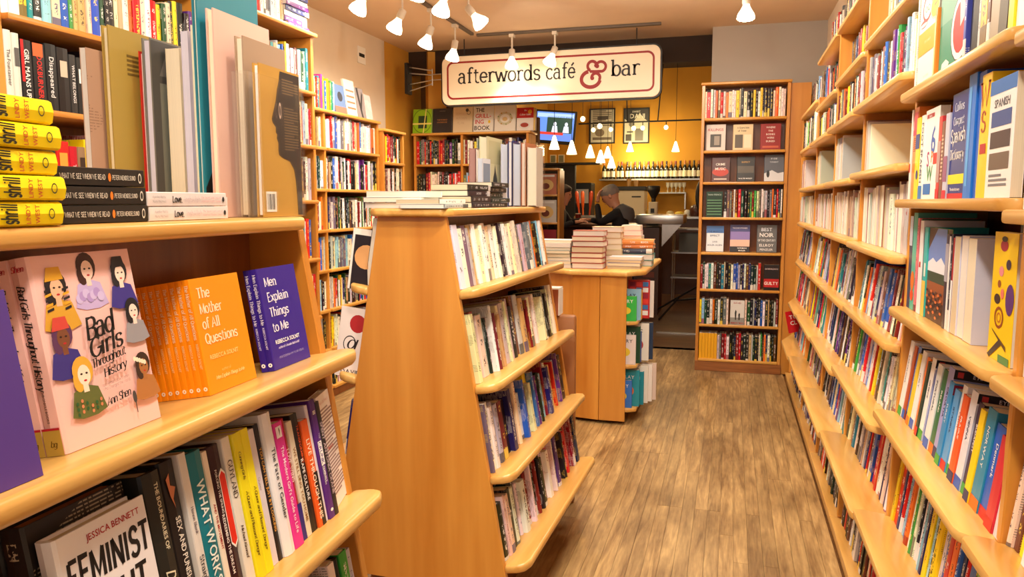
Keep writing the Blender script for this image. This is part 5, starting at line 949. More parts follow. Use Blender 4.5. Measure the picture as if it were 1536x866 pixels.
# bay 1, chest-high shelf: large picture books
crow(1, 3, [(.036, .262, .14, .0, (60, 66, 96), P_, [('S', 'R', 0, .68, 1, 1, (200, 206, 226))], False, 'dark and pale blue picture book leftmost on the chest-high shelf'),
 (.046, .272, .145, .0, (90, 180, 160), P_, [('S', 'E', .5, .3, .45, .1, (236, 120, 40)), ('S', 'E', .5, .15, .4, .06, (240, 80, 40))], False, 'mint picture book with orange flowers on the chest-high shelf'),
 (.020, .258, .145, .0, (226, 120, 130), P_, [], False, 'thin rose picture book beside the mint one'), (.012, .256, .14, .004, (70, 110, 90), P_, [], False, 'thin green picture book beside the rose one'),
 (.035, .252, .145, .0, (238, 234, 236), P_, [('S', 'R', .3, .5, .7, .56, RD)], False, 'white atlas-like book with a small red mark'),
 (.014, .235, .14, .002, (30, 36, 46), P_, [('S', 'R', .2, .88, .8, .94, (240, 200, 40))], False, 'thin dark travel book left of the turquoise spine'),
 (.036, .236, .14, .0, (60, 180, 180), P_, [('S', 'R', 0, 0, 1, .4, (230, 196, 90)), ('S', 'R', .4, .45, .9, .6, (226, 232, 220))], False, 'turquoise spine fading to sand left of the mountain photo'), GAP(.178),
 (.026, .226, .14, 0., (60, 50, 66), P_, [('S', 'R', 0, .5, 1, .9, (170, 166, 180))], False, 'dark and grey spine between the mountain photo and white pages'), (.012, .222, .14, .0, (236, 236, 238), P_, [], True, 'thin white page edges right of the mountain photo'), (.016, .228, .14, .0, (34, 34, 60), P_, [], False, 'thin dark blue book left of the white page edges'), (.014, .22, .14, 0, (170, 24, 34), P_, [('S', 'R', 0, 0, 1, .55, (236, 236, 240))], False, 'thin red-topped spine left of the white page block'),
 (.045, .224, .14, .0, (226, 226, 240), P_, [('B', 'R', .0, .2, .01, .98, (226, 226, 240))], True, 'left block of white page edges on the chest-high shelf'), (.055, .228, .14, .002, (200, 200, 230), P_, [], True, 'middle block of white page edges on the chest-high shelf'), (.060, .225, .14, .0, (206, 206, 226), P_, [], True, 'right block of white page edges beside the yellow picture book'), GAP(.14),
 ])
fo(1, 3, .207, .004, .012, .172, .236, (110, 180, 40), [('F', 'R', .02, 0, 1, 1, (80, 50, 40)), ('F', 'P', [(.02, .5), (1, .5), (1, 1), (.5, 1), (.02, .76)], (110, 140, 210)), ('F', 'P', [(.02, .62), (.3, .68), (.5, .64), (.75, .70), (1, .62), (1, .5), (.02, .5)], (226, 230, 240)), ('F', 'R', .02, .42, 1, .53, (60, 76, 60)), ('F', 'R', .02, .22, 1, .42, (150, 84, 50))]+[('F', 'E', .1+.13*(q % 7), .05+.05*(q//7)+.02*(q % 2), .06, .016, [(90, 60, 50), (206, 110, 60), (50, 44, 56)][q % 3]) for q in range(42)], 'green-edged book with a mountain photo facing out')
fo(1, 3, .39, .152, .012, .37, .262, (212, 214, 222), [('F', 'T', 'serif', 'RUBY SOLO', .58, .90, .026, 0, .26, (90, 56, 80)), ('F', 'P', [(.02, .80), (.1, .90), (.34, .98), (.36, .96), (.14, .88), (.05, .78)], (150, 40, 70)), ('F', 'E', .1, .3, .08, .1, (120, 170, 160)), ('F', 'E', .15, .55, .08, .08, (170, 190, 200))], 'wide pale cover with ornate purple lettering behind the page edges')
fo(1, 3, .735, .0, .02, .130, .245, (246, 206, 20), [('F', 'E', .45, .90, .16, .045, (170, 30, 60)), ('F', 'E', .45, .95, .12, .022, BK), ('F', 'E', .68, .76, .10, .04, (60, 40, 70)), ('F', 'E', .4, .70, .10, .04, (230, 140, 150)), ('F', 'E', .35, .60, .07, .03, (150, 80, 40)), ('F', 'E', .3, .48, .13, .04, (60, 40, 40)), ('F', 'E', .5, .53, .07, .04, (230, 120, 110)), ('F', 'E', .82, .50, .17, .12, (90, 44, 120)), ('F', 'O', .42, .34, .19, .085, .25, (150, 70, 30)), ('F', 'O', .42, .34, .09, .04, .3, (200, 120, 30)), ('F', 'P', [(.15, .24), (.2, .22), (.8, .10), (.78, .14)], (90, 60, 30)), ('F', 'P', [(.02, .02), (.12, .0), (.6, .14), (.52, .18)], (50, 44, 50)), ('F', 'R', .5, .0, .95, .06, (60, 130, 70))], 'yellow picture book with tiny figures facing out, chest-high shelf')

# bay 1, shelf .808: travel guides
tg = []
for j, (t, h, col, nm) in enumerate([(.020, .228, WH, 'BARCELONA'), (.014, .22, (180, 80, 40), ''), (.018, .225, (60, 110, 190), 'FRANCE'), (.014, .21, (236, 200, 60), ''), (.020, .225, (238, 236, 236), 'ITALY'), (.018, .215, (240, 120, 30), 'ROME'), (.012, .21, (40, 60, 50), ''), (.020, .226, WH, 'GREECE'), (.014, .21, (50, 80, 170), 'SPAIN'),
        (.022, .224, (226, 230, 230), 'PORTUGAL'), (.020, .22, (40, 110, 70), 'IRELAND'), (.024, .236, (160, 160, 214), 'CROATIA'), (.018, .21, (50, 140, 200), 'TURKEY'), (.020, .20, (90, 160, 220), 'ISTANBUL'), (.016, .22, (238, 238, 240), 'CZECH'), (.020, .205, (230, 90, 40), 'PRAGUE'), (.022, .226, (226, 226, 236), 'VIENNA'), (.018, .21, (60, 40, 70), 'BUDAPEST'), (.016, .205, (250, 214, 30), ''),
        (.026, .218, (40, 140, 180), 'NORWAY'), (.026, .20, (30, 96, 200), 'Denmark'), (.022, .19, (210, 40, 60), ''), (.014, .18, (220, 214, 226), '')]):
    dec = [('S', 'R', 0, 0, 1, .12, random.choice([RD, NV, BL, GN, OR]))]
    if nm: dec.append(('S', 'T', 'sans', nm, .5, .62, t*.5, -90, .09, (30, 40, 90) if sum(col) > 450 else WH))
    if j in (2, 7, 11, 16): dec += [('F', 'R', 0, .90, 1, 1, (30, 26, 36)), ('F', 'T', 'sans', 'EYEWITNESS', .62, .95, .009, 0, .09, (226, 220, 226)), ('F', 'R', .06, .92, .16, .98, (210, 60, 60)), ('F', 'R', 0, 0, 1, .88, (200, 204, 226))]
    if j == 12: dec += [('F', 'R', .0, .86, 1, .98, (150, 24, 60)), ('F', 'T', 'sans', 'INSIGHT GUIDES', .5, .92, .010, 0, .11, (240, 220, 230))]
    if j == 17: dec += [('F', 'R', .0, .8, 1, 1, (30, 26, 20)), ('F', 'O', .12, .9, .07, .07, .3, (240, 200, 40)), ('F', 'T', 'sans', 'NATIONAL', .6, .93, .009, 0, .08, WH), ('F', 'T', 'sans', 'GEOGRAPHIC', .62, .86, .009, 0, .09, WH)]
    if j == 15: dec += [('F', 'T', 'sans', '2', .5, .8, .03, 0, 0, WH)]
    tg.append((t*1.98, h-.008, .125, (j % 3)*.003-.004*(j > 10), col, P_, dec, False, '%s travel guide %s on the waist-high shelf' % (cname(col), 'titled '+nm.capitalize() if nm else 'with a plain spine, %s from the left' % ordn(j))))
crow(1, 4, tg)
for j, (x, w, h) in enumerate([(.04, .19, .262), (.235, .17, .258), (.41, .19, .262), (.605, .13, .25), (.74, .12, .24)]):
    dec = [('F', 'R', 0, .88, 1, 1, (28, 24, 34)), ('F', 'R', 0, 0, 1, .88, (196, 200, 224)), ('F', 'R', .06, .915, .14, .975, (206, 60, 70)), ('F', 'T', 'sans', 'EYEWITNESS', .58, .945, .010, 0, w*.6, (220, 216, 226))]
    if j == 3: dec = [('F', 'R', 0, .84, 1, .97, (150, 24, 60)), ('F', 'T', 'sans', 'INSIGHT GUIDES', .5, .905, .012, 0, .11, (240, 220, 230))]
    if j == 4: dec = [('F', 'R', 0, .74, 1, 1, (30, 26, 20)), ('F', 'O', .12, .88, .07, .06, .3, (240, 200, 40)), ('F', 'T', 'sans', 'NATIONAL', .6, .92, .010, 0, .08, WH), ('F', 'T', 'sans', 'GEOGRAPHIC', .6, .83, .010, 0, .09, WH)]
    fo(1, 4, x, .132, .012, w, h, (214, 216, 230), dec, '%s wide guidebook cover standing behind the waist-high travel guides' % ordn(j))
crow(0, 2, [(.04, .24, .16, 0, c_, P_, [], False, None) for c_ in (WH, BL, YE, RD, WH, TL, OR, WH, NV, CR, WH, GN, WH, BL)])
crow(0, 1, [(.04, .25, .16, 0, c_, P_, [], False, None) for c_ in (BR, CR, YE, BK, WH, TL, OR, WH, NV, CR, WH, GN, WH, BL)])
# small red card standing in the corner
B(Matrix.Translation((.43, 5.85, .46)) @ Matrix.Rotation(math.radians(-12), 4, 'Y') @ Matrix.Rotation(math.radians(-70), 4, 'Z'), .004, .10, .16, (196, 24, 34), WH, decos=[('F', 'T', 'sans', 'TO', .55, .72, .03, 0, 0, WH), ('F', 'T', 'sans', 'CL', .5, .45, .03, 0, 0, WH)], keep=True, label='small red leaning card with white capitals in the far corner')

# ---- display cabinet side books and stacks
for z, rows in ((.665, [(.16, .16, (60, 190, 80)), (.17, .20, (150, 196, 226)), (.12, .19, (236, 170, 40)), (.17, .26, (190, 40, 44)), (.16, .24, (236, 232, 226))]), (.385, [(.15, .19, (232, 222, 222)), (.17, .24, (30, 74, 50)), (.14, .2, (60, 90, 160)), (.18, .28, (240, 236, 226)), (.16, .27, (40, 60, 90))]), (.10, [(.13, .18, (60, 120, 210)), (.15, .24, (40, 150, 170)), (.15, .22, (30, 140, 160)), (.20, .25, (242, 238, 230)), (.2, .26, (246, 240, 236)), (.2, .25, (230, 210, 200))])):
    x = 0
    for k, (d, h, col) in enumerate(rows):
        dec = [('B', 'T', 'sans', ['STORY', 'PLAY', 'MOON', 'ABC', 'HELLO', 'FARM'][k], .5, .8, .022, 0, d*.7, WH if sum(col) < 420 else (60, 60, 70)), ('B', 'E', .5, .42, .25, .15, [(240, 210, 60), (226, 110, 60), (120, 190, 90), (190, 60, 60), (150, 100, 60), (90, 150, 210)][k])]
        if z > .6 and k == 3: dec = [('B', 'R', .08+.3*(q % 3), .08+.15*(q//3), .33+.3*(q % 3), .2+.15*(q//3), [(226, 60, 50), (60, 120, 190), (240, 240, 240), (150, 30, 60)][q % 4]) for q in range(18)]
        ins = .20-d-.0-.045*k+.0
        B(hc_row(z, inset=.0) @ Matrix.Translation((x+.02, .01-.022*k+(.02 if d < .15 else 0), 0)), .02, min(d, .14), min(h, .25) if z < .3 or z > .6 else min(h, .245), col, WH, P_, decos=dec, keep=True, label='%s children\'s book, %s along the %s side shelf of the display cabinet' % (cname(col), ordn(k), 'top' if z > .6 else 'middle' if z > .3 else 'bottom'), group='childrens books on the display cabinet')
        x += .05
Mt = frame((0, 0, .9906), (1, 0))
pile(Mt, -1.005, 4.86, 8, .0225, .16, .215, [(220, 226, 232), WH, (150, 180, 200), (120, 150, 130)], 'slim white-paged book in the left stack on the cabinet', 'stacks on the display cabinet')
pile(Mt, -.785, 4.83, 7, .034, .15, .205, [(150, 40, 34), (170, 60, 44)], 'red hardcover with cream pages on the cabinet', 'stacks on the display cabinet', kind='hardcover')
pile(Mt, -.70, 5.08, 7, .036, .14, .20, [(216, 196, 150), (190, 160, 110)], 'tan hardcover in the rear cabinet stack', 'stacks on the display cabinet', kind='hardcover')
pile(Mt, -.60, 5.30, 7, .038, .14, .13, [(200, 30, 50), WH], 'red and white book in the rearmost cabinet stack', 'stacks on the display cabinet')
pile(Mt, -.545, 4.90, 4, .018, .16, .21, [(90, 110, 190), (150, 150, 210), WH], 'blue glossy paperback in the front right cabinet stack', 'stacks on the display cabinet', flip=True, jitter=.014)
z = pile(Mt, -.50, 5.14, 2, .045, .15, .22, [(90, 170, 160)], 'turquoise book in the right cabinet stack', 'stacks on the display cabinet', kind='hardcover')
pile(Mt, -.50, 5.14, 3, .03, .15, .22, [(226, 130, 60), (40, 50, 90), (60, 60, 80)], 'patterned book on top of the turquoise cabinet stack', 'stacks on the display cabinet', kind='hardcover', flip=False, z0=z, inks=(240, 236, 226))

# ------------------------------------------------------------------ cafe sign
sg = root('cafe_sign', (-1.588, 6.62, 2.511), 'white hanging cafe sign with red border line and black typewriter lettering', 'sign')
def rrect(cx, cz, w, h, r, n=8):
    P = []
    for sx, sz, a0 in ((1, 1, 0), (-1, 1, 90), (-1, -1, 180), (1, -1, 270)):
        for k in range(n+1):
            a = math.radians(a0+90*k/n); P.append((cx+sx*(w/2-r)+r*math.cos(a), cz+sz*(h/2-r)+r*math.sin(a)))
    return P
SW, SH = 1.77, .388
MS = Matrix.Translation((-1.588, 6.62, 2.511)) @ Matrix.Rotation(math.radians(-.25), 4, 'Y') @ Matrix.Rotation(PI/2, 4, 'X') @ Matrix.Scale(1.103, 4)      # x right, y up, z to the viewer
def sgput(g, nm, m, **k):
    o = g.build(nm, m, **k); o.parent = sg; o.matrix_parent_inverse = ROOTINV[sg.name]; o.matrix_basis = MS; return o
g = Geo(); g.prism(rrect(0, 0, SW, SH, .06), -.05, 0); sgput(g, 'sign_board', mat('warm_white_enamel', (240, 226, 200), .35), bevel=.003, seg=1)
g = Geo(); g.prism(rrect(0, 0, SW+.024, SH+.024, .07), -.056, -.006-.004); sgput(g, 'sign_rim', M_BLACK)
g = Geo(); A, Bq = rrect(0, 0, SW-.085, SH-.085, .055), rrect(0, 0, SW-.115, SH-.115, .042); n = len(A)
g.add([(x, y, .0012) for x, y in A+Bq], [(i, (i+1) % n, n+(i+1) % n, n+i) for i in range(n)]); sgput(g, 'border_line', mat('sign_red', (146, 12, 14), .5))
def text_on(g, s, font, x0, x1, y, size, zz=.0016):
    V, F, w = text2d(s, font); k = (x1-x0)/w; g.add([(x0+a*k, y+b*size, zz) for a, b in V], F)
# measured letter positions along the board (fractions of its width)
SBK = mat('sign_black', (34, 28, 26), .5)
for wd, xa, xb in (('afterwords', -.745, -.050), ('caf\u00e9', -.008, .232), ('bar', .510, .735)):
    g = Geo(); text_on(g, wd, 'slab', xa, xb, -.024, .112); o = sgput(g, 'lettering', SBK); o['kind'] = 'stuff'
g = Geo()
def arc(cx, cy, rx, ry, a0, a1, n=22): return [(cx+rx*math.cos(math.radians(a0+(a1-a0)*k/n)), cy+ry*math.sin(math.radians(a0+(a1-a0)*k/n))) for k in range(n+1)]
AX = lambda x, y, zz: (.262+x*.0272, -.098+y*.0288, zz)
for j, (pts, wa) in enumerate(((arc(3.7, 5.45, 1.3, 1.25, 15, 245), .8), ([(3.0, 4.05), (5.0, 3.95), (5.7, 3.95)]+arc(6.2, 5.2, 1.4, 1.3, -75, 165), .75), (arc(3.3, 2.0, 2.7, 2.1, 105, 350), 1.0), (arc(4.75, 2.35, 1.2, 1.15, -35, 190), .8))):
    Vq, Fq = seg_poly(pts, wa, wa); g.add([AX(x, y, .0016+j*.0002) for x, y in Vq], Fq)
for j, (x, y, r_) in enumerate(((4.85, 5.55, .58), (5.0, 5.35, .58), (3.75, 2.25, .55))):
    x = 5.15 if j == 1 else x
    g.add([AX(x+r_*math.cos(a*PI/7), y+r_*math.sin(a*PI/7), .0026+j*.0001) for a in range(14)], [tuple(range(14))])
o = sgput(g, 'ampersand', MATS['sign_red'])
g = Geo()
for xx in (-.7, .7): g.tube((xx, .2065, -.03), (xx, .333, -.03), .004, n=6)
sgput(g, 'hanging_rod', M_BLACK)
# wire bracket beside the sign
br = root('wall_bracket', (-2.93, 6.72, 2.55), 'black plate with chrome rods left of the cafe sign', 'bracket')
g = Geo(); g.box(-2.955, -2.925, 6.67, 6.77, 2.42, 2.70); child(g, 'mounting_plate', M_BLACK, br)
for z0, z1 in ((2.665, 2.625), (2.61, 2.585), (2.51, 2.54), (2.45, 2.505)):
    g = Geo(); g.tube((-2.925, 6.72, z0), (-2.70, 6.72, z1), .006, n=8); child(g, 'rod', M_STEEL, br)
g = Geo(); g.tube((-2.70, 6.72, 2.64), (-2.70, 6.72, 2.49), .006, n=8); child(g, 'end_frame', M_STEEL, br)
for zz in (2.59, 2.54):
    g = Geo(); g.tube((-2.70, 6.72, zz), (-2.50, 6.70, zz), .005, n=8); child(g, 'arm', M_STEEL, br)
g = Geo(); g.box(-3.0995, -3.092, 6.02, 6.16, 2.60, 2.74); pl = g.build('wall_notice', mat('paper_white', (238, 232, 222), .7)); tag(pl, 'small white notice with a black bar on the plaster wall', 'sign')
g = Geo(); g.box(-3.0918, -3.0912, 6.04, 6.14, 2.655, 2.685); g.build('printed_bar', M_BLACK, parent=pl)

# ------------------------------------------------------------------ track lamps
GLOW = mat('glowing_bulb_face', (255, 240, 214), .4, emit=(255, 232, 196), estr=30)
BULB = mat('white_bulb_glass', (245, 236, 220), .25, emit=(255, 226, 190), estr=2.6)
SOCK = mat('lamp_socket', (214, 204, 188), .45)
TRK = mat('track_rail', (96, 84, 72), .5)
def rail(p, q, lab):
    g = Geo(); p, q = Vector(p), Vector(q); d = (q-p).normalized(); n = Vector((-d.y, d.x, 0))*.016; w = Vector((0, 0, .022))
    vs_ = [p+n, p-n, q-n, q+n, p+n+w, p-n+w, q-n+w, q+n+w]; g.add(vs_, [(0, 1, 2, 3), (7, 6, 5, 4), (0, 4, 5, 1), (1, 5, 6, 2), (2, 6, 7, 3), (3, 7, 4, 0)])
    tag(g.build('track_rail', TRK, bevel=.003, seg=1), lab, 'track rail')
rail((-2.215, 1.5, 2.857), (-2.215, 6.45, 2.857), 'long dark ceiling track rail running along the left side')
rail((-2.19, 6.50, 2.857), (-.60, 6.50, 2.857), 'short ceiling track rail in front of the cafe sign')
rail((-1.75, 1.5, 2.857), (-1.75, 5.25, 2.857), 'second ceiling track rail right of the long left one')
rail((.05, 1.5, 2.857), (.05, 5.6, 2.857), 'ceiling track rail above the right aisle')
def track_lamp(x, y, aim, lab, s=1.0, power=20, up=2.857, drop=.14):
    r = root('track_lamp', (x, y, up), lab, 'lamp', 'reflector lamps on the ceiling tracks')
    a = Vector(aim)-Vector((x, y, 2.72)); a.normalize(); J = Vector((x, y, up-drop))
    g = Geo(); g.box(x-.02, x+.02, y-.03, y+.03, up-.026, up-.0005); g.tube((x, y, up-.026), J, .008, n=8); child(g, 'adapter', SOCK, r)
    R = a.to_track_quat('Z', 'Y').to_matrix().to_4x4(); M = Matrix.Translation(J) @ R
    g = Geo(); g.lathe([(.012, -.02), (.026, -.012), (.028, .035), (.024, .05)], 14, M=M); child(g, 'socket', SOCK, r)
    g = Geo(); g.lathe([(.020, .050), (.024, .062), (.036, .085), (.052, .11), (.058, .13), (.058, .138)], 18, M=M); bo = child(g, 'bulb', BULB, r)
    g = Geo(); g.lathe([(.057, .1385), (.050, .146), (.03, .152), (.005, .154)], 18, M=M); g.build('bulb_face', GLOW, parent=bo)
    spot_light(J+a*.17, J+a*1.2, power, 130, r=.05)
track_lamp(-2.215, 4.45, (-3.0, 4.6, 1.6), 'reflector lamp at the upper left, cut by the frame top', power=19)
track_lamp(-2.215, 4.98, (-2.9, 4.9, 1.4), 'reflector lamp left of the bright lamp cluster', power=19)
track_lamp(-2.215, 5.50, (-2.8, 5.6, 1.4), 'middle reflector lamp on the long left track', power=15)
track_lamp(-2.215, 6.02, (-2.6, 6.3, 1.4), 'farthest reflector lamp on the long left track', power=15)
track_lamp(-2.215, 3.95, (-2.0, 3.6, .2), 'brightest reflector lamp in the cluster at the frame top', power=34)
track_lamp(-1.75, 4.60, (-2.2, 4.2, .6), 'reflector lamp in the cluster pointing down toward the camera', power=34)
track_lamp(-1.75, 5.02, (-.6, 5.5, 1.3), 'large reflector lamp aimed to the right of the cluster', power=34)
track_lamp(-1.75, 4.2, (-2.6, 4.6, .6), 'reflector lamp at the frame top right of the cluster', power=19)
track_lamp(-1.87, 6.5, (-1.9, 6.35, 0), 'left reflector lamp hanging in front of the cafe sign', power=18)
track_lamp(-1.49, 6.5, (-1.75, 6.3, 1.9), 'right reflector lamp hanging in front of the cafe sign', power=18)
track_lamp(.05, 5.35, (.03, 5.2, .2), 'single reflector lamp above the end bookcase', power=34, drop=.11); spot_light((-.25, 4.6, 2.72), (-.05, 6.5, 1.2), 26, 80)  # the last spot has no fixture, added to brighten the end bookcase
spot_light((-1.45, 5.0, 2.6), (-1.55, 6.6, 2.45), 16, 70)

# ------------------------------------------------------------------ cafe beyond
CHR = M_STEEL; WARMG = mat('pendant_glass', (255, 236, 200), .3, emit=(255, 222, 160), estr=4)
def bottle(x, y, z, i, h=.285):
    r_ = .036; col = [(20, 24, 18), (30, 18, 16), (24, 30, 22), (16, 14, 14)][i % 4]
    g = Geo(); g.lathe([(r_, 0), (r_, h*.55), (r_*.85, h*.64), (.014, h*.76), (.013, h*.96), (.015, h*.965), (.015, h)], 12)
    o = g.build('wine_bottle', mat('bottle_glass_%d' % (i % 4), col, .15, spec=.8), origin=None); o.location = (x, y, z)
    g = Geo(); g.lathe([(r_+.0008, h*.12), (r_+.0008, h*.46)], 12); lb = g.build('bottle_label', mat('bottle_label_%d' % (i % 3), [(236, 226, 190), (226, 214, 200), (206, 60, 50)][0 if i % 3 < 2 else (1 if i % 5 else 2)], .6), parent=o)
    g = Geo(); g.lathe([(.0162, h*.80), (.0162, h+.001)], 10); g.build('capsule', mat('capsule_%d' % (i % 3), [(190, 110, 50), (120, 24, 28), (40, 30, 26)][i % 3], .4), parent=o)
    return o
sh = root('bar_shelf', (-1.2, 12.87, 1.80), 'long steel wall shelf carrying wine bottles behind the bar', 'shelf')
g = Geo(); g.box(-2.15, .2, 12.74, 12.999, 1.772, 1.80); child(g, 'shelf_board', M_STEEL, sh, bevel=.004, seg=1)
nb = 25
for i in range(nb):
    x = -2.08+i*.0735+(.02 if i in (3, 5) else 0)
    o = bottle(x, 12.84+.02*(i % 2), 1.8004, i, .285 if i < 17 else .29)
    tag(o, 'dark wine bottle with a pale label, %s from the left on the steel shelf' % ordn(i), 'bottle', 'wine bottles on the bar shelf')
def poster(x0, x1, z0, z1, kind, lab):
    r = root('framed_poster', ((x0+x1)/2, 12.98, z0), lab, 'poster')
    g = Geo(); t = .02
    g.box(x0, x1, 12.975, 12.999, z0, z0+t); g.box(x0, x1, 12.975, 12.999, z1-t, z1); g.box(x0, x0+t, 12.975, 12.999, z0+t, z1-t); g.box(x1-t, x1, 12.975, 12.999, z0+t, z1-t); child(g, 'frame', M_BLACK, r)
    g = Geo(); g.box(x0+t, x1-t, 12.985, 12.998, z0+t, z1-t); child(g, 'print', mat('poster_paper', (206, 196, 176), .6), r)
    g = Geo(); MM = Matrix.Translation((x0+t, 12.9845, z0+t)); w, h = x1-x0-2*t, z1-z0-2*t
    if kind: dec = [('S', 'P', [(0, 1), (.0, .72), (.3, .55), (.75, 1)], (50, 46, 44)), ('S', 'P', [(.6, 1), (1, 1), (1, .62), (.7, .8)], (60, 54, 50)), ('S', 'T', 'sans', 'DANI', .55, .80, .075, 0, .26, (230, 224, 210)), ('S', 'T', 'sans', 'SWEET', .5, .93, .03, 0, .2, (230, 224, 210)), ('S', 'R', .05, .05, .3, .25, (70, 64, 60)), ('S', 'R', .45, .05, .8, .42, (110, 104, 96)), ('S', 'E', .3, .55, .12, .08, (120, 114, 106)), ('S', 'R', .1, .3, .36, .34, (60, 56, 52))]
    else: dec = [('S', 'L', .1, .9, .45, .95, 9, (120, 106, 90)), ('S', 'E', .4, .3, .2, .12, (130, 110, 90)), ('S', 'R', .1, .08, .9, .16, (110, 94, 80)), ('S', 'R', .3, .7, .75, .8, (80, 70, 64))]
    deco_geo(g, MM, (w, .01, h), dec); o = child(g, 'poster_artwork', PRINTM, r, attrs=True)
poster(-2.37, -1.93, 2.40, 2.985, 0, 'left framed poster on the ochre cafe wall')
poster(-1.79, -1.36, 2.39, 2.975, 1, 'right framed black and white poster on the ochre cafe wall')
# television
tv = root('television', (-2.74, 12, 2.65), 'wall television showing two people at a news desk', 'television')
MT = Matrix.Translation((-3.05, 11.9, 2.41)) @ Matrix.Rotation(math.radians(5), 4, 'Y') @ Matrix.Rotation(math.radians(3), 4, 'Z')
def tput(g, nm, m, **k):
    o = g.build(nm, m, **k); o.parent = tv; o.matrix_parent_inverse = ROOTINV[tv.name]; o.matrix_basis = MT; return o
g = Geo(); g.box(-.02, .64, 0, .05, -.05, .47); tput(g, 'casing', M_BLACK, bevel=.004, seg=1)
g = Geo(); g.box(.10, .5, .051, .10, .1, .35); tput(g, 'wall_mount', M_BLACK)
g = Geo(); g.box(.01, .61, -.003, -.0002, 0, .44); tput(g, 'screen', mat('tv_screen_blue', (70, 110, 190), .4, emit=(90, 130, 210), estr=1.2))
def epanel(nm, x0, x1, z0, z1, col, est, k=0):
    g = Geo(); g.box(x0, x1, -.0045-.0005*k, -.0032, z0, z1); tput(g, nm, mat('tv_'+nm+str(k), col, .4, emit=col, estr=est))
epanel('backdrop', .18, .58, .12, .38, (40, 70, 60), .8); epanel('headline_bar', .02, .60, .36, .42, (150, 180, 230), 1.2); epanel('ticker', .02, .60, .015, .09, (90, 120, 200), 1.2); epanel('caption', .02, .45, .09, .13, (200, 60, 50), .9, 1)
for cx in (.31, .49):
    g = Geo()
    g.prism([(cx-.05, .13), (cx+.05, .13), (cx+.035, .23), (cx-.035, .23)], .0, .001, M=Matrix(((1, 0, 0, 0), (0, 0, -1, -.0052), (0, 1, 0, 0), (0, 0, 0, 1))))
    g.prism([(cx+.025*math.cos(a*PI/5), .26+.032*math.sin(a*PI/5)) for a in range(10)], .0, .001, M=Matrix(((1, 0, 0, 0), (0, 0, -1, -.0052), (0, 1, 0, 0), (0, 0, 0, 1))))
    tput(g, 'presenter_image', mat('tv_presenter', (200, 206, 226), .4, emit=(200, 206, 226), estr=1.1))
# pendants
def pendant(x, y, z, lab, s=1.0, ztop=3.6, power=14):
    r = root('pendant_lamp', (x, y, z), lab, 'lamp', 'cone pendant lamps over the bar')
    g = Geo(); g.tube((x, y, z+.15*s), (x, y, ztop), .0035, n=6); child(g, 'cord', M_BLACK, r)
    g = Geo(); g.lathe([(.062*s, 0), (.058*s, .02*s), (.03*s, .11*s), (.018*s, .15*s), (.008, .165*s)], 16, M=Matrix.Translation((x, y, z))); child(g, 'glass_shade', WARMG, r)
    if power: point_light(x, y, z-.06, power, (1, .78, .45), .05)
for i, (px, y, z) in enumerate([(-2.062, 9.0, 2.045), (-1.86, 9.05, 1.985), (-1.79, 9.9, 1.99), (-1.67, 10.0, 1.93), (-1.72, 10.9, 2.04), (-1.61, 10.55, 1.885), (-.86, 12.1, 2.19), (-1.56, 12.1, 2.2)]):
    pendant(px, y, z, ['nearest cone pendant lamp at the left, below the television', 'second cone pendant lamp from the left', 'third cone pendant lamp from the left', 'fourth and lower cone pendant lamp from the left', 'upper one of the paired cone pendant lamps', 'lowest of the cone pendant lamps', 'single cone pendant lamp at the right of the bar', 'cone pendant lamp before the bright wall patch'][i], s=1.0 if i < 5 else .95, power=5 if i in (0, 3, 5, 6) else 0)
pr = root('conduit_pipe', (-1, 12.2, 2.67), 'dark horizontal pipe carrying small globe bulbs across the cafe', 'pipe')
g = Geo(); g.tube((-2.4, 12.2, 2.66), (.6, 12.2, 2.68), .012, n=8); child(g, 'pipe', M_BLACK, pr)
g = Geo(); g.tube((-1.62, 12.2, 2.672), (-1.66, 12.2, 3.6), .01, n=6); g.tube((-1.15, 12.2, 2.672), (-1.08, 12.2, 3.6), .01, n=6); child(g, 'hanger', M_BLACK, pr)
for i, (x, y, z) in enumerate([(-2.16, 12.2, 2.56), (-1.88, 12.2, 2.56), (-1.52, 12.2, 2.57), (-1.38, 12.2, 2.57), (-1.02, 12.2, 2.57), (-1.95, 10.2, 2.52), (-1.72, 10.2, 2.42)]):
    r = root('globe_bulb', (x, y, z), 'small glowing globe bulb, %s' % ['leftmost under the dark pipe', 'second under the dark pipe', 'before the right poster', 'at the right edge of the right poster', 'right of both posters', 'in front of the left poster top', 'lower one in front of the left poster'][i], 'bulb', 'globe bulbs in the cafe')
    g = Geo(); g.lathe([(.004, -.035), (.022, -.028), (.033, -.008), (.033, .008), (.022, .028), (.006, .035)], 12, M=Matrix.Translation((x, y, z))); child(g, 'bulb', WARMG, r)
    g = Geo(); g.tube((x, y, z+.035), (x, y, 2.66 if y > 12 else 3.6), .008 if y > 12 else .003, n=6); child(g, 'stem', M_BLACK, r)
spot_light((-1.45, 11.9, 2.45), (-1.35, 12.99, 2.2), 20, 100, (1, .80, .35)); point_light(-1.5, 12.6, 2.12, 18, (1, .84, .45), .05)  # bare spot and point light added to make the bright wall patch
spot_light((-1.6, 11.0, 3.2), (-1.2, 12.8, 1.6), 22, 90, (1, .82, .5))
point_light(-.6, 10.6, 2.9, 12, (1, .8, .5)); point_light(-2.4, 10.8, 2.9, 8, (1, .72, .4))
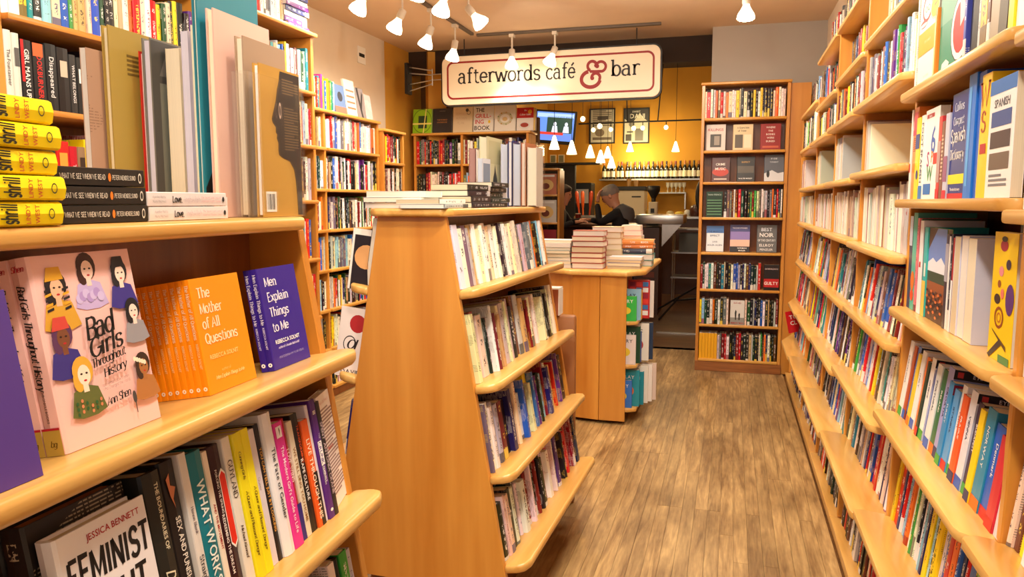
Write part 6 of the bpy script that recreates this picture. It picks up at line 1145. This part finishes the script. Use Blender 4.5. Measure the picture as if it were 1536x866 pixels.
# bar counter
DKW = mat('dark_bar_wood', (70, 36, 18), .45, noise=.25, nscale=12)
bc = root('bar_counter', (-1.5, 9.9, 0), 'dark bar counter with a steel topped end section', 'counter')
g = Geo(); g.box(-2.6, -.86, 9.62, 10.2, 0, 1.10); child(g, 'counter_body', DKW, bc)
g = Geo(); g.box(-2.65, -1.14, 9.50, 10.25, 1.1005, 1.14); child(g, 'wooden_top', mat('bar_top_wood', (90, 52, 26), .3, noise=.2), bc, bevel=.006, seg=1)
g = Geo(); g.box(-1.135, -.56, 9.50, 10.25, 1.150, 1.262); child(g, 'steel_end', M_STEEL, bc, bevel=.008, seg=2)
g = Geo(); vs_ = [(-.82, 9.55, 1.149), (-.58, 9.55, 1.149), (-.82, 9.55, .87), (-.82, 9.60, 1.149), (-.58, 9.60, 1.149), (-.82, 9.60, .87)]
g.add(vs_, [(0, 2, 1), (3, 4, 5), (0, 1, 4, 3), (1, 2, 5, 4), (2, 0, 3, 5)]); child(g, 'steel_gusset', M_STEEL, bc)
g = Geo(); kk = 0
for r_ in range(9):
    for c_ in range(5):
        x = -1.12+c_*.155+(r_ % 2)*.07
        if x+.14 < -.86+.001: g.box(x, x+.14, 9.605, 9.619, .05+r_*.085, .12+r_*.085)
o = child(g, 'tile_facing', mat('brick_red_tile', (120, 54, 34), .6), bc); o['kind'] = 'stuff'
# back bar
bb = root('back_bar', (-1.3, 12.3, 0), 'long back bar counter under the bottle shelf', 'counter')
g = Geo(); g.box(-2.9, .4, 11.9, 12.7, 0, 1.16); child(g, 'cabinet_body', DKW, bb)
g = Geo(); g.box(-2.92, .42, 11.86, 12.72, 1.1605, 1.20); child(g, 'steel_top', M_STEEL, bb, bevel=.005, seg=1)
def simple(name, lab, cat, parts, loc, grp=None):
    r = root(name, loc, lab, cat, grp)
    for nm, m, fn, bv in parts:
        g = Geo(); fn(g); child(g, nm, m, r, bevel=bv, seg=1)
    return r
CREAMM = mat('cream_enamel', (216, 196, 160), .4)
simple('coffee_grinder', 'cream coffee grinder with a dark hopper on the bar end', 'grinder', [('body', CREAMM, lambda g: g.box(-1.10, -.98, 10.6, 10.75, 1.18, 1.42), .008), ('neck', M_BLACK, lambda g: g.tube((-1.04, 10.68, 1.42), (-1.04, 10.68, 1.47), .03), 0), ('hopper', M_BLACK, lambda g: g.lathe([(.03, 0), (.085, .10), (.09, .16), (.07, .17)], 16, M=Matrix.Translation((-1.04, 10.68, 1.47))), 0), ('badge', M_BLACK, lambda g: g.box(-1.07, -1.02, 10.594, 10.5995, 1.27, 1.33), 0), ('stand', M_BLACK, lambda g: g.box(-1.12, -.96, 10.58, 10.77, 0, 1.1795), 0)], (-1.04, 10.68, 0))
simple('espresso_machine', 'pale boxy machine with a dark slot behind the seated man', 'machine', [('housing', CREAMM, lambda g: g.box(-1.72, -1.30, 11.95, 12.35, 1.2005, 1.60), .01), ('top_tray', M_BLACK, lambda g: g.box(-1.74, -1.28, 11.93, 12.37, 1.6005, 1.66), .004), ('slot', M_BLACK, lambda g: g.box(-1.50, -1.36, 11.942, 11.949, 1.49, 1.51), 0)], (-1.5, 12.1, 1.2))
simple('dispenser', 'black machine with a pale panel left of the seated man', 'machine', [('housing', M_BLACK, lambda g: g.box(-2.42, -2.14, 11.95, 12.3, 1.2005, 1.72), .01), ('panel', mat('pale_panel', (206, 196, 190), .5), lambda g: g.box(-2.38, -2.18, 11.942, 11.9495, 1.40, 1.62), 0)], (-2.28, 12.1, 1.2))
for i, x in enumerate((-1.56, -1.45)):
    simple('paper_cup_stack', 'tan stack of paper cups, %s on the pale machine' % ['left one', 'right one'][i], 'cups', [('cups', mat('kraft_paper', (206, 160, 100), .7), lambda g, x=x, i=i: g.lathe([(.028, 0), (.036, .10-.03*i), (.038, .12-.03*i)], 12, M=Matrix.Translation((x, 12.05, 1.6605))), 0)], (x, 12.05, 1.66), 'paper cups on the machine')
ws = simple('glass_shelf', 'small steel wall shelf holding upturned glasses', 'shelf', [('board', M_STEEL, lambda g: g.box(-1.30, -.72, 12.7, 12.999, 1.555, 1.575), .002), ('bracket', M_STEEL, lambda g: g.box(-.745, -.725, 12.75, 12.999, 1.30, 1.5545), 0)], (-1, 12.9, 1.56))
GL = mat('clear_drinking_glass', (220, 220, 210), .08, alpha=.45, spec=.8)
for i in range(5):
    g = Geo(); g.lathe([(.02, 0), (.03, .004), (.006, .012), (.006, .07), (.03, .10), (.034, .16)], 10, M=Matrix.Translation((-1.02+i*.065, 12.8, 1.5752))); tag(g.build('stemmed_glass', GL), 'stemmed glass, %s from the left on the small steel shelf' % ordn(i), 'glass', 'glasses on the small shelf')
for i, (x, col, h) in enumerate([(-2.18, (190, 70, 30), .26), (-2.08, (226, 214, 190), .20), (-1.99, (120, 60, 30), .22)]):
    pass
for i, (x, z, col) in enumerate([(-2.03, 1.36, (226, 80, 24)), (-2.0, 1.34, (230, 96, 30)), (-1.93, 1.33, (180, 60, 24))]):
    g = Geo(); M = Matrix.Translation((x-.0+i*.02, 10.45, 1.24)) @ Matrix.Rotation(math.radians(-8+6*i), 4, 'Y'); g.tube((0, 0, 0), (0, 0, .10), .012, M=M); g.lathe([(.014, .10), (.022, .16), (.026, .30), (.014, .33)], 10, M=M)
    r = g.build('beer_tap', mat('tap_orange_%d' % i, col, .35)); tag(r, 'orange beer tap handle, %s from the left between the two people' % ordn(i), 'tap', 'beer taps')
simple('tap_tower', 'steel tap tower on posts between the two people', 'tap tower', [('drum', M_STEEL, lambda g: g.box(-2.10, -1.62, 10.38, 10.52, 1.145+.0, 1.235), .02), ('post', M_STEEL, lambda g: [g.tube((x, 10.45, .0), (x, 10.45, 1.15), .014) for x in (-2.0, -1.88, -1.76)], 0)], (-1.86, 10.45, 0))
g = Geo(); g.lathe([(.032, 0), (.038, .12), (.038, .125)], 14, M=Matrix.Translation((-1.88, 9.58, 1.1405))); o = g.build('beer_glass', mat('red_beer_glass', (110, 20, 14), .12, spec=.9)); tag(o, 'glass of dark red drink on the bar between the two people', 'glass')
g = Geo(); g.lathe([(.0375, .1255), (.036, .135)], 14, M=Matrix.Translation((-1.88, 9.58, 1.1405))); g.build('foam', CREAMM, parent=o)
for i, (x, w, h, col) in enumerate([(-1.25, .05, .10, (190, 150, 60)), (-.92, .06, .08, (200, 180, 130)), (-.78, .07, .07, (220, 190, 60)), (-.66, .05, .10, (226, 220, 206)), (-.52, .11, .18, (70, 30, 20)), (-.36, .05, .12, (120, 80, 40))]):
    g = Geo(); g.lathe([(w*.8, 0), (w, h*.3), (w*.9, h*.8), (w*.4, h)], 12, M=Matrix.Translation((x, 12.1, 1.2005))); tag(g.build('bar_jar', mat('jar_%d' % i, col, .3)), '%s jar on the back bar, %s from the left' % (cname(col), ordn(i)), 'jar', 'jars on the back bar')
# dark ring-shaped wreath by the end bookcase
g = Geo(); R_, r_ = .30, .035; n, m_ = 28, 8; MM = Matrix.Translation((-.32, 11.5, 1.50)) @ Matrix.Rotation(PI/2, 4, 'X')
vs_ = [((R_*.55+(r_)*math.cos(b*2*PI/m_))*math.cos(a*2*PI/n), (R_+r_*math.cos(b*2*PI/m_))*math.sin(a*2*PI/n), r_*math.sin(b*2*PI/m_)) for a in range(n) for b in range(m_)]
g.add(vs_, [(a*m_+b, ((a+1) % n)*m_+b, ((a+1) % n)*m_+(b+1) % m_, a*m_+(b+1) % m_) for a in range(n) for b in range(m_)], M=MM, smooth=True)
g.tube((-.32, 11.5, 1.18), (-.32, 11.5, 0), .02); tag(g.build('ring_backed_chair', M_BLACK), 'dark ring-backed bar chair beside the end bookcase', 'chair')
# small service cart
ca = root('service_cart', (-.35, 11, 0), 'grey metal service cart at the cafe entrance', 'cart')
for x in (-.78, -.30):
    for y in (10.9, 11.3):
        g = Geo(); g.tube((x, y, .0), (x, y, 1.05), .012, n=8); child(g, 'leg', M_STEEL, ca)
for z in (.35, .70, 1.03):
    g = Geo(); g.box(-.80, -.28, 10.88, 11.32, z, z+.02); child(g, 'tray', M_STEEL, ca)
g = Geo(); g.box(-.70, -.36, 10.95, 11.25, .7205, .98); child(g, 'grey_bin', mat('grey_bin', (110, 114, 112), .5), ca)
# folding easel legs by the bookcase
ea = root('easel', (-.12, 9.2, 0), 'black tripod easel legs beside the end bookcase', 'easel')
for p, q in (((-.94, 9.77, .012), (-.20, 9.3, .52)), ((-.66, 9.55, .20), (-.12, 9.3, .30)), ((-.80, 9.2, .012), (-.60, 9.56, .235)), ((.05, 8.9, .012), (-.2, 9.3, .52)), ((.3, 9.9, .012), (-.2, 9.3, .52))):
    g = Geo(); g.tube(p, q, .012, n=8); child(g, 'leg', M_BLACK, ea)
g = Geo(); g.tube((-.2, 9.3, .5), (-.2, 9.3, 1.5), .014, n=8); child(g, 'pole', M_BLACK, ea)
# small cafe rack with magazines, left of the bar
M_RK = frame((-2.07, 8.0, 0), (1, 0))
RK = case('magazine_rack', 'light wooden magazine rack at the cafe entrance below the television', 'rack', M_RK, .3, .24, [1.50, 1.20, .90, .6], 1.78, [.012, .285], topover=.0, back=False, plinth=0)
for i, (z, col, h) in enumerate([(1.50, (196, 120, 90), .22), (1.20, (214, 206, 196), .24), (.90, (150, 40, 50), .22)]):
    B(M_RK @ Matrix.Translation((.035, .05, z+.0006)) @ Matrix.Rotation(-PI/2, 4, 'Z'), .008, .22, h, col, WH, decos=[('F', 'E', .5, .45, .35, .28, (226, 190, 120)), ('F', 'E', .45, .4, .2, .15, (120, 60, 40)), ('F', 'R', .1, .85, .9, .95, (240, 236, 230))], keep=True, label='%s magazine on the %s shelf of the cafe rack' % (cname(col), ['top', 'middle', 'lower'][i]), group='magazines on the cafe rack')
simple('wall_ledge', 'dark wall ledge with small frames under the television', 'shelf', [('board', M_BLACK, lambda g: g.box(-3.08, -1.95, 11.6, 11.84, 1.99, 2.02), 0), ('partition', M_BLACK, lambda g: g.box(-2.9, -2.35, 11.7, 11.8, 0, 1.985), 0)], (-2.6, 11.8, 2.0))
for i, x in enumerate((-2.75, -2.62)):
    g = Geo(); g.box(x, x+.10, 11.7, 11.72, 2.0205, 2.15); o = g.build('picture_frame', CREAMM, bevel=.003, seg=1); tag(o, 'small pale frame on the dark ledge, %s of two' % ['left', 'right'][i], 'frame', 'frames on the ledge'); g = Geo(); g.box(x+.015, x+.085, 11.697, 11.6995, 2.035, 2.135); g.build('picture', mat('muted_picture', (120, 120, 90), .6), parent=o)

# ------------------------------------------------------------------ the two people at the bar
def skin_body(name, joints, edges, m, parent, rootj, lv=2):
    me = bpy.data.meshes.new(name); ks = list(joints); me.from_pydata([joints[k][0] for k in ks], [(ks.index(a), ks.index(b)) for a, b in edges], [])
    o = bpy.data.objects.new(name, me); C.objects.link(o); me.materials.append(m)
    o.modifiers.new('skin', 'SKIN'); sv = me.skin_vertices[0].data
    for i, k in enumerate(ks): r_ = joints[k][1]; sv[i].radius = r_ if isinstance(r_, tuple) else (r_, r_); sv[i].use_root = (k == rootj)
    s = o.modifiers.new('sub', 'SUBSURF'); s.levels = s.render_levels = lv
    for md in o.modifiers: pass
    me.polygons.foreach_set('use_smooth', [True]*len(me.polygons))
    o.modifiers['skin'].use_smooth_shade = True
    o.parent = parent; o.matrix_parent_inverse = ROOTINV[parent.name]; o.matrix_basis = PM[parent.name]; return o
PM = {}
SKIN = mat('skin_tone', (226, 160, 124), .5); CLOTH = mat('black_fleece', (22, 20, 24), .85); CLOTH2 = mat('black_top', (26, 16, 20), .8); GREYH = mat('short_grey_hair', (150, 138, 126), .8, bump=.4, nscale=120); DARKH = mat('dark_brown_hair', (40, 22, 16), .6, bump=.5, nscale=90); HOOD = mat('grey_hood_lining', (96, 92, 90), .85); JEANS = mat('dark_trousers', (28, 28, 36), .85)
def head(r, M, hairm, long_=False):
    """head with face looking along +x of M; origin at the neck base"""
    g = Geo(); prof = [(.055, .0), (.060, .04), (.070, .07), (.088, .11), (.096, .15), (.094, .19), (.075, .225), (.04, .243), (.005, .248)]
    n = 18; vs_ = []
    for rr, z in prof:
        for t in range(n):
            a = t*2*PI/n; x, y = rr*math.cos(a)*1.12, rr*math.sin(a)*.84
            if z < .1 and x > 0: x *= 1.12
            if abs(a if a < PI else a-2*PI) < .2 and .09 < z < .13: x += .020 if z < .12 else .012
            if z in (.04, .07) and x > .05: x += .006
            vs_.append((x, y, z))
    g.add(vs_, [(j*n+i, j*n+(i+1) % n, (j+1)*n+(i+1) % n, (j+1)*n+i) for j in range(len(prof)-1) for i in range(n)], smooth=True, M=M)
    for s in (1, -1): g.lathe([(.003, -.004), (.02, .0), (.022, .006), (.012, .012)], 10, M=M @ Matrix.Translation((-.005, s*.078, .12)) @ Matrix.Rotation(-s*PI/2, 4, 'X') @ Matrix.Scale(1.4, 4, (0, 1, 0)))
    g.tube((M @ Vector((-.01, 0, -.08)))[:], (M @ Vector((.0, 0, .05)))[:], .055, .05, 14)
    child(g, 'head', SKIN, r)
    g = Geo()
    for s in (1, -1): g.lathe([(.001, -.006), (.009, -.003), (.009, .003), (.001, .006)], 8, M=M @ Matrix.Translation((.099, s*.03, .135)))
    child(g, 'eyes', M_BLACK, r); g = Geo(); g.box(.094, .102, -.022, .022, .062, .068, M=M); child(g, 'mouth', mat('lips', (160, 70, 60), .5), r)
    g = Geo(); vs_ = []; prof = [(.0985, .12), (.105, .16), (.101, .20), (.082, .235), (.045, .256), (.006, .262)]
    for rr, z in prof:
        for t in range(n):
            a = t*2*PI/n; f = max(0, math.cos(a)); zz = z+(.055 if z < .17 else .02 if z < .21 else 0)*f**.7
            if long_ and z < .13: zz = z-.26*(1-f)**1.0 if f < .35 else zz
            vs_.append((rr*math.cos(a)*1.13-.006, rr*math.sin(a)*(.87 if not long_ else 1.0), zz))
    g.add(vs_, [(j*n+i, j*n+(i+1) % n, (j+1)*n+(i+1) % n, (j+1)*n+i) for j in range(len(prof)-1) for i in range(n)], smooth=True, M=M)
    if long_: g.lathe([(.05, -.20), (.09, -.10), (.10, .05), (.09, .16)], 12, M=M @ Matrix.Translation((-.05, 0, 0)) @ Matrix.Scale(.7, 4, (1, 0, 0)))
    child(g, 'hair', hairm, r)
def hand(r, wrist, direction, palm_up, nm='hand'):
    d = Vector(direction).normalized(); u = Vector(palm_up).normalized(); s = d.cross(u).normalized(); u = s.cross(d)
    W_ = Vector(wrist); g = Geo()
    def bx(a, b, wa, wb, ta, tb): 
        vs_ = []
        for c, w_, t_ in ((a, wa, ta), (b, wb, tb)): vs_ += [c+s*w_+u*t_, c-s*w_+u*t_, c-s*w_-u*t_, c+s*w_-u*t_]
        g.add(vs_, [(0, 1, 2, 3), (7, 6, 5, 4), (0, 4, 5, 1), (1, 5, 6, 2), (2, 6, 7, 3), (3, 7, 4, 0)], smooth=True)
    P0, P1 = W_, W_+d*.09; bx(P0, P1, .026, .042, .018, .013)
    for k, (o_, L) in enumerate(((-.032, .062), (-.011, .075), (.011, .072), (.032, .058))):
        a = P1+s*o_; b = a+d*L*.5+u*.006; c = b+d*L*.35+u*.022; g.tube(a, b, .0095, .009, 8); g.tube(b, c, .009, .0075, 8)
    a = W_+d*.03-s*.026; b = a+(d*.6-s*.8).normalized()*.04; g.tube(a, b, .012, .010, 8); g.tube(b, b+(d-s*.1).normalized()*.03+u*.008, .010, .008, 8)
    child(g, nm, SKIN, r)
def person(loc, face, lab, hairm, cloth, long_, arms, headtilt, hood=False):
    """face = +1 looks to +x, -1 to -x; seated on a bar stool"""
    M = Matrix.Translation(loc) @ (Matrix.Identity(4) if face > 0 else Matrix.Rotation(PI, 4, 'Z'))
    r = empty('person', None, lab, 'person', M=M); ROOTINV[r.name] = M.inverted(); PM[r.name] = M
    S = .78     # seat height
    J = {'pelvis': ((0, 0, S+.10), (.15, .13)), 'waist': ((.02, 0, S+.26), (.14, .12)), 'chest': ((.06, 0, S+.42), (.17, .13)), 'neck': ((.09, 0, S+.56), (.065, .065)),
         'shL': ((.08, .17, S+.50), .065), 'shR': ((.08, -.17, S+.50), .065), 'elL': (arms[0][0], .048), 'wrL': (arms[0][1], .034), 'elR': (arms[1][0], .048), 'wrR': (arms[1][1], .034),
         'hiL': ((.08, .10, S+.07), .085), 'hiR': ((.08, -.10, S+.07), .085), 'knL': ((.42, .12, S+.06), .065), 'knR': ((.42, -.12, S+.06), .065), 'anL': ((.36, .12, .38), .045), 'anR': ((.36, -.12, .38), .045), 'toL': ((.50, .12, .34), .04), 'toR': ((.50, -.12, .34), .04)}
    E_ = [('pelvis', 'waist'), ('waist', 'chest'), ('chest', 'neck'), ('chest', 'shL'), ('chest', 'shR'), ('shL', 'elL'), ('elL', 'wrL'), ('shR', 'elR'), ('elR', 'wrR'), ('pelvis', 'hiL'), ('pelvis', 'hiR'), ('hiL', 'knL'), ('hiR', 'knR'), ('knL', 'anL'), ('knR', 'anR'), ('anL', 'toL'), ('anR', 'toR')]
    skin_body('clothed_body', J, E_, cloth, r, 'pelvis')
    head(r, M @ Matrix.Translation((.11, 0, S+.60)) @ Matrix.Rotation(math.radians(headtilt), 4, 'Y'), hairm, long_)
    for (el, wr, hd, pu) in arms:
        R3 = M.to_3x3(); hand(r, M @ (Vector(wr)+Vector(hd).normalized()*.02), R3 @ Vector(hd), R3 @ Vector(pu))
    if hood:
        g = Geo(); g.lathe([(.16, -.04), (.155, .02), (.12, .07), (.085, .10)], 16, M=M @ Matrix.Translation((.0, 0, S+.50)) @ Matrix.Rotation(math.radians(-25), 4, 'Y') @ Matrix.Scale(.85, 4, (1, 0, 0))); child(g, 'hood', HOOD, r)
    st = root('bar_stool', (loc[0], loc[1], 0), 'black bar stool under the '+('man' if hood else 'woman')+' at the bar', 'stool')
    g = Geo(); g.lathe([(.15, .68), (.17, .70), (.17, .745), (.15, .755)], 18, M=Matrix.Translation((loc[0], loc[1], 0))); child(g, 'seat', M_BLACK, st)
    for k in range(4):
        a = PI/4+k*PI/2; g = Geo(); g.tube((loc[0]+.12*math.cos(a), loc[1]+.12*math.sin(a), .685), (loc[0]+.2*math.cos(a), loc[1]+.2*math.sin(a), 0), .014, n=8); child(g, 'leg', M_BLACK, st)
    return r
person((-1.24, 9.20, 0), -1, 'person in a black fleece with grey hood, head propped on one hand at the bar', GREYH, CLOTH, False,
       [((.26, .22, 1.17), (.315, .10, 1.40), (-.15, -.25, 1), (-1, 0, 0)), ((.30, -.24, 1.17), (.42, -.06, 1.20), (.6, .8, .1), (0, 0, -1))], 28, hood=True)
person((-2.12, 9.20, 0), 1, 'person with long dark hair in a black top, forearm resting on the bar', DARKH, CLOTH2, True,
       [((.16, .26, 1.16), (.38, .22, 1.20), (1, .1, 0), (0, 0, -1)), ((.12, -.27, 1.10), (.30, -.20, 1.18), (1, .3, .1), (0, 0, -1))], 4)

# ================================================================== sort the books: what the camera can see
bpy.context.view_layer.update()
V, F, ID = [], [], []
for o in C.objects:
    if o.type != 'MESH' or o.name.startswith(('plank', 'clear_book')): continue
    mw = o.matrix_world; n = len(V); me = o.data
    V += [mw @ v.co for v in me.vertices]
    for p in me.polygons: F.append([k+n for k in p.vertices]); ID.append(-1)
for i, b in enumerate(BOOKS):
    n = len(V); t, d, h = b['t'], b['d'], b['h']
    V += [b['M'] @ Vector(p) for p in ((0, 0, 0), (t, 0, 0), (t, d, 0), (0, d, 0), (0, 0, h), (t, 0, h), (t, d, h), (0, d, h))]
    for f in ((0, 3, 2, 1), (4, 5, 6, 7), (0, 1, 5, 4), (1, 2, 6, 5), (2, 3, 7, 6), (3, 0, 4, 7)): F.append([k+n for k in f]); ID.append(i)
bvh = BVHTree.FromPolygons(V, F)
cm = cam.matrix_world.to_3x3(); org = Vector((0, 0, CAMZ))
for py in range(1, 866, 3):
    for px in range(1, 1536, 3):
        d = cm @ Vector(((px-768)/1140, (433-py)/1140, -1)); hit = bvh.ray_cast(org, d.normalized())
        if hit[2] is not None and ID[hit[2]] >= 0:
            b = BOOKS[ID[hit[2]]]; b['hits'] += 1; b.setdefault('xs', []).append(px)
seen = [b for b in BOOKS if b['hits'] >= 1]
rank = sorted(BOOKS, key=lambda b: -b['hits']-(12 if b['keep'] and b['hits'] else 0))
top_ = set(id(b) for b in rank[:300] if b['hits'] >= 1)
rows = {}
for b in BOOKS:
    if b['row'] and b['hits'] >= 3: rows.setdefault(b['row'], []).append(b)
for rn, bs in rows.items():
    bs.sort(key=lambda b: sum(b['xs'])/len(b['xs']))
    for i, b in enumerate(bs): b['ord'] = i
used = {}
cnt = 0; TXT = 0
stuff, stuffp = Geo(), Geo()
for b in BOOKS:
    if id(b) in top_:
        lab = b['label'] or '%s %s, %s from the left on %s' % (cname(b['col']) if not b['flip'] else 'page-edge-out', 'book' if b['flip'] else b['kind'], ordn(min(b.get('ord', 0), 58)), b['row'] or 'the shelf')
        if not b['label'] and len(lab.split()) > 16: lab = lab.replace(' from the left', '').replace('right-wall', 'right')
        if b['kind'] == 'hardcover' and not b['label']: lab = lab.replace('hardcover', 'book')
        lab = lab.replace('paperback,', 'book,')
        if len(lab.split()) > 16: print('LONG', len(lab.split()), lab)
        used[lab] = used.get(lab, 0)+1
        if used[lab] > 1: print('DUP', lab)
        g = Geo(); cover_geo(g, b); nm = 'book'
        o = g.build('book', BOOKM, attrs=True); o.matrix_world = b['M']
        tag(o, lab, 'book', b['group'] or ('books on '+b['row'] if b['row'] else 'books'))
        g = Geo(); pages_geo(g, b); p = g.build('page_block', PAGEM, attrs=True, parent=o)
        if b['decos']:
            for face in 'SFB':
                for nm, ks in ((('spine_lettering' if face == 'S' else 'cover_lettering'), ('T', 'L')), ('cover_artwork', ('R', 'P', 'E', 'O'))):
                    g = Geo(); I = Matrix.Identity(4)
                    for k, dc in enumerate(b['decos']):
                        if dc[1] in ks and dc[0] == face: deco_geo(g, I, (b['t'], b['d'], b['h']), [dc], eps=.0004+k*.00005+(.0015 if b['kind'] == 'hardcover' and face == 'S' else .0))
                    if g.f: g.build(nm, PRINTM, attrs=True, parent=o)['kind'] = 'stuff'
        cnt += 1
    else:
        cover_geo(stuff, b, b['M']); pages_geo(stuff, b, b['M'], mi=1)
o = stuff.build('book_rows', [BOOKM, PAGEM], attrs=True); tag(o, 'remaining small and half-hidden books filling the shelves all round the shop', 'books', kind='stuff')
print('BOOKS', len(BOOKS), 'seen', len(seen), 'individual', cnt, 'planks', np_)
